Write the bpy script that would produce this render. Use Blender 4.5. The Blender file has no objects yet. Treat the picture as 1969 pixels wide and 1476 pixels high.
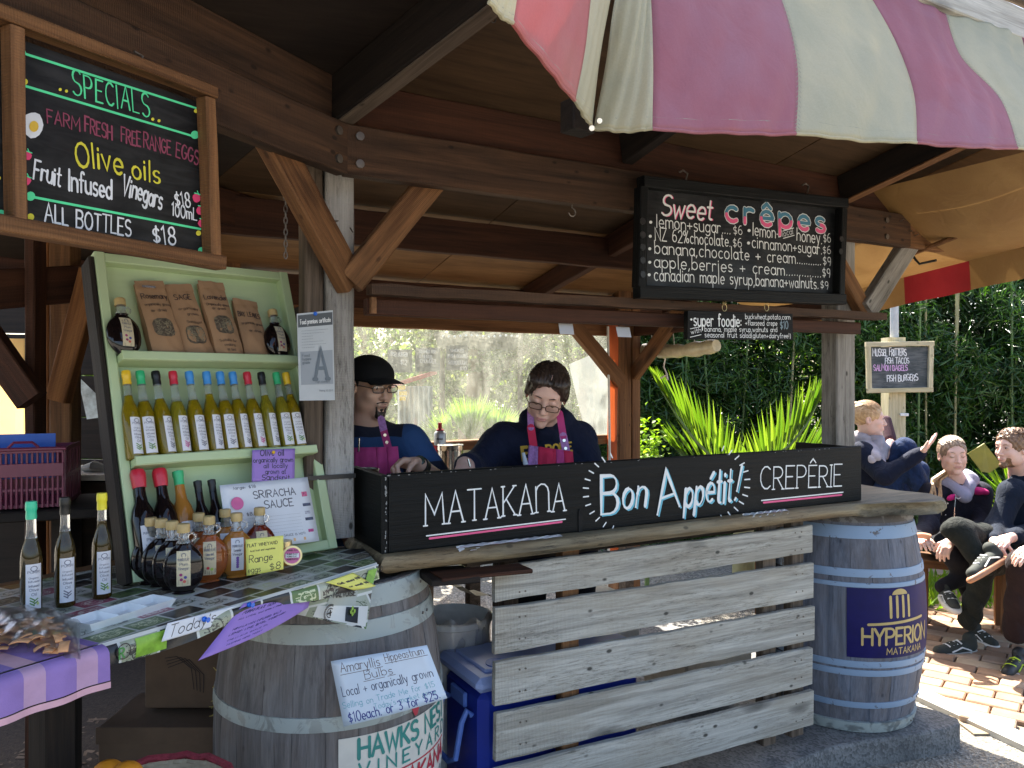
import bpy, math, random
import numpy as np
from mathutils import Vector, Matrix
rnd = random.Random(7)
R = math.radians
SC = bpy.context.scene
COL = SC.collection
# ---------------------------------------------------------------- camera, world, sun, exposure
FPX, CU, CV, EYE = 1480.0, 984.5, 738.0, 1.6
cam_d = bpy.data.cameras.new('camera')
cam = bpy.data.objects.new('camera', cam_d)
COL.objects.link(cam)
cam_d.sensor_width = 36.0
cam_d.lens = FPX / 1969.0 * 36.0
cam.location = (0, 0, EYE)
cam.rotation_euler = (R(90), 0, 0)
cam_d.clip_start = 0.05
cam_d.clip_end = 500
SC.camera = cam
SUN_ELEV, SUN_AZ = 54.0, -10.0            # azimuth measured from +Y towards +X (the sun stands behind the stall, to the left)
world = bpy.data.worlds.new('World')
SC.world = world
world.use_nodes = True
wn = world.node_tree
sky = wn.nodes.new('ShaderNodeTexSky')
sky.sky_type = 'NISHITA'
sky.sun_disc = False
sky.sun_elevation = R(SUN_ELEV)
sky.sun_rotation = R(SUN_AZ)
sky.air_density = 1.0; sky.dust_density = 3.5; sky.ozone_density = 1.0
bg = wn.nodes['Background']
bg.inputs['Strength'].default_value = 0.105
wn.links.new(sky.outputs[0], bg.inputs[0])
sun_d = bpy.data.lights.new('sun', 'SUN')
sun_d.energy = 5.0
sun_d.angle = R(0.5)
sun_d.color = (1.0, 0.94, 0.84)
sun = bpy.data.objects.new('sun', sun_d)
COL.objects.link(sun)
az, el = R(SUN_AZ), R(SUN_ELEV)
to_sun = Vector((math.sin(az) * math.cos(el), math.cos(az) * math.cos(el), math.sin(el)))
sun.rotation_euler = (-to_sun).to_track_quat('-Z', 'Y').to_euler()
sun.location = (0, 6, 9)
SC.view_settings.view_transform = 'Standard'
SC.view_settings.look = 'None'
SC.view_settings.gamma = 1.0
SC.view_settings.use_curve_mapping = False
SC.view_settings.exposure = 2.3
SC.cycles.use_denoising = True
SC.cycles.max_bounces = 10
SC.cycles.diffuse_bounces = 5
SC.cycles.transparent_max_bounces = 16
SC.cycles.transmission_bounces = 8
SC.cycles.caustics_reflective = False
SC.cycles.caustics_refractive = False
SC.cycles.sample_clamp_indirect = 6.0

# ---------------------------------------------------------------- geometry helpers
V = Vector
def P(u, v, Y):
    return V(((u - CU) / FPX * Y, Y, EYE - (v - CV) / FPX * Y))
def ray(u, v):
    return V(((u - CU) / FPX, 1.0, -(v - CV) / FPX))
def hit(u, v, p0, n):
    o = V((0, 0, EYE)); d = ray(u, v)
    t = (V(p0) - o).dot(n) / d.dot(n)
    return o + d * t
def at_z(u, v, z):
    Y = (EYE - z) * FPX / (v - CV)
    return V(((u - CU) / FPX * Y, Y, z))
# right hand facet of the stall (crepe counter) and left hand facet (produce table)
A0 = V((-.374, 2.263, 0)); AX = V((.874, .486, 0)).normalized(); AN = V((AX.y, -AX.x, 0))
C0 = V((-.492, 2.300, 0)); LX = V((.462, .887, 0)).normalized(); LN = V((LX.y, -LX.x, 0))
UP = V((0, 0, 1))
def fa(t, o, z): return A0 + AX * t + AN * o + UP * z          # o > 0 is towards the viewer
def fl(t, o, z): return C0 + LX * t + LN * o + UP * z

WM = {}                                     # world matrix of every object we made
def wm(o): return WM.get(o.name, Matrix.Identity(4))
def tag(o, label=None, cat=None, group=None, kind=None):
    if label: o['label'] = label
    if cat: o['category'] = cat
    if group: o['group'] = group
    if kind: o['kind'] = kind
    return o
def thing(name, label, cat, loc=(0, 0, 0), rz=0.0, group=None, mat=None):
    o = bpy.data.objects.new(name, None); COL.objects.link(o)
    o.empty_display_size = .1
    m = mat if mat is not None else Matrix.Translation(V(loc)) @ Matrix.Rotation(rz, 4, 'Z')
    o.matrix_world = m
    WM[o.name] = m.copy()
    return tag(o, label, cat, group)
def frame(o, x, y, z):
    m = Matrix.Identity(4)
    for i, a in enumerate((x, y, z)):
        for k in range(3): m[k][i] = a[k]
    for k in range(3): m[k][3] = o[k]
    return m
def smooth_mesh(me, angle=40):
    me.polygons.foreach_set('use_smooth', [True] * len(me.polygons))
    try: me.set_sharp_from_angle(angle=R(angle))
    except Exception: pass
def mkobj(name, me, mat, parent=None, world=None):
    """link a mesh; WORLD is its world matrix (default: same as parent)"""
    o = bpy.data.objects.new(name, me); COL.objects.link(o)
    if mat is not None:
        for m in (mat if isinstance(mat, (list, tuple)) else [mat]): me.materials.append(m)
    pw = wm(parent) if parent is not None else Matrix.Identity(4)
    w = world if world is not None else pw
    if parent is not None: o.parent = parent
    o.matrix_basis = pw.inverted() @ w
    WM[o.name] = w.copy()
    return o
class MB:
    def __init__(s): s.v = []; s.f = []; s.mi = []; s.m = 0
    def add(s, vs, fs):
        b = len(s.v); s.v.extend([tuple(x) for x in vs]); s.f.extend([tuple(b + i for i in f) for f in fs]); s.mi.extend([s.m] * len(fs)); return s
    def box(s, c, sx, sy, sz, X=(1,0,0), Y=(0,1,0), Z=(0,0,1), ch=0.0):
        X, Y, Z, c = V(X), V(Y), V(Z), V(c)
        if ch <= 0:
            vs = [c + X*(i*sx/2) + Y*(j*sy/2) + Z*(k*sz/2) for i in (-1,1) for j in (-1,1) for k in (-1,1)]
            return s.add(vs, [(0,1,3,2),(4,6,7,5),(0,4,5,1),(2,3,7,6),(0,2,6,4),(1,5,7,3)])
        a, b, d = sx/2, sy/2, sz/2
        ch = min(ch, a*.9, b*.9, d*.9)
        vs = []; idx = {}
        for i in (-1,1):
            for j in (-1,1):
                for k in (-1,1):
                    for ax in range(3):
                        q = [i*a, j*b, k*d]
                        for m_ in range(3):
                            if m_ != ax: q[m_] -= (i,j,k)[m_]*ch
                        idx[(i,j,k,ax)] = len(vs); vs.append(c + X*q[0] + Y*q[1] + Z*q[2])
        fs = []
        for ax in range(3):
            o1, o2 = (ax+1)%3, (ax+2)%3
            for sg in (-1,1):
                loop = []
                for (p, q) in ((-1,-1),(1,-1),(1,1),(-1,1)):
                    t = [0,0,0]; t[ax]=sg; t[o1]=p; t[o2]=q
                    loop.append(idx[(t[0],t[1],t[2],ax)])
                fs.append(tuple(loop if sg > 0 else loop[::-1]))
        for ax in range(3):                      # edges along axis ax
            o1, o2 = (ax+1)%3, (ax+2)%3
            for p in (-1,1):
                for q in (-1,1):
                    def K(sg, a_):
                        t=[0,0,0]; t[ax]=sg; t[o1]=p; t[o2]=q
                        return idx[(t[0],t[1],t[2],a_)]
                    l = [K(-1,o1), K(1,o1), K(1,o2), K(-1,o2)]
                    fs.append(tuple(l if p*q > 0 else l[::-1]))
        for i in (-1,1):
            for j in (-1,1):
                for k in (-1,1):
                    l = [idx[(i,j,k,0)], idx[(i,j,k,1)], idx[(i,j,k,2)]]
                    fs.append(tuple(l if i*j*k > 0 else l[::-1]))
        return s.add(vs, fs)
    def tube(s, pts, rad, n=8, cap=True, flat=None):
        pts = [V(p) for p in pts]
        rr = rad if isinstance(rad, (list, tuple)) else [rad]*len(pts)
        rings = []; prev = None
        for i, p in enumerate(pts):
            d = (pts[min(i+1, len(pts)-1)] - pts[max(i-1, 0)])
            d = d.normalized() if d.length > 1e-9 else V((0,0,1))
            if prev is None:
                a = d.cross(V((0,0,1)) if abs(d.z) < .9 else V((1,0,0))).normalized()
            else:
                a = (prev - d*prev.dot(d))
                a = a.normalized() if a.length > 1e-6 else d.orthogonal().normalized()
            prev = a; b = d.cross(a)
            rings.append([p + a*(math.cos(2*math.pi*k/n)*rr[i]) + b*(math.sin(2*math.pi*k/n)*rr[i]*(flat or 1)) for k in range(n)])
        vs = [q for r in rings for q in r]; fs = []
        for i in range(len(rings)-1):
            for k in range(n):
                fs.append((i*n+k, i*n+(k+1)%n, (i+1)*n+(k+1)%n, (i+1)*n+k))
        if cap: fs.append(tuple(range(n))[::-1]); fs.append(tuple((len(rings)-1)*n+k for k in range(n)))
        return s.add(vs, fs)
    def lathe(s, prof, n=24, c=(0,0,0), ys=1.0, a0=0, a1=360, cap=False):
        """prof: (r, z) or (r, z, yscale)"""
        c = V(c); closed = abs(a1-a0) >= 359.9
        m = n if closed else n+1
        vs = []
        for pr in prof:
            r, z = pr[0], pr[1]; yy = pr[2] if len(pr) > 2 else ys
            for k in range(m):
                a = R(a0 + (a1-a0)*k/n)
                vs.append(c + V((r*math.cos(a), r*math.sin(a)*yy, z)))
        fs = []
        for i in range(len(prof)-1):
            for k in range(n):
                k2 = (k+1) % m
                fs.append((i*m+k, i*m+k2, (i+1)*m+k2, (i+1)*m+k))
        if cap and closed:
            fs.append(tuple(range(m))[::-1]); fs.append(tuple((len(prof)-1)*m+k for k in range(m)))
        return s.add(vs, fs)
    def sphere(s, c, r, n=12, sc=(1,1,1), M=None):
        c = V(c); vs = []; fs = []
        h = n//2+1
        for i in range(h+1):
            t = math.pi*i/h
            for k in range(n):
                a = 2*math.pi*k/n
                q = V((r*sc[0]*math.sin(t)*math.cos(a), r*sc[1]*math.sin(t)*math.sin(a), r*sc[2]*math.cos(t)))
                if M is not None: q = M @ q
                vs.append(c+q)
        for i in range(h):
            for k in range(n):
                fs.append((i*n+k, (i+1)*n+k, (i+1)*n+(k+1)%n, i*n+(k+1)%n))
        return s.add(vs, fs)
    def grid(s, fn, nu, nv):
        vs = [fn(i/nu, j/nv) for j in range(nv+1) for i in range(nu+1)]
        fs = [(j*(nu+1)+i, j*(nu+1)+i+1, (j+1)*(nu+1)+i+1, (j+1)*(nu+1)+i) for j in range(nv) for i in range(nu)]
        return s.add(vs, fs)
    def prism(s, poly, z0, z1):
        n = len(poly)
        vs = [(p[0], p[1], z0) for p in poly] + [(p[0], p[1], z1) for p in poly]
        return s.add(vs, [tuple(range(n))[::-1], tuple(range(n, 2*n))] + [(i, (i+1)%n, n+(i+1)%n, n+i) for i in range(n)])
    def mesh(s, name, inv=None, smooth=False, angle=40):
        me = bpy.data.meshes.new(name)
        vs = s.v if inv is None else [tuple(inv @ V(q)) for q in s.v]
        me.from_pydata(vs, [], s.f)
        if any(s.mi): me.polygons.foreach_set('material_index', s.mi)
        me.update()
        if smooth: smooth_mesh(me, angle)
        return me
    def build(s, name, mat, parent=None, local=False, smooth=False, angle=40):
        """vertices are world coordinates unless LOCAL"""
        w = wm(parent) if parent is not None else Matrix.Identity(4)
        return mkobj(name, s.mesh(name, None if local else w.inverted(), smooth, angle), mat, parent)
def copy_part(src, parent, name=None, world=None, mat=None):
    c = src.copy(); COL.objects.link(c)
    if name: c.name = name
    c.parent = parent
    pw = wm(parent) if parent is not None else Matrix.Identity(4)
    if world is not None: c.matrix_basis = pw.inverted() @ world
    WM[c.name] = pw @ c.matrix_basis
    return c
def copy_tree(o, world, parent=None):
    c = o.copy(); COL.objects.link(c)
    c.parent = parent
    c.matrix_basis = world if parent is None else o.matrix_basis.copy()
    WM[c.name] = (world if parent is None else wm(parent) @ o.matrix_basis).copy()
    for ch in [x for x in KIDS.get(o.name, [])]:
        n = copy_tree(ch, None, c)
    KIDS[c.name] = [x for x in COL.objects if x.parent == c]
    return c
KIDS = {}
def note_kids(o):
    KIDS[o.name] = [x for x in COL.objects if x.parent == o]
    for k in KIDS[o.name]: note_kids(k)
def noise1(x, seed=0):
    return (math.sin(x*1.7+seed*3.1) + .6*math.sin(x*3.9+seed*7.7) + .35*math.sin(x*8.3+seed*1.3)) / 1.95
def board(name, p0, p1, w, t, mat, parent=None, up=UP, rough=.0015, seg=None, ch=.004, roll=0):
    """a sawn timber from p0 to p1; w across (along UP), t thick; slightly uneven faces"""
    p0, p1 = V(p0), V(p1); d = p1-p0; L = d.length; x = d.normalized()
    y = (V(up)-x*V(up).dot(x)).normalized(); z = x.cross(y)
    if roll:
        q = Matrix.Rotation(roll, 3, x); y = q @ y; z = q @ z
    n = seg or max(2, int(L/.12))
    prof = [(-w/2+ch,-t/2),(w/2-ch,-t/2),(w/2,-t/2+ch),(w/2,t/2-ch),(w/2-ch,t/2),(-w/2+ch,t/2),(-w/2,t/2-ch),(-w/2,-t/2+ch)]
    sd = rnd.random()*50
    vs = []
    for i in range(n+1):
        xx = L*i/n
        for k, (a, b) in enumerate(prof):
            j = rough*noise1(xx*9 + k//2*5, sd)
            vs.append((xx, a + (j if abs(a) > w/2-ch*1.5 else 0)*(1 if a > 0 else -1), b + (j*.6 if abs(b) > t/2-ch*1.5 else 0)*(1 if b > 0 else -1)))
    fs = []
    for i in range(n):
        for k in range(8):
            fs.append((i*8+k, (i+1)*8+k, (i+1)*8+(k+1)%8, i*8+(k+1)%8))
    fs.append(tuple(range(8))); fs.append(tuple(n*8+k for k in range(8))[::-1])
    me = bpy.data.meshes.new(name); me.from_pydata(vs, [], fs); me.update()
    return mkobj(name, me, mat, parent, frame(p0, x, y, z))

# ---------------------------------------------------------------- materials
class NT:
    def __init__(s, name):
        s.m = bpy.data.materials.new(name); s.m.use_nodes = True
        s.t = s.m.node_tree; s.b = s.t.nodes['Principled BSDF']; s.out = s.t.nodes['Material Output']
    def n(s, typ, **kw):
        nd = s.t.nodes.new('ShaderNode'+typ)
        for k, v in kw.items(): setattr(nd, k, v)
        return nd
    def l(s, a, b): s.t.links.new(a, b)
    def coord(s, scale=(1,1,1), kind='Object', rand=True, rot=(0,0,0)):
        tc = s.n('TexCoord'); mp = s.n('Mapping'); mp.inputs['Scale'].default_value = scale; mp.inputs['Rotation'].default_value = rot
        if rand:
            oi = s.n('ObjectInfo'); mu = s.n('VectorMath', operation='SCALE'); mu.inputs[0].default_value = (7.3, 11.1, 5.7)
            s.l(oi.outputs['Random'], mu.inputs['Scale']); ad = s.n('VectorMath', operation='ADD')
            s.l(tc.outputs[kind], ad.inputs[0]); s.l(mu.outputs[0], ad.inputs[1]); s.l(ad.outputs[0], mp.inputs[0])
        else: s.l(tc.outputs[kind], mp.inputs[0])
        return mp.outputs[0]
    def noise(s, co, scale, detail=4, dist=0, rough=.55):
        n = s.n('TexNoise'); n.inputs['Scale'].default_value = scale; n.inputs['Detail'].default_value = detail
        n.inputs['Distortion'].default_value = dist; n.inputs['Roughness'].default_value = rough
        s.l(co, n.inputs['Vector']); return n.outputs['Fac']
    def ramp(s, fac, stops):
        r = s.n('ValToRGB'); e = r.color_ramp.elements
        while len(e) < len(stops): e.new(.5)
        for i, (p, c) in enumerate(stops):
            e[i].position = p; e[i].color = tuple(c) + (1,) if len(c) == 3 else c
        s.l(fac, r.inputs[0]); return r.outputs[0]
    def mix(s, fac, a, b, mode='MIX'):
        m = s.n('Mix', data_type='RGBA', blend_type=mode)
        for sock, val in ((m.inputs[0], fac), (m.inputs[6], a), (m.inputs[7], b)):
            if hasattr(val, 'is_linked') or isinstance(val, bpy.types.NodeSocket): s.l(val, sock)
            elif isinstance(val, (int, float)): sock.default_value = val
            else: sock.default_value = tuple(val) + (1,) if len(val) == 3 else val
        return m.outputs[2]
    def math(s, op, a, b=None, c=None):
        m = s.n('Math', operation=op)
        for i, val in enumerate((a, b, c)):
            if val is None: continue
            if isinstance(val, bpy.types.NodeSocket): s.l(val, m.inputs[i])
            else: m.inputs[i].default_value = val
        return m.outputs[0]
    def bump(s, h, strength=.3, dist=.01, prev=None):
        b = s.n('Bump'); b.inputs['Strength'].default_value = strength; b.inputs['Distance'].default_value = dist
        s.l(h, b.inputs['Height'])
        if prev is not None: s.l(prev, b.inputs['Normal'])
        s.l(b.outputs[0], s.b.inputs['Normal']); return b.outputs[0]
    def set(s, **kw):
        for k, v in kw.items():
            i = s.b.inputs[k.replace('_', ' ')]
            if isinstance(v, bpy.types.NodeSocket): s.l(v, i)
            elif isinstance(v, (tuple, list)) and len(v) == 3 and i.type == 'RGBA': i.default_value = tuple(v) + (1,)
            else: i.default_value = v
        return s
MATS = {}
def mul(c, k): return tuple(min(1, x*k) for x in c)
def mat(name, col, rough=.6, var=.15, scale=18, bump=0.0, bscale=120, metal=0.0, spec=None, coat=0, trans=0, ior=1.45, thin=0, sheen=0):
    if name in MATS: return MATS[name]
    t = NT(name); co = t.coord()
    c = t.ramp(t.noise(co, scale, 5), [(.25, mul(col, 1-var)), (.75, mul(col, 1+var))]) if var else col
    t.set(Base_Color=c, Roughness=rough, Metallic=metal)
    if spec is not None: t.set(Specular_IOR_Level=spec)
    if coat: t.set(Coat_Weight=coat, Coat_Roughness=.1)
    if trans: t.set(Transmission_Weight=trans, IOR=ior)
    if sheen: t.set(Sheen_Weight=sheen)
    if bump: t.bump(t.noise(co, bscale, 4), bump, .004)
    if thin:                                   # light passing through cloth, leaves, canvas
        tr = t.n('BsdfTranslucent'); ms = t.n('MixShader'); ms.inputs[0].default_value = thin
        if isinstance(c, bpy.types.NodeSocket): t.l(c, tr.inputs[0])
        else: tr.inputs[0].default_value = tuple(c) + (1,)
        t.l(t.b.outputs[0], ms.inputs[1]); t.l(tr.outputs[0], ms.inputs[2]); t.l(ms.outputs[0], t.out.inputs[0])
    MATS[name] = t.m; return t.m
def wood(name, dark, light, rough=.75, grain=26, knots=True, saw=.0, stain=None, stain_amt=.5, bump=.35, dots=0.0, contrast=(.3, .7), spec=.3, speck=.25):
    if name in MATS: return MATS[name]
    t = NT(name)
    co = t.coord((1.3, grain, grain))
    g = t.noise(co, 1.0, 7, .9, .62)
    fine = t.noise(t.coord((6, grain*7, grain*7)), 1.0, 4, .2, .6)
    col = t.ramp(g, [(contrast[0], dark), (.5, mul(tuple((a+b)/2 for a, b in zip(dark, light)), 1.05)), (contrast[1], light)])
    col = t.mix(t.ramp(fine, [(.35, (.72,.72,.72)), (.6, (1.08,1.06,1.04))]), (0,0,0), col, 'MIX') if False else t.mix(1.0, col, t.ramp(fine, [(.3, (.7,.7,.7)), (.62, (1,1,1))]), 'MULTIPLY')
    big = t.noise(t.coord((1.2, 3, 3)), 1.6, 4, .6)
    if stain is not None:
        col = t.mix(t.math('MULTIPLY', t.ramp(big, [(.42, (0,0,0)), (.66, (1,1,1))]), stain_amt), col, stain)
    if knots:
        vo = t.n('TexVoronoi'); vo.inputs['Scale'].default_value = 1.0; vo.inputs['Randomness'].default_value = 1.0
        nz = t.n('TexNoise'); nz.inputs['Scale'].default_value = 6
        cc = t.coord((2.1, 6.5, 6.5)); t.l(cc, nz.inputs['Vector'])
        mx = t.mix(.10, cc, nz.outputs['Color']); t.l(mx, vo.inputs['Vector'])
        k = t.ramp(vo.outputs['Distance'], [(.05, (1,1,1)), (.13, (.45,.45,.45)), (.17, (.0,.0,.0))])
        col = t.mix(t.math('MULTIPLY', k, .75), col, mul(dark, .35))
    sp_ = t.noise(t.coord((17, 150, 150)), 1.0, 6, .4, .8); mk_ = t.ramp(t.noise(t.coord((1.6, 7, 7)), 1.3, 5, 1.0), [(.42, (.12,.12,.12)), (.62, (1,1,1))])
    col = t.mix(t.math('MULTIPLY', mk_, speck), col, t.ramp(sp_, [(.36, mul(dark, .9)), (.50, (1,1,1))]), 'MULTIPLY')
    if dots:
        vo2 = t.n('TexVoronoi'); vo2.inputs['Scale'].default_value = 16; t.l(t.coord((.55, 1, 1)), vo2.inputs['Vector'])
        dk = t.math('MULTIPLY', t.ramp(vo2.outputs['Distance'], [(.07, (1,1,1)), (.13, (0,0,0))]), dots)
        col = t.mix(dk, col, mul(dark, .3))
    t.set(Base_Color=col, Roughness=rough, Specular_IOR_Level=spec)
    h = t.math('ADD', t.math('MULTIPLY', g, .6), t.math('MULTIPLY', fine, .5))
    if saw:
        w = t.n('TexWave', bands_direction='X'); w.inputs['Scale'].default_value = 60; w.inputs['Distortion'].default_value = 2.5
        t.l(t.coord((1,1,1)), w.inputs['Vector']); h = t.math('ADD', h, t.math('MULTIPLY', w.outputs['Fac'], saw))
    t.bump(h, bump, .006)
    MATS[name] = t.m; return t.m
def printed(name, paper, ink, rows=60, cols=50, density=.5, amount=.8, rough=.5, rand=True, thin=0):
    """small print: rows of short dark dashes on paper, in the sheet's own x / y metres"""
    if name in MATS: return MATS[name]
    t = NT(name)
    co = t.coord((1,1,1), rand=rand)
    sp = t.n('SeparateXYZ'); t.l(co, sp.inputs[0])
    row = t.math('FRACT', t.math('MULTIPLY', sp.outputs[1], rows))
    rm = t.math('MULTIPLY', t.math('GREATER_THAN', row, .35), t.math('LESS_THAN', row, .8))
    fl_ = t.math('FLOOR', t.math('MULTIPLY', sp.outputs[1], rows))
    cb = t.n('CombineXYZ'); t.l(t.math('MULTIPLY', sp.outputs[0], cols), cb.inputs[0]); t.l(fl_, cb.inputs[1])
    nz = t.noise(cb.outputs[0], 2.2, 2)
    mk = t.math('MULTIPLY', rm, t.math('GREATER_THAN', nz, 1-density))
    pc = t.ramp(t.noise(co, 9, 3), [(.3, mul(paper, .93)), (.7, paper)])
    c = t.mix(t.math('MULTIPLY', mk, amount), pc, ink)
    t.set(Base_Color=c, Roughness=rough)
    MATS[name] = t.m; return t.m

# ---------------------------------------------------------------- handwriting: a stroke font
GL = {
'A':"58;0,0 29,100 58,0;11,36 47,36",'B':"52;0,0 0,100 28,100 @28,77,20,23,90,-90 0,54;0,54 30,54 @28,27,24,27,90,-90 0,0",
'C':"54;@31,50,31,50,48,312",'D':"56;0,0 0,100 20,100 @20,50,36,50,90,-90 0,0",'E':"46;46,100 0,100 0,0 46,0;0,52 36,52",
'F':"44;44,100 0,100 0,0;0,52 34,52",'G':"58;@31,50,31,50,48,330 60,44 36,44",'H':"54;0,0 0,100;54,0 54,100;0,52 54,52",
'I':"6;3,0 3,100",'J':"36;36,100 36,22 @18,22,18,22,0,-160",'K':"52;0,0 0,100;50,100 0,42;14,56 52,0",'L':"42;0,100 0,0 42,0",
'M':"72;0,0 4,100 36,34 68,100 72,0",'N':"56;0,0 0,100 56,0 56,100",'O':"62;@31,50,31,50,90,450",'P':"50;0,0 0,100 26,100 @26,74,24,26,90,-90 0,48",
'Q':"62;@31,50,31,50,90,450;40,22 62,-6",'R':"52;0,0 0,100 26,100 @26,75,23,25,90,-90 0,50;20,50 52,0",
'S':"52;@27,75,24,25,35,268 @27,25,26,25,90,-145",'T':"54;0,100 54,100;27,100 27,0",'U':"54;0,100 0,27 @27,27,27,27,180,360 54,100",
'V':"56;0,100 28,0 56,100",'W':"78;0,100 20,0 39,76 58,0 78,100",'X':"54;0,0 54,100;0,100 54,0",'Y':"54;0,100 27,48 54,100;27,48 27,0",'Z':"50;0,100 50,100 0,0 50,0",
'a':"42;@21,30,21,30,30,330;42,60 42,6 48,0",'b':"44;0,100 0,0;@22,30,22,30,150,-150",'c':"38;@22,30,21,30,50,310",'d':"44;44,100 44,0;@22,30,22,30,30,330",
'e':"42;2,30 42,30 @22,30,21,30,8,312",'f':"32;34,92 @23,88,11,12,40,180 12,0;0,60 28,60",'g':"44;@22,30,22,30,30,330;44,60 44,-12 @23,-12,21,18,0,-155",
'h':"42;0,100 0,0;0,38 @21,38,21,22,165,0 42,0",'i':"8;4,0 4,60;4,78 4,84",'j':"16;16,60 16,-14 @4,-14,12,14,0,-120;16,78 16,84",'k':"40;0,100 0,0;36,60 0,26;10,36 40,0",
'l':"8;4,100 4,0",'m':"66;0,60 0,0;0,42 @16,42,16,18,165,0 32,0;32,42 @49,42,17,18,165,0 66,0",'n':"42;0,60 0,0;0,38 @21,38,21,22,165,0 42,0",
'o':"44;@22,30,22,30,90,450",'p':"44;0,60 0,-34;@22,30,22,30,150,-150",'q':"44;44,60 44,-34;@22,30,22,30,30,330",'r':"30;0,60 0,0;0,36 @18,40,18,20,165,50",
's':"36;@18,45,16,15,35,265 @18,15,17,15,90,-145",'t':"30;13,92 13,14 @25,14,12,14,180,290;0,60 28,60",'u':"42;0,60 0,22 @21,22,21,22,180,360;42,60 42,0",
'v':"40;0,60 20,0 40,60",'w':"60;0,60 15,0 30,50 45,0 60,60",'x':"38;0,0 38,60;0,60 38,0",'y':"42;0,60 21,6;42,60 14,-32 4,-34",'z':"36;0,60 36,60 0,0 36,0",
'0':"50;@25,50,25,50,90,450",'1':"22;2,82 16,100 16,0",'2':"48;@24,72,22,28,160,-30 0,0 48,0",'3':"46;@22,76,20,24,140,-90;@22,27,24,27,88,-140",'5':"46;44,100 6,100 4,58 @22,30,24,30,120,-140",
'4':"50;38,0 38,100 0,32 50,32",'6':"48;40,98 @34,30,33,70,105,180;@24,28,23,28,180,540",'7':"44;0,100 44,100 14,0",'8':"48;@24,75,19,25,90,450;@24,25,23,25,90,450",'9':"46;@23,72,21,28,0,360 44,40 34,0",
'$':"48;@25,66,20,20,35,265 @25,27,21,19,90,-145;25,102 25,-8",'+':"44;0,34 44,34;22,56 22,12",'.':"8;3,2 5,6",',':"10;7,6 0,-14",':':"8;3,12 5,16;3,46 5,50",'!':"8;4,100 4,28;3,2 5,6",
'(':"18;@22,40,20,66,130,230",')':"18;@-4,40,20,66,50,-50",'%':"60;52,100 8,0;@14,80,13,18,90,450;@47,20,13,18,90,450",'-':"34;0,40 34,40","'":"8;5,100 3,80",'&':"56;54,0 10,66 @22,80,15,18,190,-30 6,34 @22,20,20,20,150,320 54,44",
'/':"34;0,-4 34,104",'*':"22;@11,34,7,7,90,450;@11,34,3,3,90,450",' ':"34",'"':"18;4,100 3,80;14,100 13,80",'?':"40;@20,76,18,24,160,-60 20,30;19,2 21,6",
'N~':"56;0,0 0,88;0,60 @28,66,28,30,165,0 56,0",
}
ACC = {'ê':('e',"8,74 22,92 36,74"),'é':('e',"16,74 32,94"),'Ê':('E',"8,112 24,130 40,112"),'É':('E',"16,110 32,128"),'ç':('c','')}
_gc = {}
def glyph(ch):
    if ch in _gc: return _gc[ch]
    extra = None; key = ch
    if ch in ACC: key, extra = ACC[ch]
    if key not in GL: key = '-'
    parts = GL[key].split(';'); w = float(parts[0])/100; strokes = []
    for s in parts[1:] + ([extra] if extra else []):
        pl = []
        for tk in s.split():
            if tk[0] == '@':
                cx, cy, rx, ry, a0, a1 = [float(q) for q in tk[1:].split(',')]
                n = max(4, int(abs(a1-a0)/28))
                for i in range(n+1):
                    a = R(a0+(a1-a0)*i/n); pl.append(((cx+rx*math.cos(a))/100, (cy+ry*math.sin(a))/100))
            else:
                x, y = tk.split(','); pl.append((float(x)/100, float(y)/100))
        q = [pl[0]]
        for p in pl[1:]:
            if abs(p[0]-q[-1][0])+abs(p[1]-q[-1][1]) > .004: q.append(p)
        if len(q) > 1: strokes.append(q)
    _gc[ch] = (w, strokes); return _gc[ch]
def layout(s, gap=.16, jit=0.0, serif=False, seed=1):
    """strokes of the string in units of cap height; returns strokes, width"""
    rj = random.Random(seed); x = 0; out = []
    i = 0
    while i < len(s):
        ch = s[i]; i += 1
        if ch == 'N' and serif == 2: w, st = glyph('N~')
        else: w, st = glyph(ch)
        jy = rj.uniform(-jit, jit); js = 1 + rj.uniform(-jit, jit)*1.2; sl = rj.uniform(-jit, jit)
        for pl in st:
            out.append([(x + px*js + sl*py, py*js + jy) for px, py in pl])
        if serif:
            for pl in st:
                for (q, nb) in ((pl[0], pl[1]), (pl[-1], pl[-2])):
                    if (abs(q[1]) < .01 or abs(q[1]-1) < .01) and abs(q[1]-nb[1]) > .15:
                        out.append([(x+q[0]*js-.07, q[1]*js+jy), (x+q[0]*js+.07, q[1]*js+jy)])
        x += w*js + gap
    return out, x-gap
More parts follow.
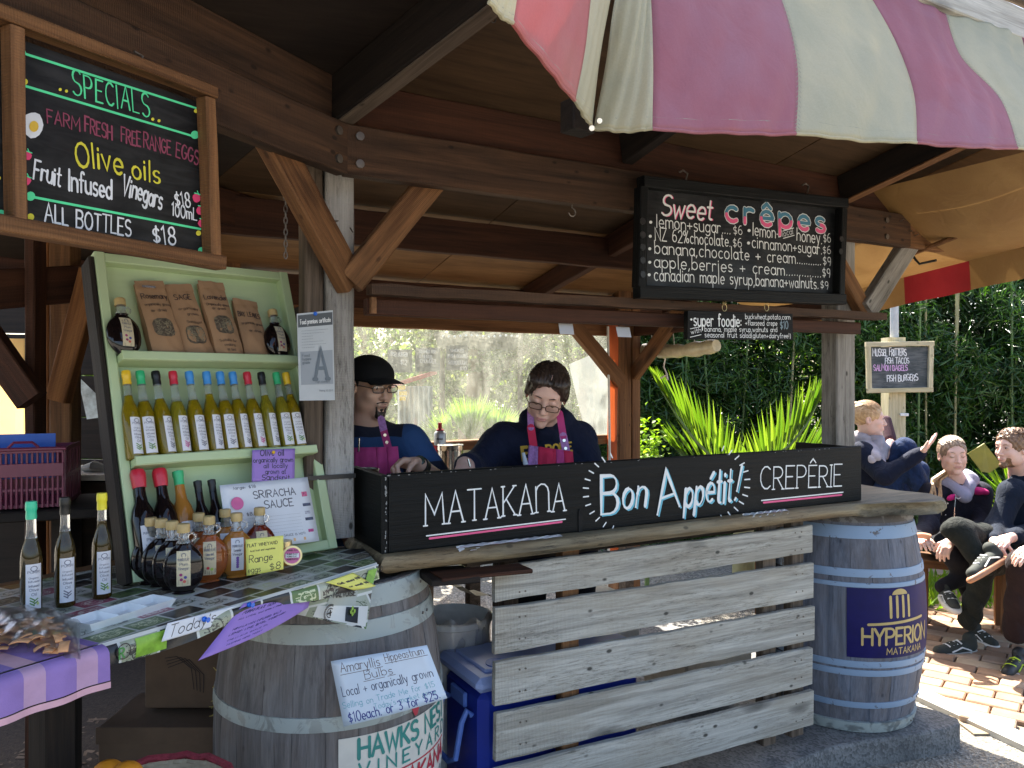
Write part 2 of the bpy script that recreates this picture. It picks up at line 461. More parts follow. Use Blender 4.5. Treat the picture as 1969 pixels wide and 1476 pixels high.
def ribbon(mb, pts, w, n, lift=0.0, wv=0.0):
    """flat stroke in 3-D: pts on a surface, n normals (one per point), w width"""
    N = len(pts); L = []; Rr = []
    closed = (pts[0]-pts[-1]).length < w*.4 and N > 4
    for i in range(N):
        a = pts[i-1] if i > 0 else (pts[-2] if closed else pts[0]); b = pts[i+1] if i < N-1 else (pts[1] if closed else pts[-1])
        d1 = (pts[i]-a); d2 = (b-pts[i])
        d = (d1.normalized() if d1.length > 1e-9 else V((0,0,0))) + (d2.normalized() if d2.length > 1e-9 else V((0,0,0)))
        if d.length < 1e-6: d = d2 if d2.length > 0 else d1
        d.normalize(); s = n[i].cross(d)
        k = 1.0
        if d1.length > 1e-9 and d2.length > 1e-9:
            c = max(.45, math.cos(d1.angle(d2)/2)); k = 1/c
        if wv: k *= 1+wv*math.sin(i*.9+pts[0].x*91+pts[0].z*57)
        L.append(pts[i]+s*(w/2*k)+n[i]*lift); Rr.append(pts[i]-s*(w/2*k)+n[i]*lift)
    vs = []
    for a, b in zip(L, Rr): vs += [a, b]
    fs = [(2*i, 2*i+1, 2*i+3, 2*i+2) for i in range(N-1)]
    mb.add(vs, [f[::-1] for f in fs])
    if not closed:
        for (p, q, nn, e) in ((pts[0], pts[1], n[0], 0), (pts[-1], pts[-2], n[-1], 1)):
            d = (p-q).normalized(); s = nn.cross(d)
            c = p + nn*lift
            arc = [c + s*(w/2*math.cos(a)) + d*(w/2*math.sin(a)) for a in (0, math.pi/4, math.pi/2, 3*math.pi/4, math.pi)]
            mb.add(arc, [(0,4,3,2,1)[::-1]])
def write(name, s, mapf, mat, parent, size=1.0, width=None, thick=.09, gap=.16, jit=0.0, serif=False, slant=0.0, seed=None, lift=.0006, obj=True, mb=None, xs=None, wv=.10):
    """MAPF(x, y) -> (point, normal); x along the line and y up in metres"""
    st, w = layout(s, gap, jit, serif, seed if seed is not None else sum(ord(c) for c in s))
    kx = (width/w if width else size*(xs or 1))
    own = mb is None
    if own: mb = MB()
    k = 0
    for pl in st:
        dd = []
        for i in range(len(pl)-1):
            dd.append(pl[i])
            ln = math.hypot((pl[i+1][0]-pl[i][0])*kx, (pl[i+1][1]-pl[i][1])*size)
            if ln > .06:
                m = int(ln/.04)
                for q in range(1, m): dd.append((pl[i][0]+(pl[i+1][0]-pl[i][0])*q/m, pl[i][1]+(pl[i+1][1]-pl[i][1])*q/m))
        dd.append(pl[-1])
        pn = [mapf(x*kx + y*size*slant, y*size) for x, y in dd]
        ribbon(mb, [p for p, _ in pn], thick*size, [n for _, n in pn], lift + (k % 5)*.00012, wv); k += 1
    if own and obj: return mb.build(name, mat, parent)
    return mb
def plane_map(p0, ex, ey, n, lift=0):
    return lambda x, y: (p0 + ex*x + ey*y + n*lift, n)
def write_px(name, s, uv0, uv1, hpx, pl, mat, parent, mb=None, off=0.0, **kw):
    """text whose baseline runs between two photograph pixels on the plane PL=(point, normal); hpx cap height at its start"""
    p0, n = pl; p0 = V(p0) + n*off
    a = hit(uv0[0], uv0[1], p0, n); b = hit(uv1[0], uv1[1], p0, n); c = hit(uv0[0], uv0[1]-hpx, p0, n)
    ex = (b-a); W = ex.length; ex.normalize(); ey = n.cross(ex)
    if (c-a).dot(ey) < 0: ey = -ey
    h = abs((c-a).dot(ey))
    return write(name, s, plane_map(a, ex, ey, n), mat, parent, size=h, width=W, mb=mb, **kw)
def line_px(mb, uvs, wpx, pl, off=0.0, lift=.0006):
    p0, n = pl; p0 = V(p0)+n*off
    pts = [hit(u, v, p0, n) for u, v in uvs]
    ribbon(mb, pts, wpx/FPX*pts[0].y, [n]*len(pts), lift)
def blob_px(mb, u, v, rpx, pl, off=0.0, k=12, sx=1, sy=1, lift=.001, seed=0, wob=0.0):
    p0, n = pl; p0 = V(p0)+n*off
    rj = random.Random(seed)
    pts = []
    for i in range(k):
        a = 2*math.pi*i/k; q = rpx*(1+rj.uniform(-wob, wob))
        pts.append(hit(u+q*sx*math.cos(a), v-q*sy*math.sin(a), p0, n) + n*lift)
    mb.add(pts, [tuple(range(k))])
# ================================================================ wood kinds
W_BEAM = wood('wood_old_beam', (.020,.009,.004), (.115,.056,.027), saw=.5, stain=(.035,.02,.012), dots=.8)
W_RED = wood('wood_red_brown', (.024,.008,.004), (.085,.030,.013), saw=.3)
W_WARM = wood('wood_warm', (.10,.042,.016), (.27,.13,.055), saw=.3)
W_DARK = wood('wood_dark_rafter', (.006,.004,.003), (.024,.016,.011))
W_BRACE = wood('wood_brace', (.075,.030,.010), (.26,.125,.050), saw=.4, dots=.6)
W_POST = wood('wood_grey_post', (.13,.118,.10), (.36,.335,.30), stain=(.46,.45,.43), dots=.9, rough=.85, saw=.3, speck=.8)
W_SLAT = wood('wood_grey_slat', (.25,.235,.20), (.62,.60,.53), stain=(.36,.31,.23), stain_amt=.45, rough=.85, saw=.45, dots=1.0, bump=.6, grain=24, speck=.8)
W_SLAB = wood('wood_slab_counter', (.055,.045,.028), (.36,.30,.19), stain=(.16,.09,.035), rough=.6, grain=16, bump=.9, speck=.9, dots=.6)
W_GREY = wood('wood_grey_brown', (.05,.035,.024), (.20,.15,.11), rough=.85, dots=.7)
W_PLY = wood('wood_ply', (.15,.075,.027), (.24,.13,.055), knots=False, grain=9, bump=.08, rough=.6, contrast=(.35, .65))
W_PLYM = wood('wood_ply_shaded', (.055,.030,.014), (.10,.058,.028), knots=False, grain=9, bump=.08, rough=.65, contrast=(.35, .65))  # outer ceiling panels: the light falloff is put into a darker ply colour
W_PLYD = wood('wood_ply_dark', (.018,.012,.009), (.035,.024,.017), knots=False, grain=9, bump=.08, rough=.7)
W_WHITE = wood('wood_white_plank', (.34,.32,.28), (.60,.58,.53), rough=.8, dots=.6)
M_BLACKW = wood('wood_black_paint', (.0035,.004,.004), (.010,.011,.011), knots=False, rough=.5, grain=32, bump=.7, spec=.14)
M_STEEL = mat('bolt_steel', (.16,.14,.12), rough=.45, metal=.8)
M_ROPE = mat('rope_white', (.7,.68,.62), rough=.8)

# shift the left facet so that both beam faces stand at o = -.09
C0 = C0 + LN*.09
def roofz(o): return 2.555 + .2*o
BIS = (AN+LN).normalized(); BK = BIS.dot(AN)
def corner(o, z=0):                      # point on the hip line with facet offset o
    # intersection of the lines oA = 0 and oL = 0
    m = Matrix(((AX.x, -LX.x), (AX.y, -LX.y))); r = m.inverted() @ Vector((C0.x-A0.x, C0.y-A0.y))
    q = A0 + AX*r[0]
    return V((q.x, q.y, 0)) + BIS*(o/BK) + UP*z
tA = lambda p: (p-A0).dot(AX)
tL = lambda p: (p-C0).dot(LX)

# ================================================================ ground
def ground_mat():
    t = NT('gravel_ground'); co = t.coord((1,1,1), rand=False)
    vo = t.n('TexVoronoi'); vo.inputs['Scale'].default_value = 70; t.l(co, vo.inputs['Vector'])
    nz = t.noise(co, 3.0, 5); fn = t.noise(co, 160, 3)
    c = t.ramp(vo.outputs['Color'], [(.1, (.10,.093,.082)), (.5, (.22,.205,.18)), (.9, (.36,.34,.30))])
    c = t.mix(t.ramp(nz, [(.4, (0,0,0)), (.65, (.6,.6,.6))]), c, (.28,.25,.19))
    t.set(Base_Color=c, Roughness=.9)
    t.bump(t.math('ADD', vo.outputs['Distance'], t.math('MULTIPLY', fn, .4)), .9, .012)
    return t.m
M_GRAVEL = ground_mat()
g = MB(); g.grid(lambda a, b: V((-60+120*a, -30+110*b, 0)), 40, 40)
tag(g.build('ground', M_GRAVEL), kind='structure')
def concrete_mat(name, c0, c1, sp=(.05,.05,.05)):
    t = NT(name); co = t.coord((1,1,1), rand=False)
    vo = t.n('TexVoronoi'); vo.inputs['Scale'].default_value = 95; t.l(co, vo.inputs['Vector'])
    c = t.ramp(t.noise(co, 5, 6), [(.3, c0), (.7, c1)])
    c = t.mix(t.math('MULTIPLY', t.ramp(vo.outputs['Color'], [(.35, (1,1,1)), (.5, (0,0,0))]), .55), c, sp)
    t.set(Base_Color=c, Roughness=.85); t.bump(t.math('ADD', vo.outputs['Distance'], t.noise(co, 40, 4)), .5, .006)
    return t.m
M_CONC = concrete_mat('concrete_slab', (.10,.10,.098), (.20,.197,.19))
SLZ = .11
g = MB()
def slabpt(u, v): p = at_z(u, v, SLZ); return (p.x, p.y)
rim = [slabpt(1480,1490), slabpt(1545,1458), slabpt(1600,1437), slabpt(1649,1426), slabpt(1747,1413), slabpt(1820,1400), slabpt(1847,1390), slabpt(1843,1380), slabpt(1800,1364), slabpt(1751,1352)]
back = [tuple((fa(2.6,-1.0,0)).xy), tuple(fa(2.6,-2.2,0).xy), tuple(fa(-1.6,-2.2,0).xy), (-2.6, 2.2), (-2.2, .9), (-.9,.9), (-.55, 1.35), (-.2, 1.75), (.45, 2.45)]
g.prism(rim+back, -.05, SLZ)
cs = g.build('concrete_base', M_CONC); tag(cs, kind='structure')
bv = cs.modifiers.new('bevel', 'BEVEL'); bv.width = .012; bv.segments = 2; bv.limit_method = 'ANGLE'

# brick paving on the right with its pale kerb
M_BRICK = [mat('brick_%s' % n, c, rough=.85, var=.25, scale=9, bump=.4, bscale=60) for n, c in (('orange', (.34,.20,.115)), ('pink', (.36,.25,.17)), ('brown', (.25,.155,.10)), ('buff', (.40,.30,.20)))]
PB = V((3.05, 4.7, 0)); pd = V((.80,-.60,0)); pe = V((.60,.80,0))
pv = MB(); pv.box(V((3.9,5.1,-.02)), 3.6, 3.2, .06)
M_SAND = mat('joint_sand', (.24,.19,.13), rough=.95, bump=.5)
pav = pv.build('pavement', M_SAND); tag(pav, kind='structure')
MEB = [MB().box((0,0,0), .222, .106, .05, ch=.006).mesh('brick') for _ in range(1)]
for i_, m_ in enumerate(M_BRICK[1:]):
    me = MEB[0].copy(); MEB.append(me)
for i_, m_ in enumerate(M_BRICK): MEB[i_].materials.append(m_)
nb = 0; far = [MB() for _ in M_BRICK]
cand = []
for i in range(-16, 18):
    for j in range(-16, 17):
        c = PB + pd*((i+.5*(j & 1))*.23) + pe*(j*.114)
        if 2.15 < c.x < 5.6 and 3.55 < c.y < 6.6: cand.append((c.length + max(0, c.x/c.y-.68)*12 + max(0, .5-c.x/c.y)*12, c))
cand.sort(key=lambda q: q[0])
for k, (_, c) in enumerate(cand):
    mi = rnd.choice((0,0,1,1,2,3)); zz = .012 + rnd.uniform(-.003, .003)
    w_ = Matrix.Translation(V((c.x, c.y, zz))) @ Matrix.Rotation(math.atan2(pd.y, pd.x)+rnd.uniform(-.012,.012), 4, 'Z') @ Matrix.Rotation(rnd.uniform(-.008,.008), 4, 'X')
    if k < 290: mkobj('brick', MEB[mi], None, pav, w_)
    else: far[mi].box((c.x, c.y, zz), .222, .106, .05, pd, V((-pd.y, pd.x, 0)), UP, ch=.006)
for k, f_ in enumerate(far):
    if f_.v: tag(f_.build('brick_field', M_BRICK[k], pav), kind='stuff')
M_KERB = mat('kerb_pale', (.52,.50,.45), rough=.9, var=.12, bump=.4, bscale=70)
kb = MB()
k0, k1 = at_z(1752,1322,.03), at_z(1985,1428,.03)
kd = (k1-k0).normalized()
kb.box((k0+k1)/2 + kd*.1 - UP*.03, (k1-k0).length+1.2, .11, .075, kd, V((-kd.y,kd.x,0)), UP, ch=.01)
tag(kb.build('kerb', M_KERB), kind='structure')

# ================================================================ the timber pavilion
pvl = thing('timber_pavilion', 'old dark timber stall frame with posts, braces, rafters and plywood roof', 'pavilion', corner(-.2))
def hp(u, v, o, f='A'):
    return hit(u, v, fa(0,o,0), AN) if f == 'A' else hit(u, v, fl(0,o,0), LN)
# beams of both facets
bq = corner(-.115)
board('beam', fa(tA(bq)+.004, -.115, 2.304), fa(2.62, -.115, 2.318), .150, .05, W_BEAM, pvl)
board('beam', fa(2.624, -.118, 2.318), fa(3.19, -.118, 2.322), .146, .05, W_BRACE, pvl)
board('beam', fl(-2.4, -.115, 2.304), fl(tL(bq)-.004, -.115, 2.304), .150, .05, W_BEAM, pvl)
# rim boards above the beams
rq = corner(-.155)
board('rim_board', fa(tA(rq)+.004, -.155, 2.455), fa(3.2, -.155, 2.455), .145, .04, W_RED, pvl)
board('rim_board', fl(-2.4, -.155, 2.455), fl(tL(rq)-.004, -.155, 2.455), .145, .04, W_BEAM, pvl)
# bolts
for f, t0 in ((fa, tA(bq)+.045), (fl, tL(bq)-.05)):
    for z in (2.262, 2.345):
        m = MB(); q = f(t0, -.088, z); n = AN if f is fa else LN
        m.tube([q-n*.004, q+n*.006, q+n*.0065], [.013,.013,.006], 14)
        m.build('bolt', M_STEEL, pvl)
for t0 in (2.44,):
    for z in (2.275, 2.35):
        m = MB(); q = fa(t0, -.088, z); m.tube([q-AN*.004, q+AN*.006, q+AN*.0065], [.012,.012,.006], 14); m.build('bolt', M_STEEL, pvl)
# posts
def post(t0, t1, o0, o1, z0, z1, m, f=fa, ax=None):
    w = abs(t1-t0); d = abs(o1-o0); c0 = f((t0+t1)/2, (o0+o1)/2, z0); c1 = f((t0+t1)/2, (o0+o1)/2, z1)
    return board('post', c0, c1, w, d, m, pvl, up=(AX if f is fa else LX), rough=.002, ch=.006)
post(-.118, -.028, -.29, -.20, 1.118, 2.50, W_POST)
post(-.180, -.122, -.30, -.215, 1.118, 2.50, W_GREY)
post(2.245, 2.373, -.29, -.20, 1.102, 2.50, W_POST)
post(2.209, 2.31, -1.92, -1.80, SLZ, 2.20, W_BRACE)
post(2.315, 2.385, -1.90, -1.80, SLZ, 2.20, W_WARM)
post(-.20, -.10, -1.92, -1.80, SLZ, 2.20, W_BRACE)
# braces
def brace(u0, v0, u1, v1, o, wpx, m=W_BRACE, f='A', t=.05, ext0=0, ext1=0):
    a, b = hp(u0, v0, o, f), hp(u1, v1, o, f); n = AN if f == 'A' else LN
    d = (b-a).normalized(); a = a-d*ext0; b = b+d*ext1
    w = wpx/FPX*((a.y+b.y)/2)*1.05
    return board('brace', a, b, w, t, m, pvl, up=n.cross(d), rough=.002, ch=.005)
brace(684, 528, 838, 338, -.168, 50, ext0=.03, ext1=.02)
brace(668, 535, 520, 262, -.155, 62, f='L', ext0=.02, ext1=.02)
brace(1657, 592, 1588, 468, -.168, 30, ext0=.02, ext1=.0)
brace(1669, 592, 1748, 468, -.148, 38, ext0=.02, ext1=.02, m=W_POST)
brace(1188, 728, 1116, 640, -1.77, 27, m=W_WARM, ext0=.03, ext1=.1)
# side brace of the rear post (runs forward, in the side plane)
sa, sb = fa(2.33, -1.80, 1.66), fa(2.33, -1.33, 2.06)
board('brace', sa, sb, .085, .05, W_BRACE, pvl, up=AX.cross((sb-sa).normalized()))
# serving hatch: rail, dark head board, rear header, sill
board('rail', fa(-.02, -.085, 1.885), fa(2.40, -.085, 1.905), .032, .055, W_BEAM, pvl, rough=.003, ch=.0015, seg=40)
board('head_board', fa(-.015, -.135, 1.838), fa(2.30, -.135, 1.852), .052, .035, W_RED, pvl)
m = MB(); m.box(fa(-.0, -.105, 1.840), .016, .02, .05, AX, AN, UP); m.build('block', W_WARM, pvl)
board('header', fa(-.10, -1.86, 1.965), fa(2.38, -1.86, 1.965), .115, .05, W_WARM, pvl)
board('sill', fa(-.09, -1.84, 1.250), fa(2.20, -1.84, 1.250), .055, .09, W_WARM, pvl)
board('side_header', fa(2.34, -.30, 1.955), fa(2.34, -1.79, 1.955), .09, .04, W_RED, pvl)
# joists parallel to the front, under the roof
board('joist', fa(-1.2, -1.0, roofz(-1.0)-.095), fa(3.0, -1.0, roofz(-1.0)-.095), .15, .045, W_RED, pvl)
board('joist', fa(-1.4, -1.86, roofz(-1.86)-.10), fa(3.0, -1.86, roofz(-1.86)-.10), .16, .05, W_RED, pvl)
board('joist', fl(-2.4, -.95, roofz(-.95)-.085), fl(.6, -.95, roofz(-.95)-.085), .14, .045, W_RED, pvl)
# rafters out to the awning, the hip rafter, inner rafters
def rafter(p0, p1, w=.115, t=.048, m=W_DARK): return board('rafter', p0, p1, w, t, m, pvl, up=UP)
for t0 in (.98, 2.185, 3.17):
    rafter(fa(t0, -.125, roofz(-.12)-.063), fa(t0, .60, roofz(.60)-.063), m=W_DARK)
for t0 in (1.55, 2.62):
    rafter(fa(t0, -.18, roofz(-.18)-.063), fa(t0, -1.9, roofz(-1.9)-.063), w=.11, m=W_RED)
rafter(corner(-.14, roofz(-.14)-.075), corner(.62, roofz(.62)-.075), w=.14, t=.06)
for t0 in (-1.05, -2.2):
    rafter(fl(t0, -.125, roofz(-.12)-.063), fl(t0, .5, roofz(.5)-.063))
# pale strips along the lower edges of the rafters
def strip(p0, p1, m=W_GREY): return board('rafter_edge', p0, p1, .006, .050, m, pvl, up=UP, ch=.001, rough=0)
strip(fa(2.185, -.13, roofz(-.13)-.125), fa(2.185, .60, roofz(.60)-.125), W_BRACE)
strip(fa(3.17, -.13, roofz(-.13)-.125), fa(3.17, .60, roofz(.60)-.125), W_BRACE)
strip(corner(-.14, roofz(-.14)-.150), corner(.62, roofz(.62)-.150))
# plywood roof panels (underside is the ceiling)
def roof_quad(ps, m, th=.02):
    b = MB(); n = len(ps)
    b.add(list(ps)+[p+UP*th for p in ps], [tuple(range(n)), tuple(range(n,2*n))[::-1]]+[(i,(i+1)%n,n+(i+1)%n,n+i) for i in range(n)])
    return b
cuts = [tA(corner(-.1))+.02, .88, 1.78, 2.60]
OI = -1.00; OE = .62
def rz(f, t, o): return f(t, o, roofz(o))
def add_roof(name, pts, m):
    ax = AX; b = roof_quad(pts, m)
    o = pts[0]; w = frame(o, AX, V((0,0,1)).cross(AX), UP)
    me = b.mesh(name, w.inverted()); return mkobj(name, me, m, pvl, w)
for k in range(3):
    a, b = cuts[k]+.003, cuts[k+1]-.003
    if k == 0:
        ho, hi = corner(OE), corner(-2.0)
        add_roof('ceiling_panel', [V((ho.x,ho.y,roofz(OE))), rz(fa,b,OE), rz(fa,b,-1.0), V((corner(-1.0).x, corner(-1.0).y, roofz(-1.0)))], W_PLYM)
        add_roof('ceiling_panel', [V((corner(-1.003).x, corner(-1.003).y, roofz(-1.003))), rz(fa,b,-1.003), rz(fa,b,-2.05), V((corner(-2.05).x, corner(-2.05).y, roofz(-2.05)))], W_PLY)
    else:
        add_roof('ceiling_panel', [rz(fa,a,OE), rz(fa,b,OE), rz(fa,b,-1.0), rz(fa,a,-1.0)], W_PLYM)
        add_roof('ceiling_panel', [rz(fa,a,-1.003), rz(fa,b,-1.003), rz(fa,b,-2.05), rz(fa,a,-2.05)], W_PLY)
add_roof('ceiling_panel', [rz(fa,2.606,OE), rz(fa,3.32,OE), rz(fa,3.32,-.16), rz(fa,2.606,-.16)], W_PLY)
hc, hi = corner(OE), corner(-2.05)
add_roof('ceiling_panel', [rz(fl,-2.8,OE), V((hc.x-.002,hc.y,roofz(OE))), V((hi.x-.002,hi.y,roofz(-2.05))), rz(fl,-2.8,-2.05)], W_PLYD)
# white plank along the roof edge, and the dark felt above
board('fascia_plank', fa(1.1, .60, 2.915), fa(3.9, .60, 2.915), .11, .03, W_WHITE, pvl)
board('fascia_plank', fa(1.1, .615, 3.032), fa(3.9, .615, 3.032), .11, .03, W_GREY, pvl)
m = MB(); q = [fa(-.3,.58,2.80), fa(2.62,.58,2.80), fa(2.62,-2.1,2.30), fa(-1.2,-2.1,2.30)]
m.add(q+[p+UP*.03 for p in q], [(0,1,2,3),(7,6,5,4),(0,4,5,1),(1,5,6,2),(2,6,7,3),(3,7,4,0)])
m.build('roof_sheet', mat('roof_felt', (.08,.075,.07), rough=.9), pvl)
q = [fl(-3.0,.5,2.78), corner(.5)+UP*2.78, corner(-2.1)+UP*2.30, fl(-3.0,-2.1,2.30)]
m = MB(); m.add(q+[p+UP*.03 for p in q], [(0,1,2,3),(7,6,5,4),(0,4,5,1),(1,5,6,2),(2,6,7,3),(3,7,4,0)])
m.build('roof_sheet', MATS['roof_felt'], pvl)
# dark partition added to keep the left bay dark, then rear wall boards
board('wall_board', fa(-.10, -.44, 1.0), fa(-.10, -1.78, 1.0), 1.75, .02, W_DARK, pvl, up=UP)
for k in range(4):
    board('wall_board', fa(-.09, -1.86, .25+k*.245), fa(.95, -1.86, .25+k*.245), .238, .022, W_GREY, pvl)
# wrap of black tape round the left post, hooks under the beam
m = MB(); a = [fa(-.184,-.196,1.318), fa(-.026,-.196,1.306)]
m.box((a[0]+a[1])/2, (a[1]-a[0]).length, .003, .014, AX, AN, UP); m.build('tape', mat('black_tape', (.012,.012,.013), rough=.4), pvl)
def hook(p, s=.03, n=None, name='hook', par=None):
    m = MB(); pts = [p+UP*s*.6]
    for i in range(9):
        a = R(90-i*32); pts.append(p - UP*s*.5 + AX*(math.cos(a)*s*.42) + UP*(math.sin(a)*s*.42))
    m.tube(pts, s*.075, 6); return m.build(name, M_STEEL, par)
hook(hp(1100, 398, -.115), .035, par=pvl)
hook(hp(948, 30, .30), .02, par=pvl)
# nails and pegs in the braces
for (u, v) in ((645,425),(673,438),(1743,444),(1726,428),(1755,455)):
    q = hp(u, v, -.10); m = MB(); m.tube([q, q+AN*.03+UP*rnd.uniform(-.02,.02)], .0022, 5); m.build('nail', M_STEEL, pvl)
# chain hanging behind the left brace
ch = MB(); q0 = fl(-.12, -.22, 2.30)
for k in range(20):
    c = q0 - UP*(k*.017); a = AX if k % 2 else AN
    pts = [c + a*(math.cos(R(x))*.005) + UP*(math.sin(R(x))*.011) for x in range(0, 361, 45)]
    ch.tube(pts, .0018, 5, cap=False)
ch.build('chain', M_STEEL, pvl)

# bark bed under the produce table, its colour darkened for the shade there
b = MB(); b.prism([(-4.6,.9),(-.95,.9),(-.66,1.9),(-.70,3.6),(-1.1,4.4),(-4.6,4.4)], .02, SLZ+.012)
tag(b.build('bark_bed', mat('bark_soil_shaded', (.035,.025,.018), rough=.95, var=.5, scale=60, bump=1, bscale=120)), kind='structure')
# ================================================================ left bay behind the produce table
M_OCW = mat('canvas_orange', (.72,.40,.10), rough=.8, var=.1, thin=.55, bump=.1)
lb = thing('rear_stall_frame', 'orange brown posts and braces standing behind the produce table at far left', 'frame', P(105,1100,2.75))
def lpost(u0, u1, Y, z0, z1, m, d=.07, name='post'):
    a = P((u0+u1)/2, 738, Y); return board(name, V((a.x, Y+d/2, z0)), V((a.x, Y+d/2, z1)), (u1-u0)/FPX*Y, d, m, lb, up=V((1,0,0)))
W_ORNG = wood('wood_orange_lit', (.13,.045,.012), (.40,.17,.055), saw=.3)  # orange glow of light through the canvas, put into the wood colour
lpost(94, 136, 2.75, .0, 2.3, W_BRACE)
lpost(76, 93, 2.78, .0, 2.3, W_ORNG)
lpost(46, 66, 2.55, .0, 2.3, W_RED)
a, b = P(112, 770, 2.70), P(178, 520, 2.70)
board('brace', a, b, .075, .05, W_ORNG, lb, up=V((0,-1,0)).cross((b-a).normalized()))
a, b = P(-30, 640, 2.5), P(62, 770, 2.5)
board('brace', a, b, .09, .05, W_RED, lb, up=V((0,-1,0)).cross((b-a).normalized()))
a, b = P(-60, 560, 2.45), P(240, 540, 2.9)
board('beam', a, b, .13, .05, W_RED, lb)
a, b = P(-260, 575, 1.75), P(178, 560, 2.9)
m = MB(); m.grid(lambda x, y: P(-90+140*x, 650+230*y, 3.2) + V((0,.03*math.sin(9*x),0)), 10, 8)
sc_ = m.build('canvas_screen', mat('canvas_lit', (.80,.52,.20), rough=.8, var=.06, thin=.7), None)
tag(sc_, 'yellow orange canvas screen glowing in sun at the far left edge', 'screen')
m = MB()
m.grid(lambda x, y: P(-420+700*x, 480+700*y, 4.4), 1, 1)
wl = thing('back_wall', 'dark board wall closing the stall behind the produce display', 'wall', P(0,1200,4.4))
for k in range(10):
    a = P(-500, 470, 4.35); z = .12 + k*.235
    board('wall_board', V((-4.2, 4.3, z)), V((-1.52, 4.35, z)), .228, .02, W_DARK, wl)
m = MB(); pts = [(149,722),(190,762),(193,802),(167,806)]
m.add([P(u,v,3.3) for u,v in pts]+[P(u,v,3.32) for u,v in pts], [(0,1,2,3),(7,6,5,4),(0,4,5,1),(1,5,6,2),(2,6,7,3),(3,7,4,0)])
tag(m.build('plastic_sheet', mat('foil_plastic', (.45,.52,.56), rough=.35, var=.5, scale=30, bump=.6, bscale=40)), 'crumpled silver blue plastic sheet hanging in the dark behind the green display', 'sheet')
m = MB(); m.box(P(150, 908, 3.0), .5, .35, .02); 
lt = thing('ledge_table', 'dark ledge behind the bottles carrying a cloth in the sun', 'ledge', P(160,1100,3.0))
m.build('ledge_top', W_WHITE, lt)
m = MB(); m.box(P(150, 908, 3.0)-UP*.35, .5, .30, .66); m.build('ledge_body', W_DARK, lt)
m = MB(); m.tube([P(165,900,2.95), P(180,896,2.93), P(202,902,2.95)], [.02,.03,.022], 10, flat=.7); tag(m.build('cloth_roll', mat('cloth_grey', (.4,.38,.34), rough=.9)), 'small rolled grey cloth on the dark ledge behind the green display', 'cloth')

# ================================================================ awning
def canvas(name, col, amt=.35, dirt=(.3,.33,.25)):
    if name in MATS: return MATS[name]
    t = NT(name); co = t.coord((1,1,1), rand=False)
    n1 = t.noise(co, 4.5, 6, .4); n2 = t.noise(co, 220, 2)
    c = t.mix(t.ramp(n1, [(.40, (0,0,0)), (.76, (.42,.42,.42))]), col, dirt)
    c = t.mix(1.0, c, t.ramp(n2, [(.3, (.93,.93,.93)), (.7, (1,1,1))]), 'MULTIPLY')
    t.set(Base_Color=c, Roughness=.62)
    tr = t.n('BsdfTranslucent'); t.l(c, tr.inputs[0]); ms = t.n('MixShader'); ms.inputs[0].default_value = amt
    t.l(t.b.outputs[0], ms.inputs[1]); t.l(tr.outputs[0], ms.inputs[2]); t.l(ms.outputs[0], t.out.inputs[0])
    w = t.noise(t.coord((7,7,1.6), rand=False), 1.6, 5, 1.0)
    t.bump(w, .30, .02)
    MATS[name] = t.m; return t.m
M_CREAM = canvas('canvas_cream', (.60,.54,.36)); M_PINK = canvas('canvas_pink', (.44,.15,.18), dirt=(.46,.26,.33)); M_SALM = canvas('canvas_salmon', (.56,.17,.16), dirt=(.56,.30,.26))
M_STITCH = mat('stitching', (.35,.33,.27), rough=.8)
aw = thing('striped_awning', 'faded pink and cream striped canvas awning hanging over the counter front', 'awning', fa(1.0, .8, 2.2))
def oA(s): return .60 + .26*(s**.7)
def colA(pts):                                    # pts: (u, v, s) ; depth from the facet offset
    return [hit(u, v, fa(0, oA(s)+.10*max(0,(u-1250)/700)*s, 0), AN) for u, v, s in pts]
def colP(pts): return [P(u, v, Y) for u, v, Y in pts]
cols = [
 ('C', colP([(960,-170,1.22),(950,-110,1.19),(946,-50,1.155),(940,0,1.133)])),
 ('C', colP([(1010,-160,1.28),(1003,-95,1.25),(995,-25,1.22),(985,40,1.198)])),
 ('S', colP([(1150,-120,1.66),(1136,-20,1.61),(1124,90,1.56),(1105,190,1.526)])),
 ('C', colP([(1196,-120,1.80),(1172,0,1.765),(1150,120,1.72),(1137,240,1.70)])),
 ('|', colP([(1214,-120,1.84),(1182,0,1.80),(1166,120,1.755),(1142,246,1.705)])),
 ('C', colA([(1244,-160,0),(1251,-20,.35),(1255,120,.7),(1254,245,1)])),
 ('P', colA([(1452,-95,0),(1502,0,.25),(1532,125,.65),(1530,255,1)])),
 ('C', colA([(1655,-35,0),(1716,70,.28),(1755,175,.65),(1762,272,1)])),
 ('P', colA([(1818,27,0),(1846,108,.30),(1922,190,.65),(1956,283,1)])),
 ('C', colA([(1962,66,0),(1990,150,.3),(2060,220,.65),(2120,292,1)])),
 ('P', colA([(2100,110,0),(2150,190,.3),(2230,240,.65),(2290,300,1)])),
]
def catm(pts, x):
    n = len(pts)-1; i = min(int(x*n), n-1); f = x*n-i
    p = [pts[max(i-1,0)], pts[i], pts[i+1], pts[min(i+2,n)]]
    return .5*((2*p[1]) + (p[2]-p[0])*f + (2*p[0]-5*p[1]+4*p[2]-p[3])*f*f + (3*p[1]-p[0]-3*p[2]+p[3])*f**3)
prevA = None
hemp = []
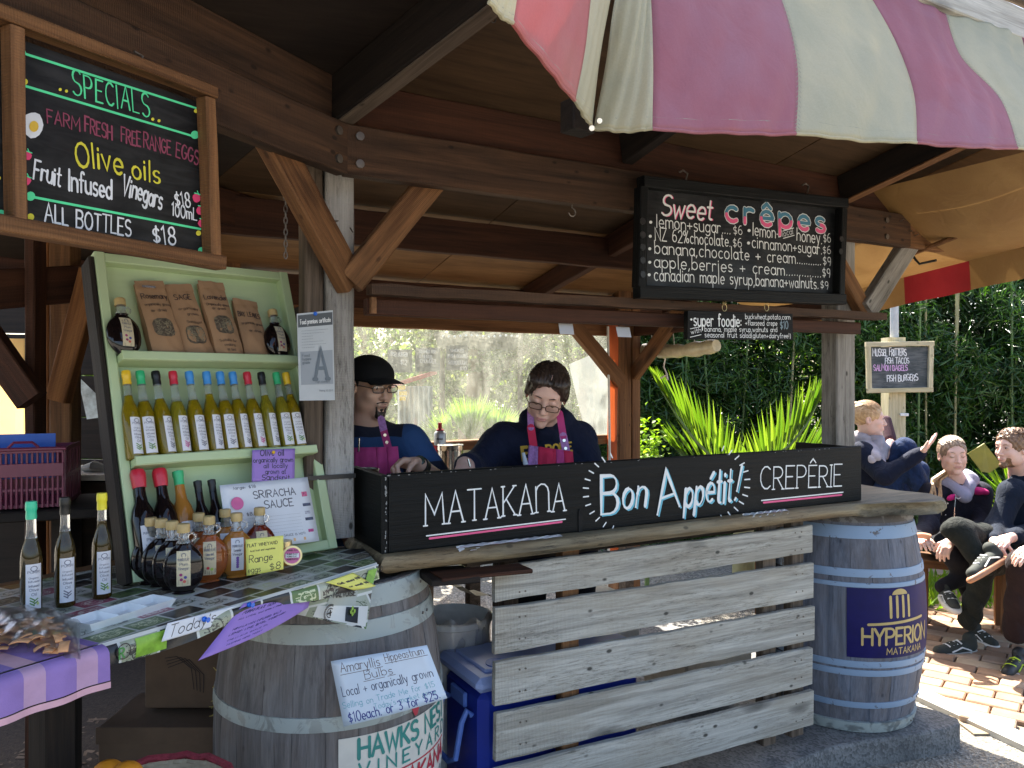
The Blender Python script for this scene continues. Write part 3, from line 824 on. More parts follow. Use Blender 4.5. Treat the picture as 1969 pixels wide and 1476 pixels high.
for k in range(1, len(cols)):
    kind, c1 = cols[k]; _, c0 = cols[k-1]
    if kind == '|': continue
    m_ = {'C': M_CREAM, 'P': M_PINK, 'S': M_SALM}[kind]
    nrm = AN if k > 4 else LN
    def surf(x, y, c0=c0, c1=c1, k=k, nrm=nrm):
        a, b = catm(c0, y), catm(c1, y)
        q = a.lerp(b, x)
        bul = math.sin(math.pi*x)*(.012+.03*y*(1-y))
        wr = .004*math.sin(9*x+3*k+4*y)*y + .004*math.sin(23*x+11*y+k) + .006*math.sin(6*y+5*x+k*2)*math.sin(math.pi*y)
        if k <= 4: bul *= .35; wr *= .3
        return q + nrm*(bul + wr*math.sin(math.pi*min(1, x*6, (1-x)*6)*.5)) - UP*(.008*math.sin(math.pi*x)*y)
    m = MB(); m.grid(surf, 22, 26)
    ob = m.build('panel', m_, aw, smooth=True, angle=80)
    sm = ob.modifiers.new('solid', 'SOLIDIFY'); sm.thickness = .0022; sm.offset = -1
    h = MB(); h.tube([surf(i/22, 1.0)-UP*.002 for i in range(23)], .0042, 7); h.build('piping', m_, aw, smooth=True)
    h = MB(); pts = [surf(i/22, .925)+nrm*.0022 for i in range(23)]; ribbon(h, pts, .0016, [nrm]*23); h.build('stitch_line', M_STITCH, aw)
    if k > 4:
        h = MB()
        for i in range(46):
            a = surf(.006 if kind == 'C' else .994, i/46)+nrm*.0028; b = surf(.018 if kind == 'C' else .982, (i+.35)/46)+nrm*.0028
            ribbon(h, [a, b], .0017, [nrm]*2, lift=.0004)
        h.build('seam_stitch', M_STITCH, aw)
for (u, v, Y) in ((1128,222,1.69),(1153,232,1.71),(1138,246,1.69)):
    q = P(u, v, Y-.012); m = MB(); d = (V((0,0,EYE))-q).normalized()
    m.tube([q+d*.001, q+d*.004, q+d*.0042], [.0065,.006,.002], 12); m.build('eyelet', mat('eyelet_metal', (.7,.7,.7), rough=.25, metal=.9), aw)
m = MB(); q = P(1114, 212, 1.80); m.box(q+V((0,.05,.0)), .07, .05, .075, V((.8,.6,0)), V((-.6,.8,0)), UP, ch=.003)
m.build('tie_block', W_DARK, aw)
# side awning beyond the right end: seen from underneath, glowing
M_TAN = canvas('canvas_tan', (.25,.135,.042), .08, dirt=(.45,.28,.1)); M_RED = canvas('canvas_red', (.20,.006,.010), .12, dirt=(.35,.02,.02))
SD = V((-AN.x, -AN.y, 0)); 
aw2 = thing('side_awning', 'tan canvas side awning with one red stripe, seen from below at right', 'awning', fa(3.3, 0, 2.0))
hA, hB = hit(1969, 535, fa(3.14,0,0), AX), hit(1669, 601, fa(3.14,0,0), AX)
hd = (hA-hB); hl = hd.length; hd.normalize()
def hem(s): return hB + hd*(s*hl)
vt = .145
def spn(u, v): q = hit(u, v, hB, AX); return (q-hB).dot(hd)/hl
bounds = [(-.9, 'T'), (spn(1742,582), 'R'), (spn(1868,557), 'T'), (1.9, '')]
for k in range(3):
    s0, kd_ = bounds[k]; s1 = bounds[k+1][0]; mm = M_RED if kd_ == 'R' else M_TAN
    m = MB(); m.grid(lambda x, y: hem(s0+(s1-s0)*x) + UP*(vt*(1-y)) + AX*(.012*math.sin(14*(s0+(s1-s0)*x))*y - .02*(1-y)), 14, 5)
    m.build('valance', mm, aw2, smooth=True)
    def top(x, y):
        s = s0+(s1-s0)*x; q = hem(s)+UP*vt-AX*.02
        w = V((0,0,0)) - AX*(.72*y) + UP*((2.50-q.z)*y*.98) - UP*(.10*math.sin(math.pi*y)*(1+.3*math.sin(7*s)))
        return q + w
    m = MB(); m.grid(top, 14, 12); m.build('panel', M_TAN, aw2, smooth=True)
m = MB(); m.tube([hit(1755,487,fa(2.75,0,0),AX), hit(1985,398,fa(2.75,0,0),AX)], .012, 8); m.build('awning_rod', W_BRACE, aw2)
q0, q1, q2 = hit(1752,486,fa(2.74,0,0),AX), hit(1768,507,fa(2.74,0,0),AX), hit(1800,500,fa(2.74,0,0),AX)
m = MB(); m.tube([q0, q0.lerp(q1,.5)-UP*.005, q1, q2], .006, 7); m.build('strap', MATS['black_tape'], aw2)

# rolled up clear blind in the side opening, with its cord
rb = thing('rolled_blind', 'rolled up cream plastic blind hanging in the side opening', 'blind', fa(2.4,-1.0,1.8))
a, b = hit(1240, 672, fa(2.42,0,0), AX), hit(1378, 664, fa(2.42,0,0), AX)
m = MB(); pts = []; rr = []
for i in range(13):
    x = i/12; pts.append(a.lerp(b, x) - UP*.02*math.sin(math.pi*x)); rr.append(.042+.006*math.sin(i*2.4)+.004*math.sin(i*5.1))
m.tube(pts, rr, 14); m.build('roll', mat('plastic_cream', (.60,.54,.36), rough=.25, var=.2, scale=25, bump=.8, bscale=18), rb, smooth=True, angle=60)
for x in (.1,.42,.7):
    q = a.lerp(b, x); m = MB(); m.tube([q+UP*.10, q+V((0,-.04,.02)), q+V((0,-.046,-.02)), q-UP*.05], .0035, 5); m.build('cord', M_ROPE, rb)
m = MB(); c = [hit(u, v, fa(2.42,0,0), AX) for u, v in ((1266,678),(1279,690),(1276,705),(1283,720),(1270,727))]
m.tube(c, .0055, 6); m.build('cord_end', M_ROPE, rb)
m = MB(); c = [hit(u, v, fa(2.42,0,0), AX) for u, v in ((1281,716),(1284,730))]; m.tube(c, .006, 6); m.build('cord_end', M_ROPE, rb)

# clear plastic rear window, dirty
t = NT('dirty_clear_plastic'); co = t.coord((1,1,1), rand=False)
n1 = t.noise(t.coord((2.5,2.5,1.0), rand=False), 2.2, 7, 1.2, .65)
n2 = t.noise(co, 60, 5)
dirt = t.math('ADD', t.ramp(n1, [(.3, (.06,.06,.06)), (.75, (.32,.32,.32))]), t.math('MULTIPLY', t.ramp(n2, [(.5, (0,0,0)), (.7, (1,1,1))]), .10))
trn = t.n('BsdfTransparent'); trn.inputs[0].default_value = (.93,.93,.86,1)
tl = t.n('BsdfTranslucent'); tl.inputs[0].default_value = (.56,.57,.48,1)
df = t.n('BsdfDiffuse'); df.inputs[0].default_value = (.5,.48,.36,1)
gl_ = t.n('BsdfGlossy'); gl_.inputs['Roughness'].default_value = .08
a1 = t.n('MixShader'); a1.inputs[0].default_value = .25; t.l(tl.outputs[0], a1.inputs[1]); t.l(df.outputs[0], a1.inputs[2])
a2 = t.n('MixShader'); t.l(dirt, a2.inputs[0]); t.l(trn.outputs[0], a2.inputs[1]); t.l(a1.outputs[0], a2.inputs[2])
a3 = t.n('MixShader'); a3.inputs[0].default_value = .05; t.l(a2.outputs[0], a3.inputs[1]); t.l(gl_.outputs[0], a3.inputs[2])
t.l(a3.outputs[0], t.out.inputs[0]); M_CLEAR = t.m
bl = thing('rear_window_sheet', 'dusty clear plastic sheet closing the rear opening behind the cooks', 'window', fa(1.0,-1.93,1.25))
m = MB(); m.grid(lambda x, y: fa(-.1+2.32*x, -1.925+.012*math.sin(16*x)+.006*math.sin(31*x+3*y), 1.24+.74*y), 40, 6)
m.build('clear_sheet', M_CLEAR, bl, smooth=True)
m = MB(); m.grid(lambda x, y: fa(2.105+.075*x, -1.775+.008*math.sin(9*y+6*x), .35+1.62*y), 4, 14)
oc = m.build('canvas_edge', canvas('canvas_orange_red', (.40,.08,.02), .5, dirt=(.5,.1,.02)), bl, smooth=True)
m = MB(); m.tube([fa(2.095,-1.755,.4), fa(2.10,-1.75,1.2), fa(2.09,-1.755,1.96)], .008, 6); m.build('edge_cord', M_ROPE, bl)
m = MB(); m.grid(lambda x, y: fa(1.80+.24*x, -1.79, .9+.33*y), 2, 2); m.build('lower_flap', mat('flap_yellow', (.8,.48,.08), rough=.7, thin=.5), bl)
# white paper notes pinned under the header
for (u, v, w_, s_, lb_) in ((1086,632,36,'left of the two','notes'), (1196,638,36,'right of the two','notes')):
    c = hp(u, v, -.15); m = MB()
    e = AX*(w_/FPX*c.y/2)
    q = [c-e*.6+UP*.02-AN*.01, c+e*1.2+UP*.02-AN*.01, c+e*.6-UP*.02+AN*.03, c-e*1.2-UP*.02+AN*.03]
    m.add(q+[p-UP*.0008 for p in q], [(0,1,2,3),(7,6,5,4),(0,4,5,1),(1,5,6,2),(2,6,7,3),(3,7,4,0)])
    tag(m.build('paper_note', mat('paper_white', (.72,.72,.74), rough=.6, var=.03)), 'small white paper note stuck under the hatch rail, %s' % s_, 'note')
# ================================================================ counter
M_WHITEP = mat('paint_white', (.74,.76,.76), rough=.6, var=.05)
M_PINKP = mat('paint_pink', (.75,.10,.25), rough=.55, var=.08)
M_CYANP = mat('paint_cyan', (.12,.45,.58), rough=.5, var=.05)
ctr = thing('crepe_counter', 'rustic bar counter with thick rounded timber slab and pale slatted pallet front', 'counter', fa(1.0,-.1,SLZ))
# live edge slab: outline at z 1.10
def cz(u, v, z=1.10): p = at_z(u, v, z); return p
front = [fa(-.02,.035,1.1), fa(.25,.045,1.1), fa(.55,.052,1.1), fa(.9,.045,1.1), fa(1.25,.05,1.1), fa(1.6,.045,1.1), fa(1.95,.05,1.1), cz(1660,968), cz(1700,966), cz(1760,965), cz(1816,962)]
backp = [cz(1817,956), cz(1790,948), cz(1730,942), fa(2.62,-.40,1.1), fa(2.0,-.42,1.1), fa(1.0,-.40,1.1), fa(.3,-.38,1.1), fa(-.02,-.30,1.1)]
def slab(name, poly, z, th, m, par, nfront=0, round_=.018):
    b = MB(); n = len(poly); c = sum(poly, V((0,0,0)))/n
    rings = []
    prof = [(0.012, 0), (.002, -.006), (-.006, -th*.35), (-.008, -th*.6), (.006, -th*.9), (.02, -th)]
    for (ins, dz) in prof:
        r_ = []
        for i, p in enumerate(poly):
            a, q = poly[i-1], poly[(i+1) % n]
            t_ = (q-a); t_.z = 0; t_.normalize(); nn = V((t_.y, -t_.x, 0))
            if nn.dot(p-c) < 0: nn = -nn
            w = noise1(i*1.3+dz*40, 3)*.004
            r_.append(p - nn*(ins+w) + UP*(z-p.z+dz))
        rings.append(r_)
    vs = [q for r_ in rings for q in r_]; k = len(prof)
    fs = [tuple(range(n)), tuple((k-1)*n+i for i in range(n))[::-1]]
    for j in range(k-1):
        for i in range(n): fs.append((j*n+i, (j+1)*n+i, (j+1)*n+(i+1)%n, j*n+(i+1)%n))
    b.add(vs, fs)
    o = poly[0]; w = frame(o, AX, UP.cross(AX), UP)
    ob = mkobj(name, b.mesh(name, w.inverted(), True, 50), m, par, w)
    return ob
def dens(pts, k=3):
    out = []
    for i in range(len(pts)-1):
        for j in range(k): out.append(pts[i].lerp(pts[i+1], j/k))
    out.append(pts[-1]); return out
slab('slab_top', dens(front)+backp, 1.10, .052, W_SLAB, ctr)
# crinkled cling film on the slab edge
M_FILM = mat('cling_film', (.8,.82,.82), rough=.15, var=.1, trans=.35, ior=1.3, bump=.8, bscale=30)
for (t0, t1) in ((.22, .60), (1.42, 1.66)):
    m = MB()
    m.grid(lambda x, y: fa(t0+(t1-t0)*x, .014+.030*y+.004*math.sin(40*x+9*y), 1.1022+.0025*abs(math.sin(31*x+7*y))-.012*y*y), 60, 5)
    m.build('cling_film', M_FILM, ctr, smooth=True)
# slatted front
L0, L1 = [1101,1169,1273.6,1373,1477], [1148,1256,1356,1462,1560]
R0, R1 = [1003,1080,1163,1242,1326], [1067,1149,1229,1315,1391]
for k in range(5):
    o = .0 - .004*(k % 2)
    a0, a1 = hp(949+(k%2)*2-(2 if k==1 else 0), L0[k], o), hp(949, L1[k], o)
    b0, b1 = hp(1558+(k%3)*2, R0[k], o), hp(1559+(k%3)*2, R1[k], o)
    if k == 0: a0 = hp(949, 1096, o)
    if k == 4: a1 = a0 - UP*.142
    ca, cb = (a0+a1)/2, (b0+b1)/2
    cb.x, cb.y = b0.x, b0.y; ca.x, ca.y = a0.x, a0.y
    if k == 4: ca = V((a0.x,a0.y,a0.z-.0715))
    h = ((a0.z-a1.z)+(b0.z-b1.z))/2
    s = board('slat', ca, cb, h, .022, W_SLAT, ctr, rough=.0022, seg=26, ch=.003)
    for tt in (.06, .075, .93, .955):                     # nail heads
        for dz in (-.035, .035):
            q = ca.lerp(cb, tt)+AN*.0125+UP*dz; mm = MB(); mm.tube([q-AN*.002, q+AN*.001], .003, 7); mm.build('nail', M_STEEL, ctr)
for t0 in (.80-.13, 1.62, 1.78):
    board('batten', fa(t0, -.047, .16), fa(t0, -.047, 1.045), .07, .045, W_WARM if t0 < 1 else W_GREY, ctr, up=AX)
board('bearer', fa(.36, -.22, 1.01), fa(2.0, -.22, 1.01), .06, .06, W_GREY, ctr)
board('shelf_board', P(838,1108,2.28), P(1010,1092,2.42), .012, .10, W_RED, ctr, up=UP)
board('shelf_board', P(815,1110,2.30), P(905,1103,2.36), .020, .16, W_DARK, ctr, up=UP)
for t0 in (.60, 2.0):
    board('counter_leg', fa(t0, -.36, SLZ), fa(t0, -.36, 1.04), .08, .06, W_GREY, ctr, up=AX)

# black crate-like wind shield with the painted name
bx = thing('counter_sign_box', 'long black painted board box on the counter lettered with the crepe stall name', 'sign', fa(1.07, -.15, 1.10))
bt = 2.143
board('front_board', fa(.012, -.010, 1.10+.1175), fa(bt, -.010, 1.10+.1175), .235, .020, M_BLACKW, bx, rough=.001, ch=.004)
board('side_board', fa(.0, -.002, 1.10+.1165), fa(.0, -.285, 1.10+.1165), .232, .020, M_BLACKW, bx, ch=.003)
board('side_board', fa(bt-.012, -.022, 1.10+.115), fa(bt-.012, -.33, 1.10+.115), .23, .018, M_BLACKW, bx, ch=.003)
FP = (fa(0, .0005, 0), AN)
K = dict(parent=bx)
write_px('lettering', 'MATAKANA', (818,1010), (1086,980), 60, FP, M_WHITEP, bx, thick=.052, serif=2, jit=.03, gap=.17)
m = MB(); line_px(m, [(820,1030),(1087,998)], 2.6, FP); m.build('underline', M_WHITEP, bx)
m = MB(); line_px(m, [(826,1035),(1080,1003)], 4.0, FP, lift=.0010); m.build('underline', M_PINKP, bx)
write_px('lettering', 'CREPÊRIE', (1462,941), (1618,934), 44, FP, M_WHITEP, bx, thick=.058, serif=True, jit=.02, gap=.15)
m = MB(); line_px(m, [(1464,962),(1621,946)], 2.4, FP); m.build('underline', M_WHITEP, bx)
m = MB(); line_px(m, [(1468,966),(1618,951)], 3.6, FP, lift=.0010); m.build('underline', M_PINKP, bx)
# Bon Appetit: brush script with a pale blue drop shade
def script(m, s, uv0, uv1, h, pl, mt, par, **kw): return write_px('lettering', s, uv0, uv1, h, pl, mt, par, **kw)
for (off, mt, nm, th, du, dv) in ((0.0, M_CYANP, 'shade', .075, 3, 2.5), (.0012, M_WHITEP, 'lettering', .085, 0, 0)):
    for s_, a_, b_, h_, k_, sl in (('B', (1156,986), (1188,983), 74, .85, .02), ('on', (1196,976), (1240,975), 66, 1.0, .08), ('A', (1264,988), (1306,972), 80, .82, .10), ('pp', (1316,972), (1350,970), 60, 1.0, .10), ('é', (1356,966), (1371,965), 60, 1.0, .10), ('tit', (1377,966), (1405,962), 66, .92, .12), ('!', (1411,962), (1415,962), 66, 1.0, .18)):
        write_px(nm, s_, (a_[0]+du,a_[1]+dv), (b_[0]+du,b_[1]+dv), h_, FP, mt, bx, off=off, thick=th*k_, gap=.16, jit=.04, slant=sl, wv=.38)
m = MB()
for (cu, cv, a0, a1, n_) in ((1205, 945, 112, 250, 12), (1362, 928, -70, 68, 12)):
    for i in range(n_):
        a = R(a0+(a1-a0)*i/(n_-1)); r0, r1 = 74, 84
        if cu > 1300: r0, r1 = 70, 80
        line_px(m, [(cu+r0*math.cos(a), cv-r0*.95*math.sin(a)), (cu+r1*math.cos(a), cv-r1*.95*math.sin(a))], 2.6, FP)
tag(m.build('ray_marks', M_WHITEP, bx), kind='stuff')
m = MB(); q = hp(1116, 1003, .002); m.box(q, .016, .003, .070, AX, AN, UP)
q2 = q+UP*.035; m.tube([q2-AN*.001, q2+AN*.0015], .008, 14); m.build('cable_slot', mat('hole_black', (.003,.003,.003), rough=.9, var=0), bx)
# worn paint at the corner of the box
m = MB()
for i in range(34):
    z = 1.105+.225*rnd.random(); q = fa(.003+rnd.uniform(-.002,.003), .0012, z); m.box(q, .0025*rnd.random()+.001, .001, .006*rnd.random()+.002, AX, AN, UP)
for i in range(40):
    t_ = rnd.random()**2*2.0+.01; q = fa(t_, .0012, 1.331+rnd.uniform(-.002,.001)); m.box(q, .008*rnd.random(), .001, .0016, AX, AN, UP)
m.build('paint_chips', mat('chip_grey', (.30,.30,.29), rough=.8), bx)

# ================================================================ hanging menu boards
def panel_from_px(name, quad, n_plane, th, m, par, inset=0):
    """quad px TL TR BR BL on the plane; gives the board its thickness behind the plane"""
    p0, n = n_plane; q = [hit(u, v, p0, n) for u, v in quad]
    b = MB(); b.add(q+[p-n*th for p in q], [(0,3,2,1),(4,5,6,7),(0,1,5,4),(1,2,6,5),(2,3,7,6),(3,0,4,7)])
    x = (q[1]-q[0]).normalized(); w = frame(q[3], x, n.cross(x)*-1 if False else n.cross(x), n)
    return mkobj(name, b.mesh(name, w.inverted()), m, par, w)
def framebar(name, uv0, uv1, wpx, pl, t, m, par, off=0):
    p0, n = pl; p0 = V(p0)+n*off
    a, b = hit(*uv0, p0, n), hit(*uv1, p0, n); d = (b-a).normalized()
    return board(name, a, b, wpx/FPX*((a.y+b.y)/2), t, m, par, up=n.cross(d), ch=.003, rough=.001)
def chalk_mat(name, col, dust=.02, rough=.45):
    t = NT(name); co = t.coord((1,1,1))
    nz = t.noise(co, 5, 6, 1.0); st_ = t.noise(t.coord((2.5,14,14), rot=(0,0,.5)), 3, 5, 1.5)
    c = t.ramp(t.math('ADD', t.math('MULTIPLY', nz, .5), t.math('MULTIPLY', st_, .5)), [(.42, col), (.66, tuple(x+dust*2 for x in col))])
    t.set(Base_Color=c, Roughness=t.ramp(t.noise(co, 8, 4), [(.3,(rough-.12,)*3),(.7,(rough+.1,)*3)]))
    t.set(Specular_IOR_Level=.25); t.bump(t.noise(co, 90, 3), .08, .003); return t.m
M_CHALK = chalk_mat('chalkboard', (.004,.0045,.0045), .010, .55); M_CHALKB = chalk_mat('chalkboard_painted', (.005,.006,.007), .012, .42); M_CHALKG = chalk_mat('chalkboard_grey', (.045,.055,.06), .05, .6)
SP = (fa(0,-.035,0), AN)                 # face plane of the crepe menu
sg = thing('crepe_menu_board', 'black framed menu board painted with sweet crepes and prices, hung from the beam', 'sign', hit(1425,460,*SP))
panel_from_px('board', [(1246,355),(1612,397),(1606,568),(1243,555)], SP, .012, M_CHALKB, sg)
M_BF = M_BLACKW
for a, b, w_ in (((1226,350),(1622,392),22), ((1223,561),(1618,577),24), ((1233,352),(1228,560),20), ((1615,396),(1611,574),18)):
    pass
FPl = (fa(0,-.018,0), AN)
framebar('frame', (1232,350),(1623,392), 20, FPl, .045, M_BF, sg)
framebar('frame', (1224,561),(1619,576), 22, FPl, .045, M_BF, sg)
framebar('frame', (1233,361),(1228,552), 18, FPl, .043, M_BF, sg)
framebar('frame', (1617,402),(1612,566), 15, FPl, .043, M_BF, sg)
SPt = (fa(0,-.0345,0), AN)
for (off, mt, nm, du) in ((0, M_PINKP, 'shade', 1.6), (.0012, M_WHITEP, 'lettering', 0)):
    write_px(nm, 'Sweet', (1270+du,415+du*.4), (1368+du,424+du*.4), 42, SPt, mt, sg, off=off, thick=.10, gap=.12, slant=.18, jit=.05)
# block letters in two colours with white outline
write_px('lettering', 'crêpes', (1396,424), (1586,446), 46, SPt, M_WHITEP, sg, thick=.235, gap=.26)
write_px('shade', 'crêpes', (1396,424), (1586,446), 46, SPt, mat('paint_two_tone', (.05,.20,.30), rough=.5, var=.05), sg, off=.0012, thick=.165, gap=.26)
# lower halves in crimson: second set of strokes, cut at mid height
def halves(s, uv0, uv1, h, pl, mt, par, off, thick, gap):
    st, w = layout(s, gap, 0, False, sum(ord(c) for c in s))
    p0, n = pl; p0 = V(p0)+n*off
    a = hit(*uv0, p0, n); b = hit(*uv1, p0, n); c = hit(uv0[0], uv0[1]-h, p0, n)
    ex = (b-a); W = ex.length; ex.normalize(); ey = n.cross(ex); hh = abs((c-a).dot(ey)); k = W/w; mb = MB(); i = 0
    for plo in st:
        dd = []
        for q in range(len(plo)-1):
            for r_ in range(6): dd.append((plo[q][0]+(plo[q+1][0]-plo[q][0])*r_/6, plo[q][1]+(plo[q+1][1]-plo[q][1])*r_/6))
        dd.append(plo[-1]); cur = []
        for (x, y) in dd+[(0,9)]:
            if y < .30: cur.append(a+ex*(x*k)+ey*(y*hh))
            else:
                if len(cur) > 2: ribbon(mb, cur, thick*hh, [n]*len(cur), .0012+.0001*(i%4)); i += 1
                cur = []
    mb.build('lettering', mt, par)
halves('crêpes', (1396,424), (1586,446), 46, SPt, M_PINKP, sg, .0012, .165, .26)
rows = [('lemon+sugar....', (1262,437), (1404,450), 25), ('$6', (1410,450), (1427,451), 17), ('lemon+', (1447,452), (1500,459), 24), ('local', (1505,455), (1525,449), 12), ('honey.', (1532,462), (1580,469), 24), ('$6', (1583,465), (1597,466), 17),
        ('NZ 62%chocolate.', (1260,462), (1404,474), 24), ('$6', (1409,474), (1426,475), 17), ('cinnamon+sugar.', (1446,476), (1580,489), 23), ('$6', (1582,487), (1597,488), 15),
        ('banana,chocolate + cream...........', (1259,487), (1578,510), 25), ('$9', (1582,509), (1597,511), 17),
        ('apple,berries + cream..............', (1258,514), (1578,533), 25), ('$9', (1581,532), (1596,533), 17),
        ('canadian maple syrup,banana+walnuts.', (1258,539), (1573,555), 25), ('$9', (1577,554), (1592,556), 15)]
for s, a, b, h in rows:
    m = MB(); write_px('', s, a, b, h, SPt, None, None, mb=m, thick=.082, gap=.17, jit=.025); m.build('lettering', M_WHITEP, sg)
m = MB()
for (u, v) in ((1251,427),(1250,454),(1249,478),(1249,504),(1248,528),(1440,443),(1439,467)): blob_px(m, u, v, 3.0, SPt)
line_px(m, [(1505,444),(1526,438)], 1.5, SPt); line_px(m, [(1506,458),(1527,452)], 1.5, SPt)
m.build('bullet_points', M_WHITEP, sg)
for (u, v) in ((1236,425),(1236,451),(1236,475),(1236,500),(1236,527)):
    q = hit(u, v, fa(0,.006,0), AN); b = MB(); b.tube([q-AN*.002, q+AN*.0016], .012, 14); b.build('screw_cap', mat('cap_black', (.004,.004,.004), rough=.4, var=0), sg)
for (u, v) in ((1618,459),(1617,483)):
    q = hit(u, v, fa(0,.006,0), AN); b = MB(); b.tube([q-AN*.002, q+AN*.0016], .012, 14); b.build('screw_cap', MATS['cap_black'], sg)
for (u, v) in ((1318,344),(1552,368)):
    q = hit(u, v-6, fa(0,-.03,0), AN); b = MB(); b.tube([q+AN*.0-UP*.02, q+UP*.01+AX*.01, q+UP*.02-AX*.01, q+UP*.01-AX*.03], .0035, 6); b.build('hanger', M_STEEL, sg)
# small board below
S2 = (fa(0,-.022,0), AN)
sf = thing('special_crepe_board', 'small black plank sign with white writing on super foodie crepe, hung below the menu', 'sign', hit(1425,628,*S2))
panel_from_px('board', [(1323,597),(1524,603),(1525,653),(1322,652)], S2, .022, M_BLACKW, sf)
S2t = (fa(0,-.0215,0), AN)
for s, a, b, h in (('super foodie:', (1334,626), (1425,628), 24), ('with', (1329,642), (1348,638), 9), ('buckwheat,potato,corn', (1433,613), (1519,614), 10), ('+flaxseed crepe', (1433,625), (1494,626), 10),
                   ('banana, maple syrup,walnuts and', (1355,637), (1494,638), 10), ('seasonal fruit salad(gluten+dairyfree!)', (1355,648), (1520,650), 10)):
    m = MB(); write_px('', s, a, b, h, S2t, None, None, mb=m, thick=.105, gap=.17, jit=.02); m.build('lettering', M_WHITEP, sf)
m = MB()
blob_px(m, 1329, 614, 2.2, S2t); line_px(m, [(1327,632),(1346,628)], 1.2, S2t); line_px(m, [(1327,648),(1348,643)], 1.2, S2t)
m.build('marks', M_WHITEP, sf)
write_px('lettering', '$10', (1500,632), (1515,632), 15, S2t, mat('paint_greyblue', (.16,.22,.26), rough=.6), sf, thick=.14)
for u in (1393, 1474):
    b = MB()
    for (vv, rr_) in ((576,5),(583,4),(591,6)):
        c = hit(u, vv, fa(0,-.032,0), AN); a_ = AX if vv != 583 else AN
        b.tube([c + a_*(math.cos(R(x))*rr_*.0018*1.1) + UP*(math.sin(R(x))*rr_*.0024) for x in range(0,361,40)], .0014, 5, cap=False)
    b.build('chain', mat('brass', (.55,.42,.2), rough=.35, metal=.9), sf)

# ---- produce specials board on the left beam
CH = {'green': mat('chalk_green', (.10,.72,.33), rough=.8, var=.12), 'white': mat('chalk_white', (.70,.72,.74), rough=.85, var=.12), 'red': mat('chalk_maroon', (.24,.05,.09), rough=.85, var=.2),
      'yellow': mat('chalk_yellow', (.68,.62,.05), rough=.85, var=.15), 'pink': mat('chalk_pink', (.75,.06,.17), rough=.8), 'yolk': mat('chalk_yolk', (.70,.45,.05), rough=.8)}
EP = (fl(0,-.055,0), LN); EPt = (fl(0,-.054,0), LN); EF = (fl(0,-.038,0), LN)
sb = thing('specials_chalkboard', 'wood framed chalkboard of specials, olive oils and vinegars, hung on the left beam', 'sign', hit(215,290,*EP))
panel_from_px('board', [(30,72),(388,198),(398,498),(40,432)], EP, .010, M_CHALK, sb)
panel_from_px('board', [(-230,-30),(16,62),(16,428),(-230,388)], EP, .010, M_CHALK, sb)
framebar('frame', (-240,-62),(408,180), 26, EF, .040, W_BRACE, sb)
framebar('frame', (-240,388),(424,506), 30, EF, .040, W_BRACE, sb)
framebar('frame', (24,54),(30,432), 26, EF, .036, W_WARM, sb)
framebar('frame', (396,190),(408,500), 24, EF, .036, W_BRACE, sb)
def chalk(items, mt, thick=.085, **kw):
    for s, a, b, h in items:
        m = MB(); write_px('', s, a, b, h, EPt, None, None, mb=m, thick=thick, wv=.24, jit=kw.get('jit', .05), gap=kw.get('gap', .16), serif=kw.get('serif', False))
        m.build('lettering', mt, sb)
chalk([('SPECIALS', (139,180), (287,224), 46)], CH['green'], .07, gap=.22)
chalk([('FARM', (91,235), (153,252), 26), ('FRESH', (163,252), (215,268), 28), ('FREE', (233,271), (270,282), 28), ('RANGE', (276,283), (328,298), 28), ('EGGS', (338,300), (380,317), 28)], CH['red'], .11)
chalk([('Olive', (147,317), (236,334), 48), ('oils', (255,342), (307,352), 40)], CH['yellow'], .10)
chalk([('Fruit', (64,342), (115,358), 38), ('Infused', (132,365), (214,382), 40), ('Vinegars', (234,372), (310,402), 38), ('$18', (337,396), (366,398), 28), ('100mL', (330,414), (378,424), 24), ('ALL BOTTLES', (86,425), (251,455), 34), ('$18', (294,467), (338,470), 34)], CH['white'], .11, jit=.04)
m = MB()
for a, b in (((38,100),(378,208)), ((48,165),(376,263)), ((60,378),(385,440)), ((55,430),(389,487))):
    m_l = MB(); line_px(m_l, [a, b], 5.0, EPt); m_l.build('ruled_line', CH['green'], sb)
for (u, v, r_) in ((42,101,7),(374,259,8),(58,377,9),(386,481,6),(2,410,7)):
    m = MB(); blob_px(m, u, v, r_, EPt, lift=.0013); m.build('line_end', CH['green'], sb)
m = MB()
for (u, v, r_) in ((47,157,6),(376,213,4),(58,417,7),(381,448,5),(115,172,3),(127,175,3),(293,229,3),(305,232,3),(-3,342,4)):
    m = MB(); blob_px(m, u, v, r_, EPt, lift=.0013); m.build('dot', CH['yellow'], sb)
m = MB(); blob_px(m, 63, 240, 21, EPt, sy=1.25, wob=.10, seed=4, k=14); m.build('egg_white', CH['white'], sb)
m = MB(); blob_px(m, 64, 243, 9, EPt, sy=1.2, lift=.0022); m.build('egg_yolk', CH['yolk'], sb)
for (u, v) in ((52,299),(51,347),(378,380),(385,404),(388,429)):
    m = MB(); g_ = MB(); blob_px(m, u, v, 8, EPt, sy=1.1, wob=.12, seed=int(u+v)); line_px(g_, [(u-5,v-9),(u,v-8),(u+8,v-5)], 2.2, EPt, lift=.0020); line_px(g_, [(u,v-13),(u+3,v-6)], 2.0, EPt, lift=.0023)
    q_ = m.build('strawberry', CH['pink'], sb); g_.build('strawberry_leaf', CH['green'], q_)
for u, v in ((268,122),(38,60)):
    q = hit(u, v-8, fl(0,-.03,0), LN); b = MB(); b.tube([q-UP*.015, q+UP*.01+LX*.008, q+UP*.012-LX*.012], .003, 6); b.build('hanger', M_STEEL, sb)

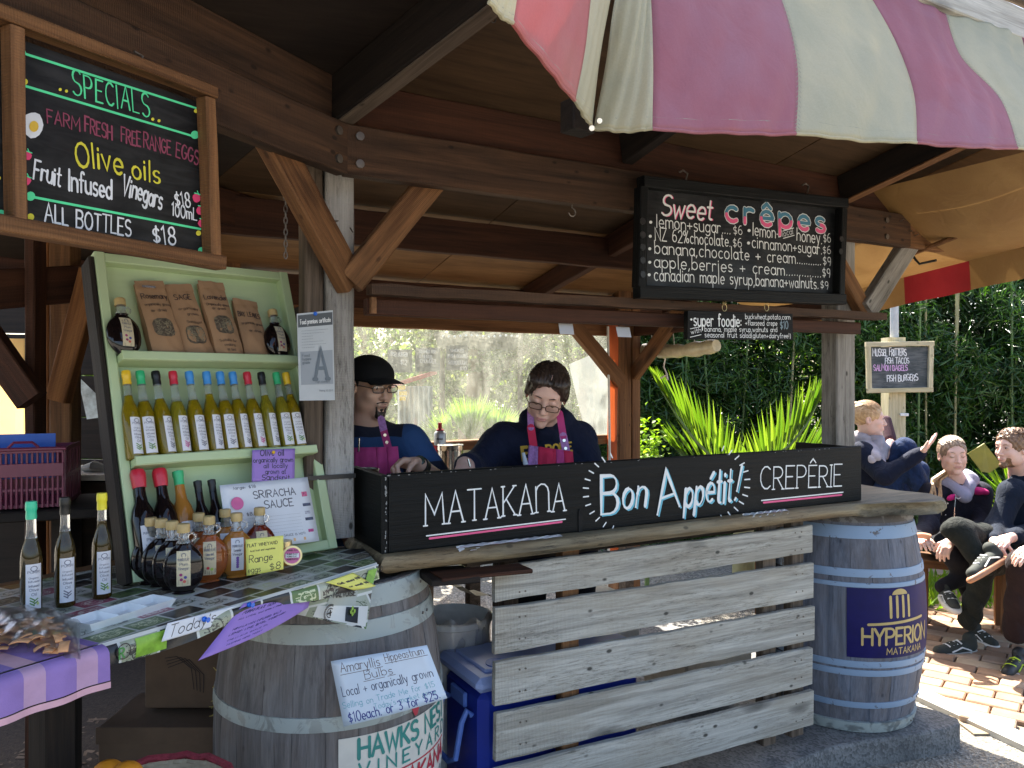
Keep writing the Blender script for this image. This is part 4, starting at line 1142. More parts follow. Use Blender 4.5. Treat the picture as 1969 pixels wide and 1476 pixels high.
# ---- food certificate on the left post
cp = (fa(0,-.176,0), AN)
c0_ = [P(571,603,2.16), P(640,596,2.27), P(644,769,2.27), P(576,770,2.16)]
ct = thing('food_certificate', 'pale food premises certificate with big letter A in a plastic sleeve on the left post', 'certificate', c0_[3])
nx = (c0_[1]-c0_[0]).normalized(); cn = UP.cross(nx)*-1
cn = nx.cross(UP)
M_CERT = mat('cert_paper', (.40,.43,.45), rough=.35, var=.05)
def quad3(name, q, n, th, m, par):
    b = MB(); b.add(list(q)+[p-n*th for p in q], [(0,3,2,1),(4,5,6,7),(0,1,5,4),(1,2,6,5),(2,3,7,6),(3,0,4,7)]); return b.build(name, m, par)
q = c0_
quad3('sheet', q, cn, .0012, M_CERT, ct)
def cert(x0, y0, x1, y1, lift):                            # unit square on the sheet, y down
    def pt(x, y): return q[0].lerp(q[1], x).lerp(q[3].lerp(q[2], x), y) + cn*lift
    return [pt(x0,y0), pt(x1,y0), pt(x1,y1), pt(x0,y1)]
quad3('header_band', cert(.02,.02,.98,.16,.0006), cn, .0004, mat('cert_dark', (.05,.06,.07), rough=.4, var=.02), ct)
quad3('grade_panel', cert(.06,.44,.96,.82,.0006), cn, .0004, mat('cert_panel', (.25,.28,.31), rough=.4, var=.02), ct)
def cmap(x0, y0, w, h):
    a = cert(x0,y0,x0+.001,y0+.001,.0012)[0]; b = cert(x0+w,y0,x0+w+.01,y0+.01,.0012)[0]; ex = (b-a); W = ex.length; ex.normalize(); return plane_map(a, ex, cn.cross(ex), cn), W
mp, W = cmap(.08,.125,.84,0); write('lettering', 'Food premises certificate', mp, M_WHITEP, ct, size=.013, width=W, thick=.12, lift=.0002)
mp, W = cmap(.44,.76,.36,0); m = MB()
write('', 'A', mp, None, None, size=.088, width=W, thick=.13, serif=True, mb=m, lift=.0002); 
for s, x, y, w_ in (('Food', .10,.50,.20), ('hygiene', .10,.54,.24), ('grade', .10,.58,.20)):
    mp, W = cmap(x, y, w_, 0); write('', s, mp, None, None, size=.008, width=W, thick=.13, mb=m, lift=.0002)
for k in range(7):
    mp, W = cmap(.10, .21+.032*k, rnd.uniform(.3,.75), 0); write('', '-'*int(14*W/.08), mp, None, None, size=.004, width=W, thick=.2, mb=m, lift=.0002)
mp, W = cmap(.45,.80,.4,0); write('', 'High standard', mp, None, None, size=.006, width=W, thick=.13, mb=m, lift=.0002)
mp, W = cmap(.55,.90,.38,0); write('', 'Rating 10-2017', mp, None, None, size=.005, width=W, thick=.13, mb=m, lift=.0002)
m.build('lettering', mat('cert_ink', (.10,.13,.16), rough=.5), ct)
b = MB(); c = cert(.48,.02,.5,.03,.003)[0]; b.sphere(c, .006, 8); b.build('push_pin', mat('pin_blue', (.02,.12,.55), rough=.3), ct)

# ---- small chalkboard on a post to the right, behind the people
YP = 6.1
ps = thing('signpost', 'pale square timber post with a downpipe strapped on top, standing before the bamboo', 'post', V((P(1727,738,YP).x, YP, 0)))
a = P(1727,738,YP); W_PALEP = wood('wood_pale_post', (.42,.36,.20), (.66,.60,.42), rough=.8, dots=.5, grain=14)
board('post', V((a.x, YP+.08, 0)), V((a.x, YP+.08, P(0,648,YP).z)), .135, .135, W_PALEP, ps, up=V((1,0,0)))
b = MB(); b.tube([V((a.x, YP+.06, P(0,655,YP).z)), V((a.x, YP+.06, 3.6))], .032, 14); b.build('downpipe', mat('pipe_grey', (.42,.44,.45), rough=.4), ps, smooth=True)
b = MB(); c = P(1739,797,YP); b.box(c+V((0,.0,0)), .065, .012, .022, ch=.002); b.build('tag_plate', mat('plate_white', (.7,.7,.7), rough=.4), ps)
SQ = (V((0,YP-.02,0)), V((0,-1,0)))
cb = thing('chalkboard_sign', 'small wood framed chalkboard listing fritters, tacos, bagels and burgers on the post', 'sign', P(1730,706,YP-.02))
panel_from_px('board', [(1674,667),(1786,666),(1786,746),(1676,748)], SQ, .012, M_CHALKG, cb)
for a_, b_ in (((1664,662),(1795,660)), ((1668,751),(1793,749)), ((1669,666),(1671,748)), ((1790,664),(1788,747))):
    framebar('frame', a_, b_, 9, (V((0,YP-.028,0)), V((0,-1,0))), .03, W_PALEP, cb)
SQt = (V((0,YP-.0195,0)), V((0,-1,0)))
m = MB()
for s, a_, b_, h in (('MUSSEL FRITTERS', (1678,684), (1743,683), 13), ('FISH TACOS', (1702,699), (1748,698), 11), ('FISH BURGERS', (1706,733), (1765,731), 12)):
    write_px('', s, a_, b_, h, SQt, None, None, mb=m, thick=.12, jit=.08, gap=.14)
m.build('lettering', CH['white'], cb)
write_px('lettering', 'SALMON BAGELS', (1680,712), (1745,712), 11, SQt, mat('chalk_lilac', (.60,.35,.62), rough=.8), cb, thick=.13, jit=.08, gap=.14)

# ---- boards of the next stall seen through the plastic
for (u0, v0, u1, v1, rows_, lab) in ((745,672,792,716,(('FISH BURGER', 752,784,684,7), ('$12', 770,782,700,9)), 'grey chalkboard of fish burger and price behind the plastic window, leftmost of three'),
                              (798,668,846,714,(('STEAMED FISH', 805,838,678,6), ('& MUSSEL', 806,832,688,6), ('CHOWDER', 808,838,697,7)), 'grey chalkboard of mussel chowder behind the plastic window, middle of three'),
                              (858,664,900,712,(('SMOKED', 866,892,676,6), ('FISH BOARD', 862,898,687,6), ('SOURDOUGH', 862,896,700,7), ('$10', 884,896,711,7)), 'grey chalkboard mentioning sourdough behind the plastic window, rightmost of three')):
    Yb = 5.6; S3 = (V((0,Yb,0)), V((0,-1,0))); S3t = (V((0,Yb-.001,0)), V((0,-1,0)))
    bo = thing('menu_board', lab, 'sign', P((u0+u1)/2, v1, Yb))
    bo['group'] = 'boards behind the plastic window'
    panel_from_px('board', [(u0,v0),(u1,v0),(u1,v1),(u0,v1)], S3, .015, M_CHALKG, bo)
    m = MB()
    for s, a_, b_, vv, h in rows_: write_px('', s, (a_,vv), (b_,vv+1), h, S3t, None, None, mb=m, thick=.16, jit=.08)
    m.build('lettering', CH['white'], bo)
# ================================================================ barrels
def barrel(name, label, c, z0, z1, rh, rb, hoops, wmat, hmat_, n=24, gapa=.16, rimc=None, seed=0):
    c = V((c[0], c[1], 0)); h = z1-z0; zc = (z0+z1)/2
    rad = lambda z: rh + (rb-rh)*(1-((z-zc)/(h/2))**2)
    t = thing(name, label, 'barrel', V((c.x, c.y, z0)))
    da = 360/n; nz = 14; mes = []
    for kk in range(3):
        vs = []; fs = []
        w0 = -da/2+gapa/2; w1 = da/2-gapa/2
        for i in range(nz+1):
            z = h*i/nz
            r = rad(z0+z) + .0012*math.sin(i*2+kk*2)
            for (a, dr) in ((w0, -.0012), (w0*.55, 0), (w1*.55, 0), (w1, -.0012), (w1, -.022), (w0, -.022)):
                vs.append(((r+dr)*math.cos(R(a)), (r+dr)*math.sin(R(a)), z))
        for i in range(nz):
            for k in range(6): fs.append((i*6+k, i*6+(k+1)%6, (i+1)*6+(k+1)%6, (i+1)*6+k))
        fs.append((5,4,3,2,1,0)); fs.append(tuple(nz*6+k for k in range(6)))
        me = bpy.data.meshes.new('stave'); me.from_pydata([(v[2], v[1], -v[0]+rh) for v in vs], [], fs); me.materials.append(wmat); me.update(); mes.append(me)
    # stave mesh: local x runs up the barrel so the grain follows it
    for k in range(n):
        a = R(k*da + seed)
        rx = V((math.cos(a), math.sin(a), 0)); ry = V((-math.sin(a), math.cos(a), 0))
        w = frame(V((c.x, c.y, z0)) + rx*rh, UP, ry, -rx)
        mkobj('stave', mes[k % 3], None, t, w)
    for (za, zb, m, dr) in hoops:
        b = MB(); zs = [za+(zb-za)*j/4 for j in range(5)]
        prof = [(rad(zs[0])-.004, zs[0]), (rad(zs[0])+dr, zs[0]+.001)] + [(rad(z)+dr+.0006, z) for z in zs[1:4]] + [(rad(zs[4])+dr, zs[4]-.001), (rad(zs[4])-.004, zs[4])]
        b.lathe(prof, 56, c=c); b.build('hoop', m, t, smooth=True, angle=30)
        bb = MB(); aa = R(-100+seed*9+za*60)
        for q in (0, .022):
            a_ = aa+q/rb*1.5; zz = (za+zb)/2; p = c+V((math.cos(a_), math.sin(a_), 0))*(rad(zz)+dr+.001)+UP*zz; d = V((math.cos(a_), math.sin(a_), 0))
            bb.tube([p, p+d*.003, p+d*.004], [.005,.004,.001], 8)
        bb.build('rivet', M_STEEL, t)
    b = MB(); b.lathe([(0.001, z1-.012), (rh-.024, z1-.012)], 40, c=c); b.build('barrel_head', wmat, t)
    return t, rad
W_STAVE = wood('wood_stave_grey', (.085,.08,.08), (.225,.215,.21), stain=(.17,.12,.09), stain_amt=.4, rough=.8, grain=20, bump=.6, dots=.6, knots=False)
W_STAVEB = wood('wood_stave_blue', (.07,.08,.105), (.21,.225,.27), stain=(.15,.12,.10), stain_amt=.45, rough=.75, grain=20, bump=.6, dots=.7, knots=False)
def hoopmat(name, base, paint, cov):
    t = NT(name); co = t.coord((1,1,1), rand=False); nz = t.noise(co, 14, 6, .8, .7)
    f = t.ramp(nz, [(cov, (0,0,0)), (cov+.04, (1,1,1))])
    t.set(Base_Color=t.mix(f, base, paint), Roughness=.55, Metallic=t.mix(f, (.7,.7,.7), (0,0,0)))
    t.bump(nz, .25, .004); return t.m
M_HGALV = hoopmat('hoop_galvanised', (.30,.33,.32), (.34,.38,.36), .45)
M_HBLUE = hoopmat('hoop_blue_paint', (.12,.11,.11), (.24,.33,.45), .37)
M_HRUST = hoopmat('hoop_dark', (.10,.085,.075), (.17,.155,.14), .5)
LBC = (-.563, 2.40)
bl1, radL = barrel('wine_barrel', 'grey wine barrel at the produce table with a white painted vineyard name', LBC, SLZ, 1.035, .283, .345,
    [(.975,1.033,M_HGALV,.003), (.892,.945,M_HGALV,.003), (.665,.705,M_HGALV,.003), (.40,.438,M_HGALV,.003), (.18,.22,M_HGALV,.003), (.115,.16,M_HGALV,.003)], W_STAVE, None, seed=3)
RBC = (1.533, 3.575)
bl2, radR = barrel('wine_barrel', 'blue grey wine barrel under the right counter end with a dark blue winery label', RBC, SLZ, 1.038, .283, .345,
    [(1.006,1.036,M_HRUST,.004), (.94,.995,M_HBLUE,.003), (.783,.818,M_HBLUE,.003), (.741,.761,M_HBLUE,.003), (.403,.432,M_HBLUE,.003), (.366,.394,M_HBLUE,.003), (.222,.25,M_HBLUE,.003), (.113,.160,M_HGALV,.012)], W_STAVEB, None, seed=5)
def cyl(c, rad, lift=0):
    """map (angle deg from the camera-facing line, z) to a point on the barrel"""
    a0 = math.atan2(-c[1], -c[0])
    def f(deg, z):
        a = a0 + R(deg); d = V((math.cos(a), math.sin(a), 0)); return V((c[0], c[1], 0)) + d*(rad(z)+lift) + UP*z, d
    return f
fR = cyl(RBC, radR, .0032)
b = MB(); b.grid(lambda x, y: fR(3+82*x, .448+.292*y)[0], 22, 8); b.build('label', mat('label_navy', (.006,.005,.075), rough=.5, var=.15, spec=.2), bl2, smooth=True)
M_GOLD = mat('paint_gold', (.50,.36,.13), rough=.5, var=.1)
def bmap(f, d0, z0, r): return lambda x, y: (lambda pn: (pn[0]+pn[1]*.0006, pn[1]))(f(d0+math.degrees(x/r), z0+y))
write('lettering', 'HYPERION', bmap(fR, 13, .505, .345), M_GOLD, bl2, size=.068, width=.345, thick=.15, gap=.13)
write('lettering', 'MATAKANA', bmap(fR, 30, .463, .345), M_GOLD, bl2, size=.026, width=.20, thick=.14, gap=.2)
b = MB()
for k in range(4):
    pts = [fR(33+k*5.0-(0.8 if k else 0), .622+.058*j) for j in range(3)]; pts = [fR(33+k*5.2, .62+.042*j) for j in range(3)]
    ribbon(b, [p+n*.0006 for p, n in pts], .0125, [n for _, n in pts])
pts = [fR(17+47*j/14, .590+.014*(j/14)) for j in range(15)]; ribbon(b, [p+n*.0006 for p, n in pts], .011, [n for _, n in pts])
b.build('emblem', M_GOLD, bl2)
b = MB(); cen = fR(41, .712); ps_ = [cen[0]+cen[1]*.001] + [ (lambda q: q[0]+q[1]*.001)(fR(41+6.6*math.cos(R(x)), .712+.024*math.sin(R(x)))) for x in range(0, 181, 20)]
b.add(ps_, [(0, i, i+1) for i in range(1, 10)]); b.build('emblem', M_GOLD, bl2)
fL = cyl(LBC, radL, .0032)
b = MB(); b.grid(lambda x, y: fL(3+77*x, .23+.415*y)[0], 20, 10); b.build('painted_patch', mat('patch_cream', (.62,.59,.52), rough=.6, var=.08), bl1, smooth=True)
M_TEAL = mat('paint_teal', (.03,.22,.19), rough=.5); M_CRIM = mat('paint_crimson', (.42,.03,.05), rough=.5)
write('lettering', 'HAWKS NEST', bmap(fL, 12, .585, .345), M_TEAL, bl1, size=.052, width=.365, thick=.19, gap=.15)
write('lettering', 'VINEYARD', bmap(fL, 12, .535, .345), M_TEAL, bl1, size=.036, width=.37, thick=.16, gap=.45)
write('lettering', 'MATAKANA', bmap(fL, 14, .462, .345), M_CRIM, bl1, size=.046, width=.35, thick=.22, gap=.15)
b = MB(); pts = [fL(10+62*j/14, .520) for j in range(15)]; ribbon(b, [p+n*.0006 for p, n in pts], .005, [n for _, n in pts]); b.build('rule', M_CRIM, bl1)
b = MB()
for k, (a_, w_) in enumerate(((-26,.008),(-9,.008),(9,.008),(26,.008))):
    pts = [fL(43+math.degrees(math.sin(R(a_))*s/.345), .652+.058*s/.06*math.cos(R(a_))) for s in (.004,.03,.06)]
    ribbon(b, [p+n*.0007 for p, n in pts], .011, [n for _, n in pts])
b.build('emblem', M_CRIM, bl1)

# ================================================================ produce table
TZ = 1.090
tb = thing('produce_table', 'wooden trestle board carrying the oils under a label print oilcloth', 'table', at_z(400,1150,TZ)-UP*(TZ-.11))
def tz(u, v): return at_z(u, v, TZ)
tp = [tz(-170,1352), tz(0,1297), tz(190,1240), tz(345,1195), tz(480,1155), tz(605,1119), tz(722,1082), tz(688,1056), tz(560,1052), tz(300,1060), fl(-2.0,-.75,TZ)]
b = MB(); b.prism([(p.x,p.y) for p in tp], TZ-.03, TZ-.001); b.build('table_board', W_WARM, tb)
for q in (tz(100,1160), tz(-100,1200)):
    board('leg', V((q.x,q.y,.0)), V((q.x,q.y,TZ-.032)), .07, .07, W_DARK, tb, up=LX)
board('leg', V((P(122,1300,2.2).x,2.2,0)), V((P(122,1300,2.2).x,2.2,TZ-.032)), .075, .06, W_DARK, tb, up=LX)
# oilcloth
def oilcloth():
    t = NT('oilcloth_labels'); co = t.coord((1,1,1), rand=False)
    sp = t.n('SeparateXYZ'); t.l(co, sp.inputs[0])
    cw, chh = .088, .062
    y_ = t.math('DIVIDE', sp.outputs[1], chh); fy = t.math('FLOOR', y_)
    x_ = t.math('ADD', t.math('DIVIDE', sp.outputs[0], cw), t.math('MULTIPLY', fy, .37)); fx = t.math('FLOOR', x_)
    cb = t.n('CombineXYZ'); t.l(fx, cb.inputs[0]); t.l(fy, cb.inputs[1])
    wn_ = t.n('TexWhiteNoise'); wn_.noise_dimensions = '3D'; t.l(cb.outputs[0], wn_.inputs['Vector'])
    base = t.n('ValToRGB'); base.color_ramp.interpolation = 'CONSTANT'
    cs_ = [(0,(.015,.016,.018)),(.24,(.30,.33,.24)),(.38,(.58,.59,.54)),(.54,(.10,.17,.05)),(.64,(.40,.43,.34)),(.76,(.10,.085,.06)),(.86,(.33,.36,.28)),(.95,(.30,.05,.09))]
    e = base.color_ramp.elements
    while len(e) < len(cs_): e.new(.5)
    for i, (p, c) in enumerate(cs_): e[i].position = p; e[i].color = c+(1,)
    t.l(wn_.outputs['Value'], base.inputs[0])
    inv = t.n('ValToRGB'); inv.color_ramp.interpolation = 'CONSTANT'
    cs2 = [(0,(.02,.02,.022)),(.2,(.06,.06,.05)),(.36,(.04,.06,.03)),(.5,(.55,.58,.35)),(.62,(.05,.05,.05)),(.76,(.40,.36,.26)),(.86,(.07,.10,.05)),(.95,(.6,.55,.5))]
    e = inv.color_ramp.elements
    while len(e) < len(cs2): e.new(.5)
    for i, (p, c) in enumerate(cs2): e[i].position = p; e[i].color = c+(1,)
    t.l(wn_.outputs['Value'], inv.inputs[0])
    lx = t.math('FRACT', x_); ly = t.math('FRACT', y_)
    pr = t.noise(t.coord((1,1.5,1), rand=False), 48, 4, 2.0); mk = t.math('GREATER_THAN', pr, .51)
    rows_ = t.math('LESS_THAN', t.math('FRACT', t.math('MULTIPLY', sp.outputs[1], 55)), .8)
    mk = t.math('MULTIPLY', mk, rows_)
    ins = t.math('MULTIPLY', t.math('MULTIPLY', t.math('GREATER_THAN', lx, .14), t.math('LESS_THAN', lx, .86)), t.math('MULTIPLY', t.math('GREATER_THAN', ly, .2), t.math('LESS_THAN', ly, .8)))
    # ring emblem in the middle of some labels
    dx = t.math('MULTIPLY', t.math('SUBTRACT', lx, .5), cw); dy = t.math('MULTIPLY', t.math('SUBTRACT', ly, .5), chh)
    dist = t.math('SQRT', t.math('ADD', t.math('MULTIPLY', dx, dx), t.math('MULTIPLY', dy, dy)))
    ring = t.math('MULTIPLY', t.math('GREATER_THAN', dist, .017), t.math('LESS_THAN', dist, .0195))
    c = t.mix(t.math('MULTIPLY', mk, ins), base.outputs[0], inv.outputs[0])
    c = t.mix(ring, c, inv.outputs[0])
    bd = t.math('MULTIPLY', t.math('MULTIPLY', t.math('GREATER_THAN', lx, .035), t.math('LESS_THAN', lx, .965)), t.math('MULTIPLY', t.math('GREATER_THAN', ly, .05), t.math('LESS_THAN', ly, .95)))
    c = t.mix(bd, (.58,.59,.55), c)
    t.set(Base_Color=c, Roughness=.28, Specular_IOR_Level=.5)
    t.bump(t.noise(co, 7, 3), .15, .02)
    return t.m
M_OIL = oilcloth()
cl = thing('oilcloth', 'glossy oilcloth printed with olive oil labels, draped over the produce table', 'tablecloth', tz(400,1150))
fr = frame(tz(190,1240), LX, UP.cross(LX), UP)
top_edge = dens([tz(188,1242), tz(345,1196), tz(480,1156), tz(605,1120), tz(724,1083)], 6)
b = MB(); bk_ = [tz(700,1056)+UP*.002] + [fl(-.30,-.55,TZ), fl(-.75,-.62,TZ), fl(-2.0,-.70,TZ)]
poly = [p+UP*.003 for p in ([tz(-170,1352), tz(-60,1317), tz(60,1280)]+top_edge)] + [p*1 for p in bk_]
for p in poly: p.z = TZ+.003
vs = poly; b.add(vs, [tuple(range(len(vs)))]); mkobj('cloth_top', b.mesh('cloth_top', fr.inverted()), M_OIL, cl, fr)
# the front fall: frame in the vertical plane so that the print follows it
frv = frame(tz(190,1240), LX, UP, LX.cross(UP))
b = MB(); E = top_edge; nE = len(E)-1
def eg(x): i = min(int(x*nE), nE-1); return E[i].lerp(E[i+1], x*nE-i)
fallh = lambda x: .040 + .012*math.sin(9*x) 
def fall(x, y):
    p = eg(x); o_ = .010*math.sin(min(1, y*2.2)*math.pi/2) + .006*math.sin(17*x+2*y)*y
    p = p + LN*o_ + UP*(.003-.0 - fallh(x)*y); return p
b.grid(fall, 48, 6); mkobj('cloth_fall', b.mesh('cloth_fall', frv.inverted(), True, 70), M_OIL, cl, frv)
# corner flap
A_, B_, C_, D_ = tz(560,1132)+LN*.012, tz(724,1084)+LN*.008, P(697,1208,2.05), P(556,1178,1.97)
frc = frame(A_, (B_-A_).normalized(), UP, (B_-A_).normalized().cross(UP))
b = MB(); b.grid(lambda x, y: A_.lerp(B_, x).lerp(D_.lerp(C_, x), y) + LN*(.012*math.sin(5*x+3*y)*y+.015*math.sin(math.pi*x)*y), 12, 8)
mkobj('cloth_corner', b.mesh('cloth_corner', frc.inverted(), True, 70), M_OIL, cl, frc)
def cflap(x, y): return A_.lerp(B_, x).lerp(D_.lerp(C_, x), y) + LN*(.012*math.sin(5*x+3*y)*y+.015*math.sin(math.pi*x)*y+.0025)
def patch(name, f, x0, y0, x1, y1, m, par, n=5, sk=0):
    b = MB(); b.grid(lambda x, y: f(x0+(x1-x0)*x+sk*y, y0+(y1-y0)*y), n, n); return b.build(name, m, par, smooth=True)
M_LBW = mat('label_offwhite', (.60,.60,.56), rough=.35, var=.04); M_LBK = mat('label_black', (.012,.013,.012), rough=.3, var=.05); M_LBG = mat('label_sage', (.34,.36,.31), rough=.35, var=.05)
M_LEAF = mat('label_green', (.22,.42,.04), rough=.4, var=.3, scale=60); M_INK = mat('ink_black', (.012,.012,.014), rough=.4, var=0)
patch('printed_label', cflap, .42,.40,.80,.66, M_LBG, cl); patch('printed_label', cflap, .30,.66,.97,.97, M_LBW, cl)
g2 = lambda x, y: cflap(x, y)+LN*.0012
patch('printed_label', g2, .68,.68,.84,.94, M_LBK, cl); patch('printed_label', g2, .86,.05,.98,.30, M_LEAF, cl)
for nm, (x0, y0, w_, h_, s) in {'a': (.46,.47,.30,.05,'MALVOISIE')}.items():
    a_, c_ = g2(x0, y0), g2(x0+w_, y0); ex = (c_-a_); W = ex.length; ex.normalize(); n_ = ex.cross(UP).normalized()
    write('lettering', s, plane_map(a_+n_*.002, ex, n_.cross(ex), n_), M_INK, cl, size=.014, width=W, thick=.18)
b = MB(); c_ = g2(.48,.82)+LN*.003; 
for r_ in (.024,.0205,.013): 
    pts = [c_+LX*(math.cos(R(x))*r_)+UP*(math.sin(R(x))*r_*.9) for x in range(0,361,24)]; ribbon(b, pts, .0022, [LN]*len(pts))
pts = [c_+LX*x for x in (-.012,.012)]; ribbon(b, pts, .004, [LN]*2); pts = [c_+UP*x for x in (-.007,.007)]; ribbon(b, pts, .004, [LN]*2, lift=.001)
b.build('printed_emblem', M_INK, cl)
b = MB()
for (dx_, dz_) in ((0,0),(.008,.006),(-.006,.008),(.003,-.008),(.009,-.004),(.0,.016)):
    q = g2(.76,.80)+LN*.003+LX*dx_+UP*dz_; b.add([q+LX*(math.cos(R(a))*.0045)+UP*(math.sin(R(a))*.006) for a in range(0,360,45)], [tuple(range(8))])
b.build('printed_olives', M_LEAF, cl)
for (x, s) in ((.79,'EVOO'), (.97,'EVOO')):
    a_ = fall(x,.55)+LN*.003; write('lettering', s, plane_map(a_, LX, UP, LN), M_INK, cl, size=.014, width=.045, thick=.2)
b = MB()
for (x, r_) in ((.06,.015),(.90,.014)):
    c_ = fall(x,.5)+LN*.003; pts = [c_+LX*(math.cos(R(q))*r_)+UP*(math.sin(R(q))*r_) for q in range(0,361,24)]; ribbon(b, pts, .002, [LN]*len(pts))
b.build('printed_emblem', M_INK, cl)
a_ = fall(.045,.78)+LN*.004; write('lettering', 'R', plane_map(a_, LX, UP, LN), mat('ink_green', (.05,.22,.05), rough=.4), cl, size=.020, thick=.2)
patch('printed_label', lambda x, y: fall(x, y)+LN*.0015, .10,.15,.20,.92, M_LEAF, cl)
# purple striped cloth at the far left
M_PUR = [mat('cloth_violet', (.27,.17,.43), rough=.9, bump=.2, bscale=400), mat('cloth_lilac_pink', (.46,.29,.43), rough=.9, bump=.2, bscale=400), mat('cloth_rose', (.62,.36,.42), rough=.9, bump=.2, bscale=400)]
pc = thing('striped_cloth', 'purple and pink checked cloth over the near left corner of the table', 'cloth', tz(90,1280))
e0, e1 = tz(-170,1352), tz(192,1243)
seq = [(0,.14,0),(.14,.30,1),(.30,.50,0),(.50,.62,1),(.62,.80,0),(.80,.93,1),(.93,1.0,0)]
for (x0, x1, mi) in seq:
    def pf(x, y, x0=x0, x1=x1):
        p = e0.lerp(e1, x0+(x1-x0)*x); s = x0+(x1-x0)*x
        o_ = LN*(.006+.022*math.sin(min(1,y*2)*math.pi/2)+.004*math.sin(20*s)*y); return p + o_ + UP*(.0062 - .062*y*y*(1.0) - .004*y) 
    b = MB(); b.grid(pf, 6, 7); b.build('cloth_fall', M_PUR[mi], pc, smooth=True)
    b = MB(); b.grid(lambda x, y: pf(x, 0)-LN*(.006+.16*y)+UP*.0005, 4, 2); b.build('cloth_top', M_PUR[(mi+1)%3 if mi else 0], pc)
    b = MB(); b.grid(lambda x, y: pf(x, 1)+LN*.0015 - UP*(.002+.012*y), 4, 1); b.build('hem', M_PUR[2], pc)

# ---- papers on the cloth
M_PURP = mat('paper_purple', (.36,.22,.62), rough=.65, var=.04, thin=.15); M_PAPW = mat('paper_white2', (.66,.68,.72), rough=.5, var=.04); M_YEL = mat('paper_yellow', (.72,.70,.16), rough=.6, var=.04); M_LAMW = mat('laminated_paper', (.55,.64,.74), rough=.18, var=.04)
def sheet(name, label, cat, quad, m, bend=0.0, n=None, group=None, nx=10, ny=10):
    """quad of world points TL TR BR BL; returns (thing, fn(x, y) on the surface, normal)"""
    TL, TR, BR, BL = [V(q) for q in quad]
    nn = n or (TR-TL).cross(TL-BL).normalized()
    if nn.dot(V((0,0,EYE))-TL) < 0: nn = -nn
    def f(x, y): return TL.lerp(TR, x).lerp(BL.lerp(BR, x), y) + nn*(bend*math.sin(math.pi*x)*y)
    t = thing(name, label, cat, BL, group=group)
    b = MB(); b.grid(f, nx, ny); ob = b.build('paper', m, t, smooth=True)
    s = ob.modifiers.new('solid', 'SOLIDIFY'); s.thickness = .0007; s.offset = -1
    return t, f, nn
def on_sheet(par, f, nn, items, m, thick=.11, name='lettering', lift=.0008, jit=.04, slant=0, gap=.16):
    mb = MB()
    for s, x, y, w, h in items:
        a = f(x, y); c = f(x+w, y if not isinstance(h, tuple) else h[1]); hh = h[0] if isinstance(h, tuple) else h
        W = (c-a).length
        H = (f(x, y)-f(x, max(0, y-.02))).length/.02
        def mp(px, py, a=a, x=x, y=y, w=w, W=W, H=H, h=h):
            yy = y if not isinstance(h, tuple) else y+(h[1]-y)*px/W
            return f(min(1,max(0,x+w*px/W)), yy-py/H), nn
        write('', s, mp, None, None, size=hh, width=W, thick=thick, mb=mb, jit=jit, slant=slant, gap=gap, lift=lift)
    return mb.build(name, m, par)
# "Today's"
q = [tz(405,1176)+LN*.013, tz(405,1176)+LN*.013, 0, 0]
def efall(u, v, o=.014): return hit(u, v, tz(400,1178)+LN*o, LN)
to, f_, n_ = sheet('today_note', 'white paper strip pinned to the table edge reading Today\'s', 'note', [efall(322,1198), efall(470,1160), efall(462,1186), efall(310,1234)], M_PAPW, .004)
on_sheet(to, f_, n_, [("Today's", .06, .82, .56, (.026,.72))], M_INK, thick=.07, jit=.05)
# purple sheet, curling away below
ps_, f_, n_ = sheet('olive_oil_flyer', 'purple printed flyer with olive oil and vinegar text, pinned to the table edge', 'flyer', [efall(468,1160,.020), efall(605,1123,.016), P(592,1168,1.95), P(381,1270,1.66)], M_PURP, .02)
on_sheet(ps_, f_, n_, [('PURIRI FLAT, OLIVE OIL and VINEGARS', .10, .26, .78, .0085), ('ALL LOCAL and SPRAY FREE', .10, .37, .48, .005), ('HIMALAYAN INFUSED SALT', .12, .58, .48, .006), ('LEMON LIME, BASIL, ROSEMARY', .12, .68, .55, .006), ('CHILLI AND GARLIC OIL', .14, .80, .36, .004), ('TASTING HERE TODAY', .16, .90, .30, .004)], mat('ink_purple', (.03,.02,.12), rough=.5), thick=.17, slant=.25)
M_PINB = mat('pin_blue2', (.01,.13,.65), rough=.2); M_PINC = mat('pin_clear', (.5,.55,.7), rough=.1, trans=.6)
for (q, m_, lb_) in ((efall(478,1162,.022), M_PINB, 'blue push pin at the left corner of the purple flyer'), (efall(392,1190,.018), M_PINB, 'blue push pin in the white Today\'s paper'), (efall(599,1125,.018), M_PINC, 'clear push pin at the right corner of the purple flyer')):
    b = MB(); b.tube([q, q+LN*.004, q+LN*.006, q+LN*.012, q+LN*.014], [.006,.006,.0035,.0035,.006], 10); tag(b.build('push_pin', m_, None), lb_, 'push pin')
# yellow sale note on the corner flap
yn, f_, n_ = sheet('price_note', 'yellow handwritten price note on the hanging corner of the oilcloth', 'note', [cflap(.30,.02)+LN*.008, cflap(.62,-.02)+LN*.008, cflap(.98,.34)+LN*.012, cflap(.70,.36)+LN*.008], M_YEL, .006)
on_sheet(yn, f_, n_, [('Chil. sauce $18', .10, .38, .85, .012), ('or small $8', .15, .72, .80, .011)], M_INK, thick=.17)
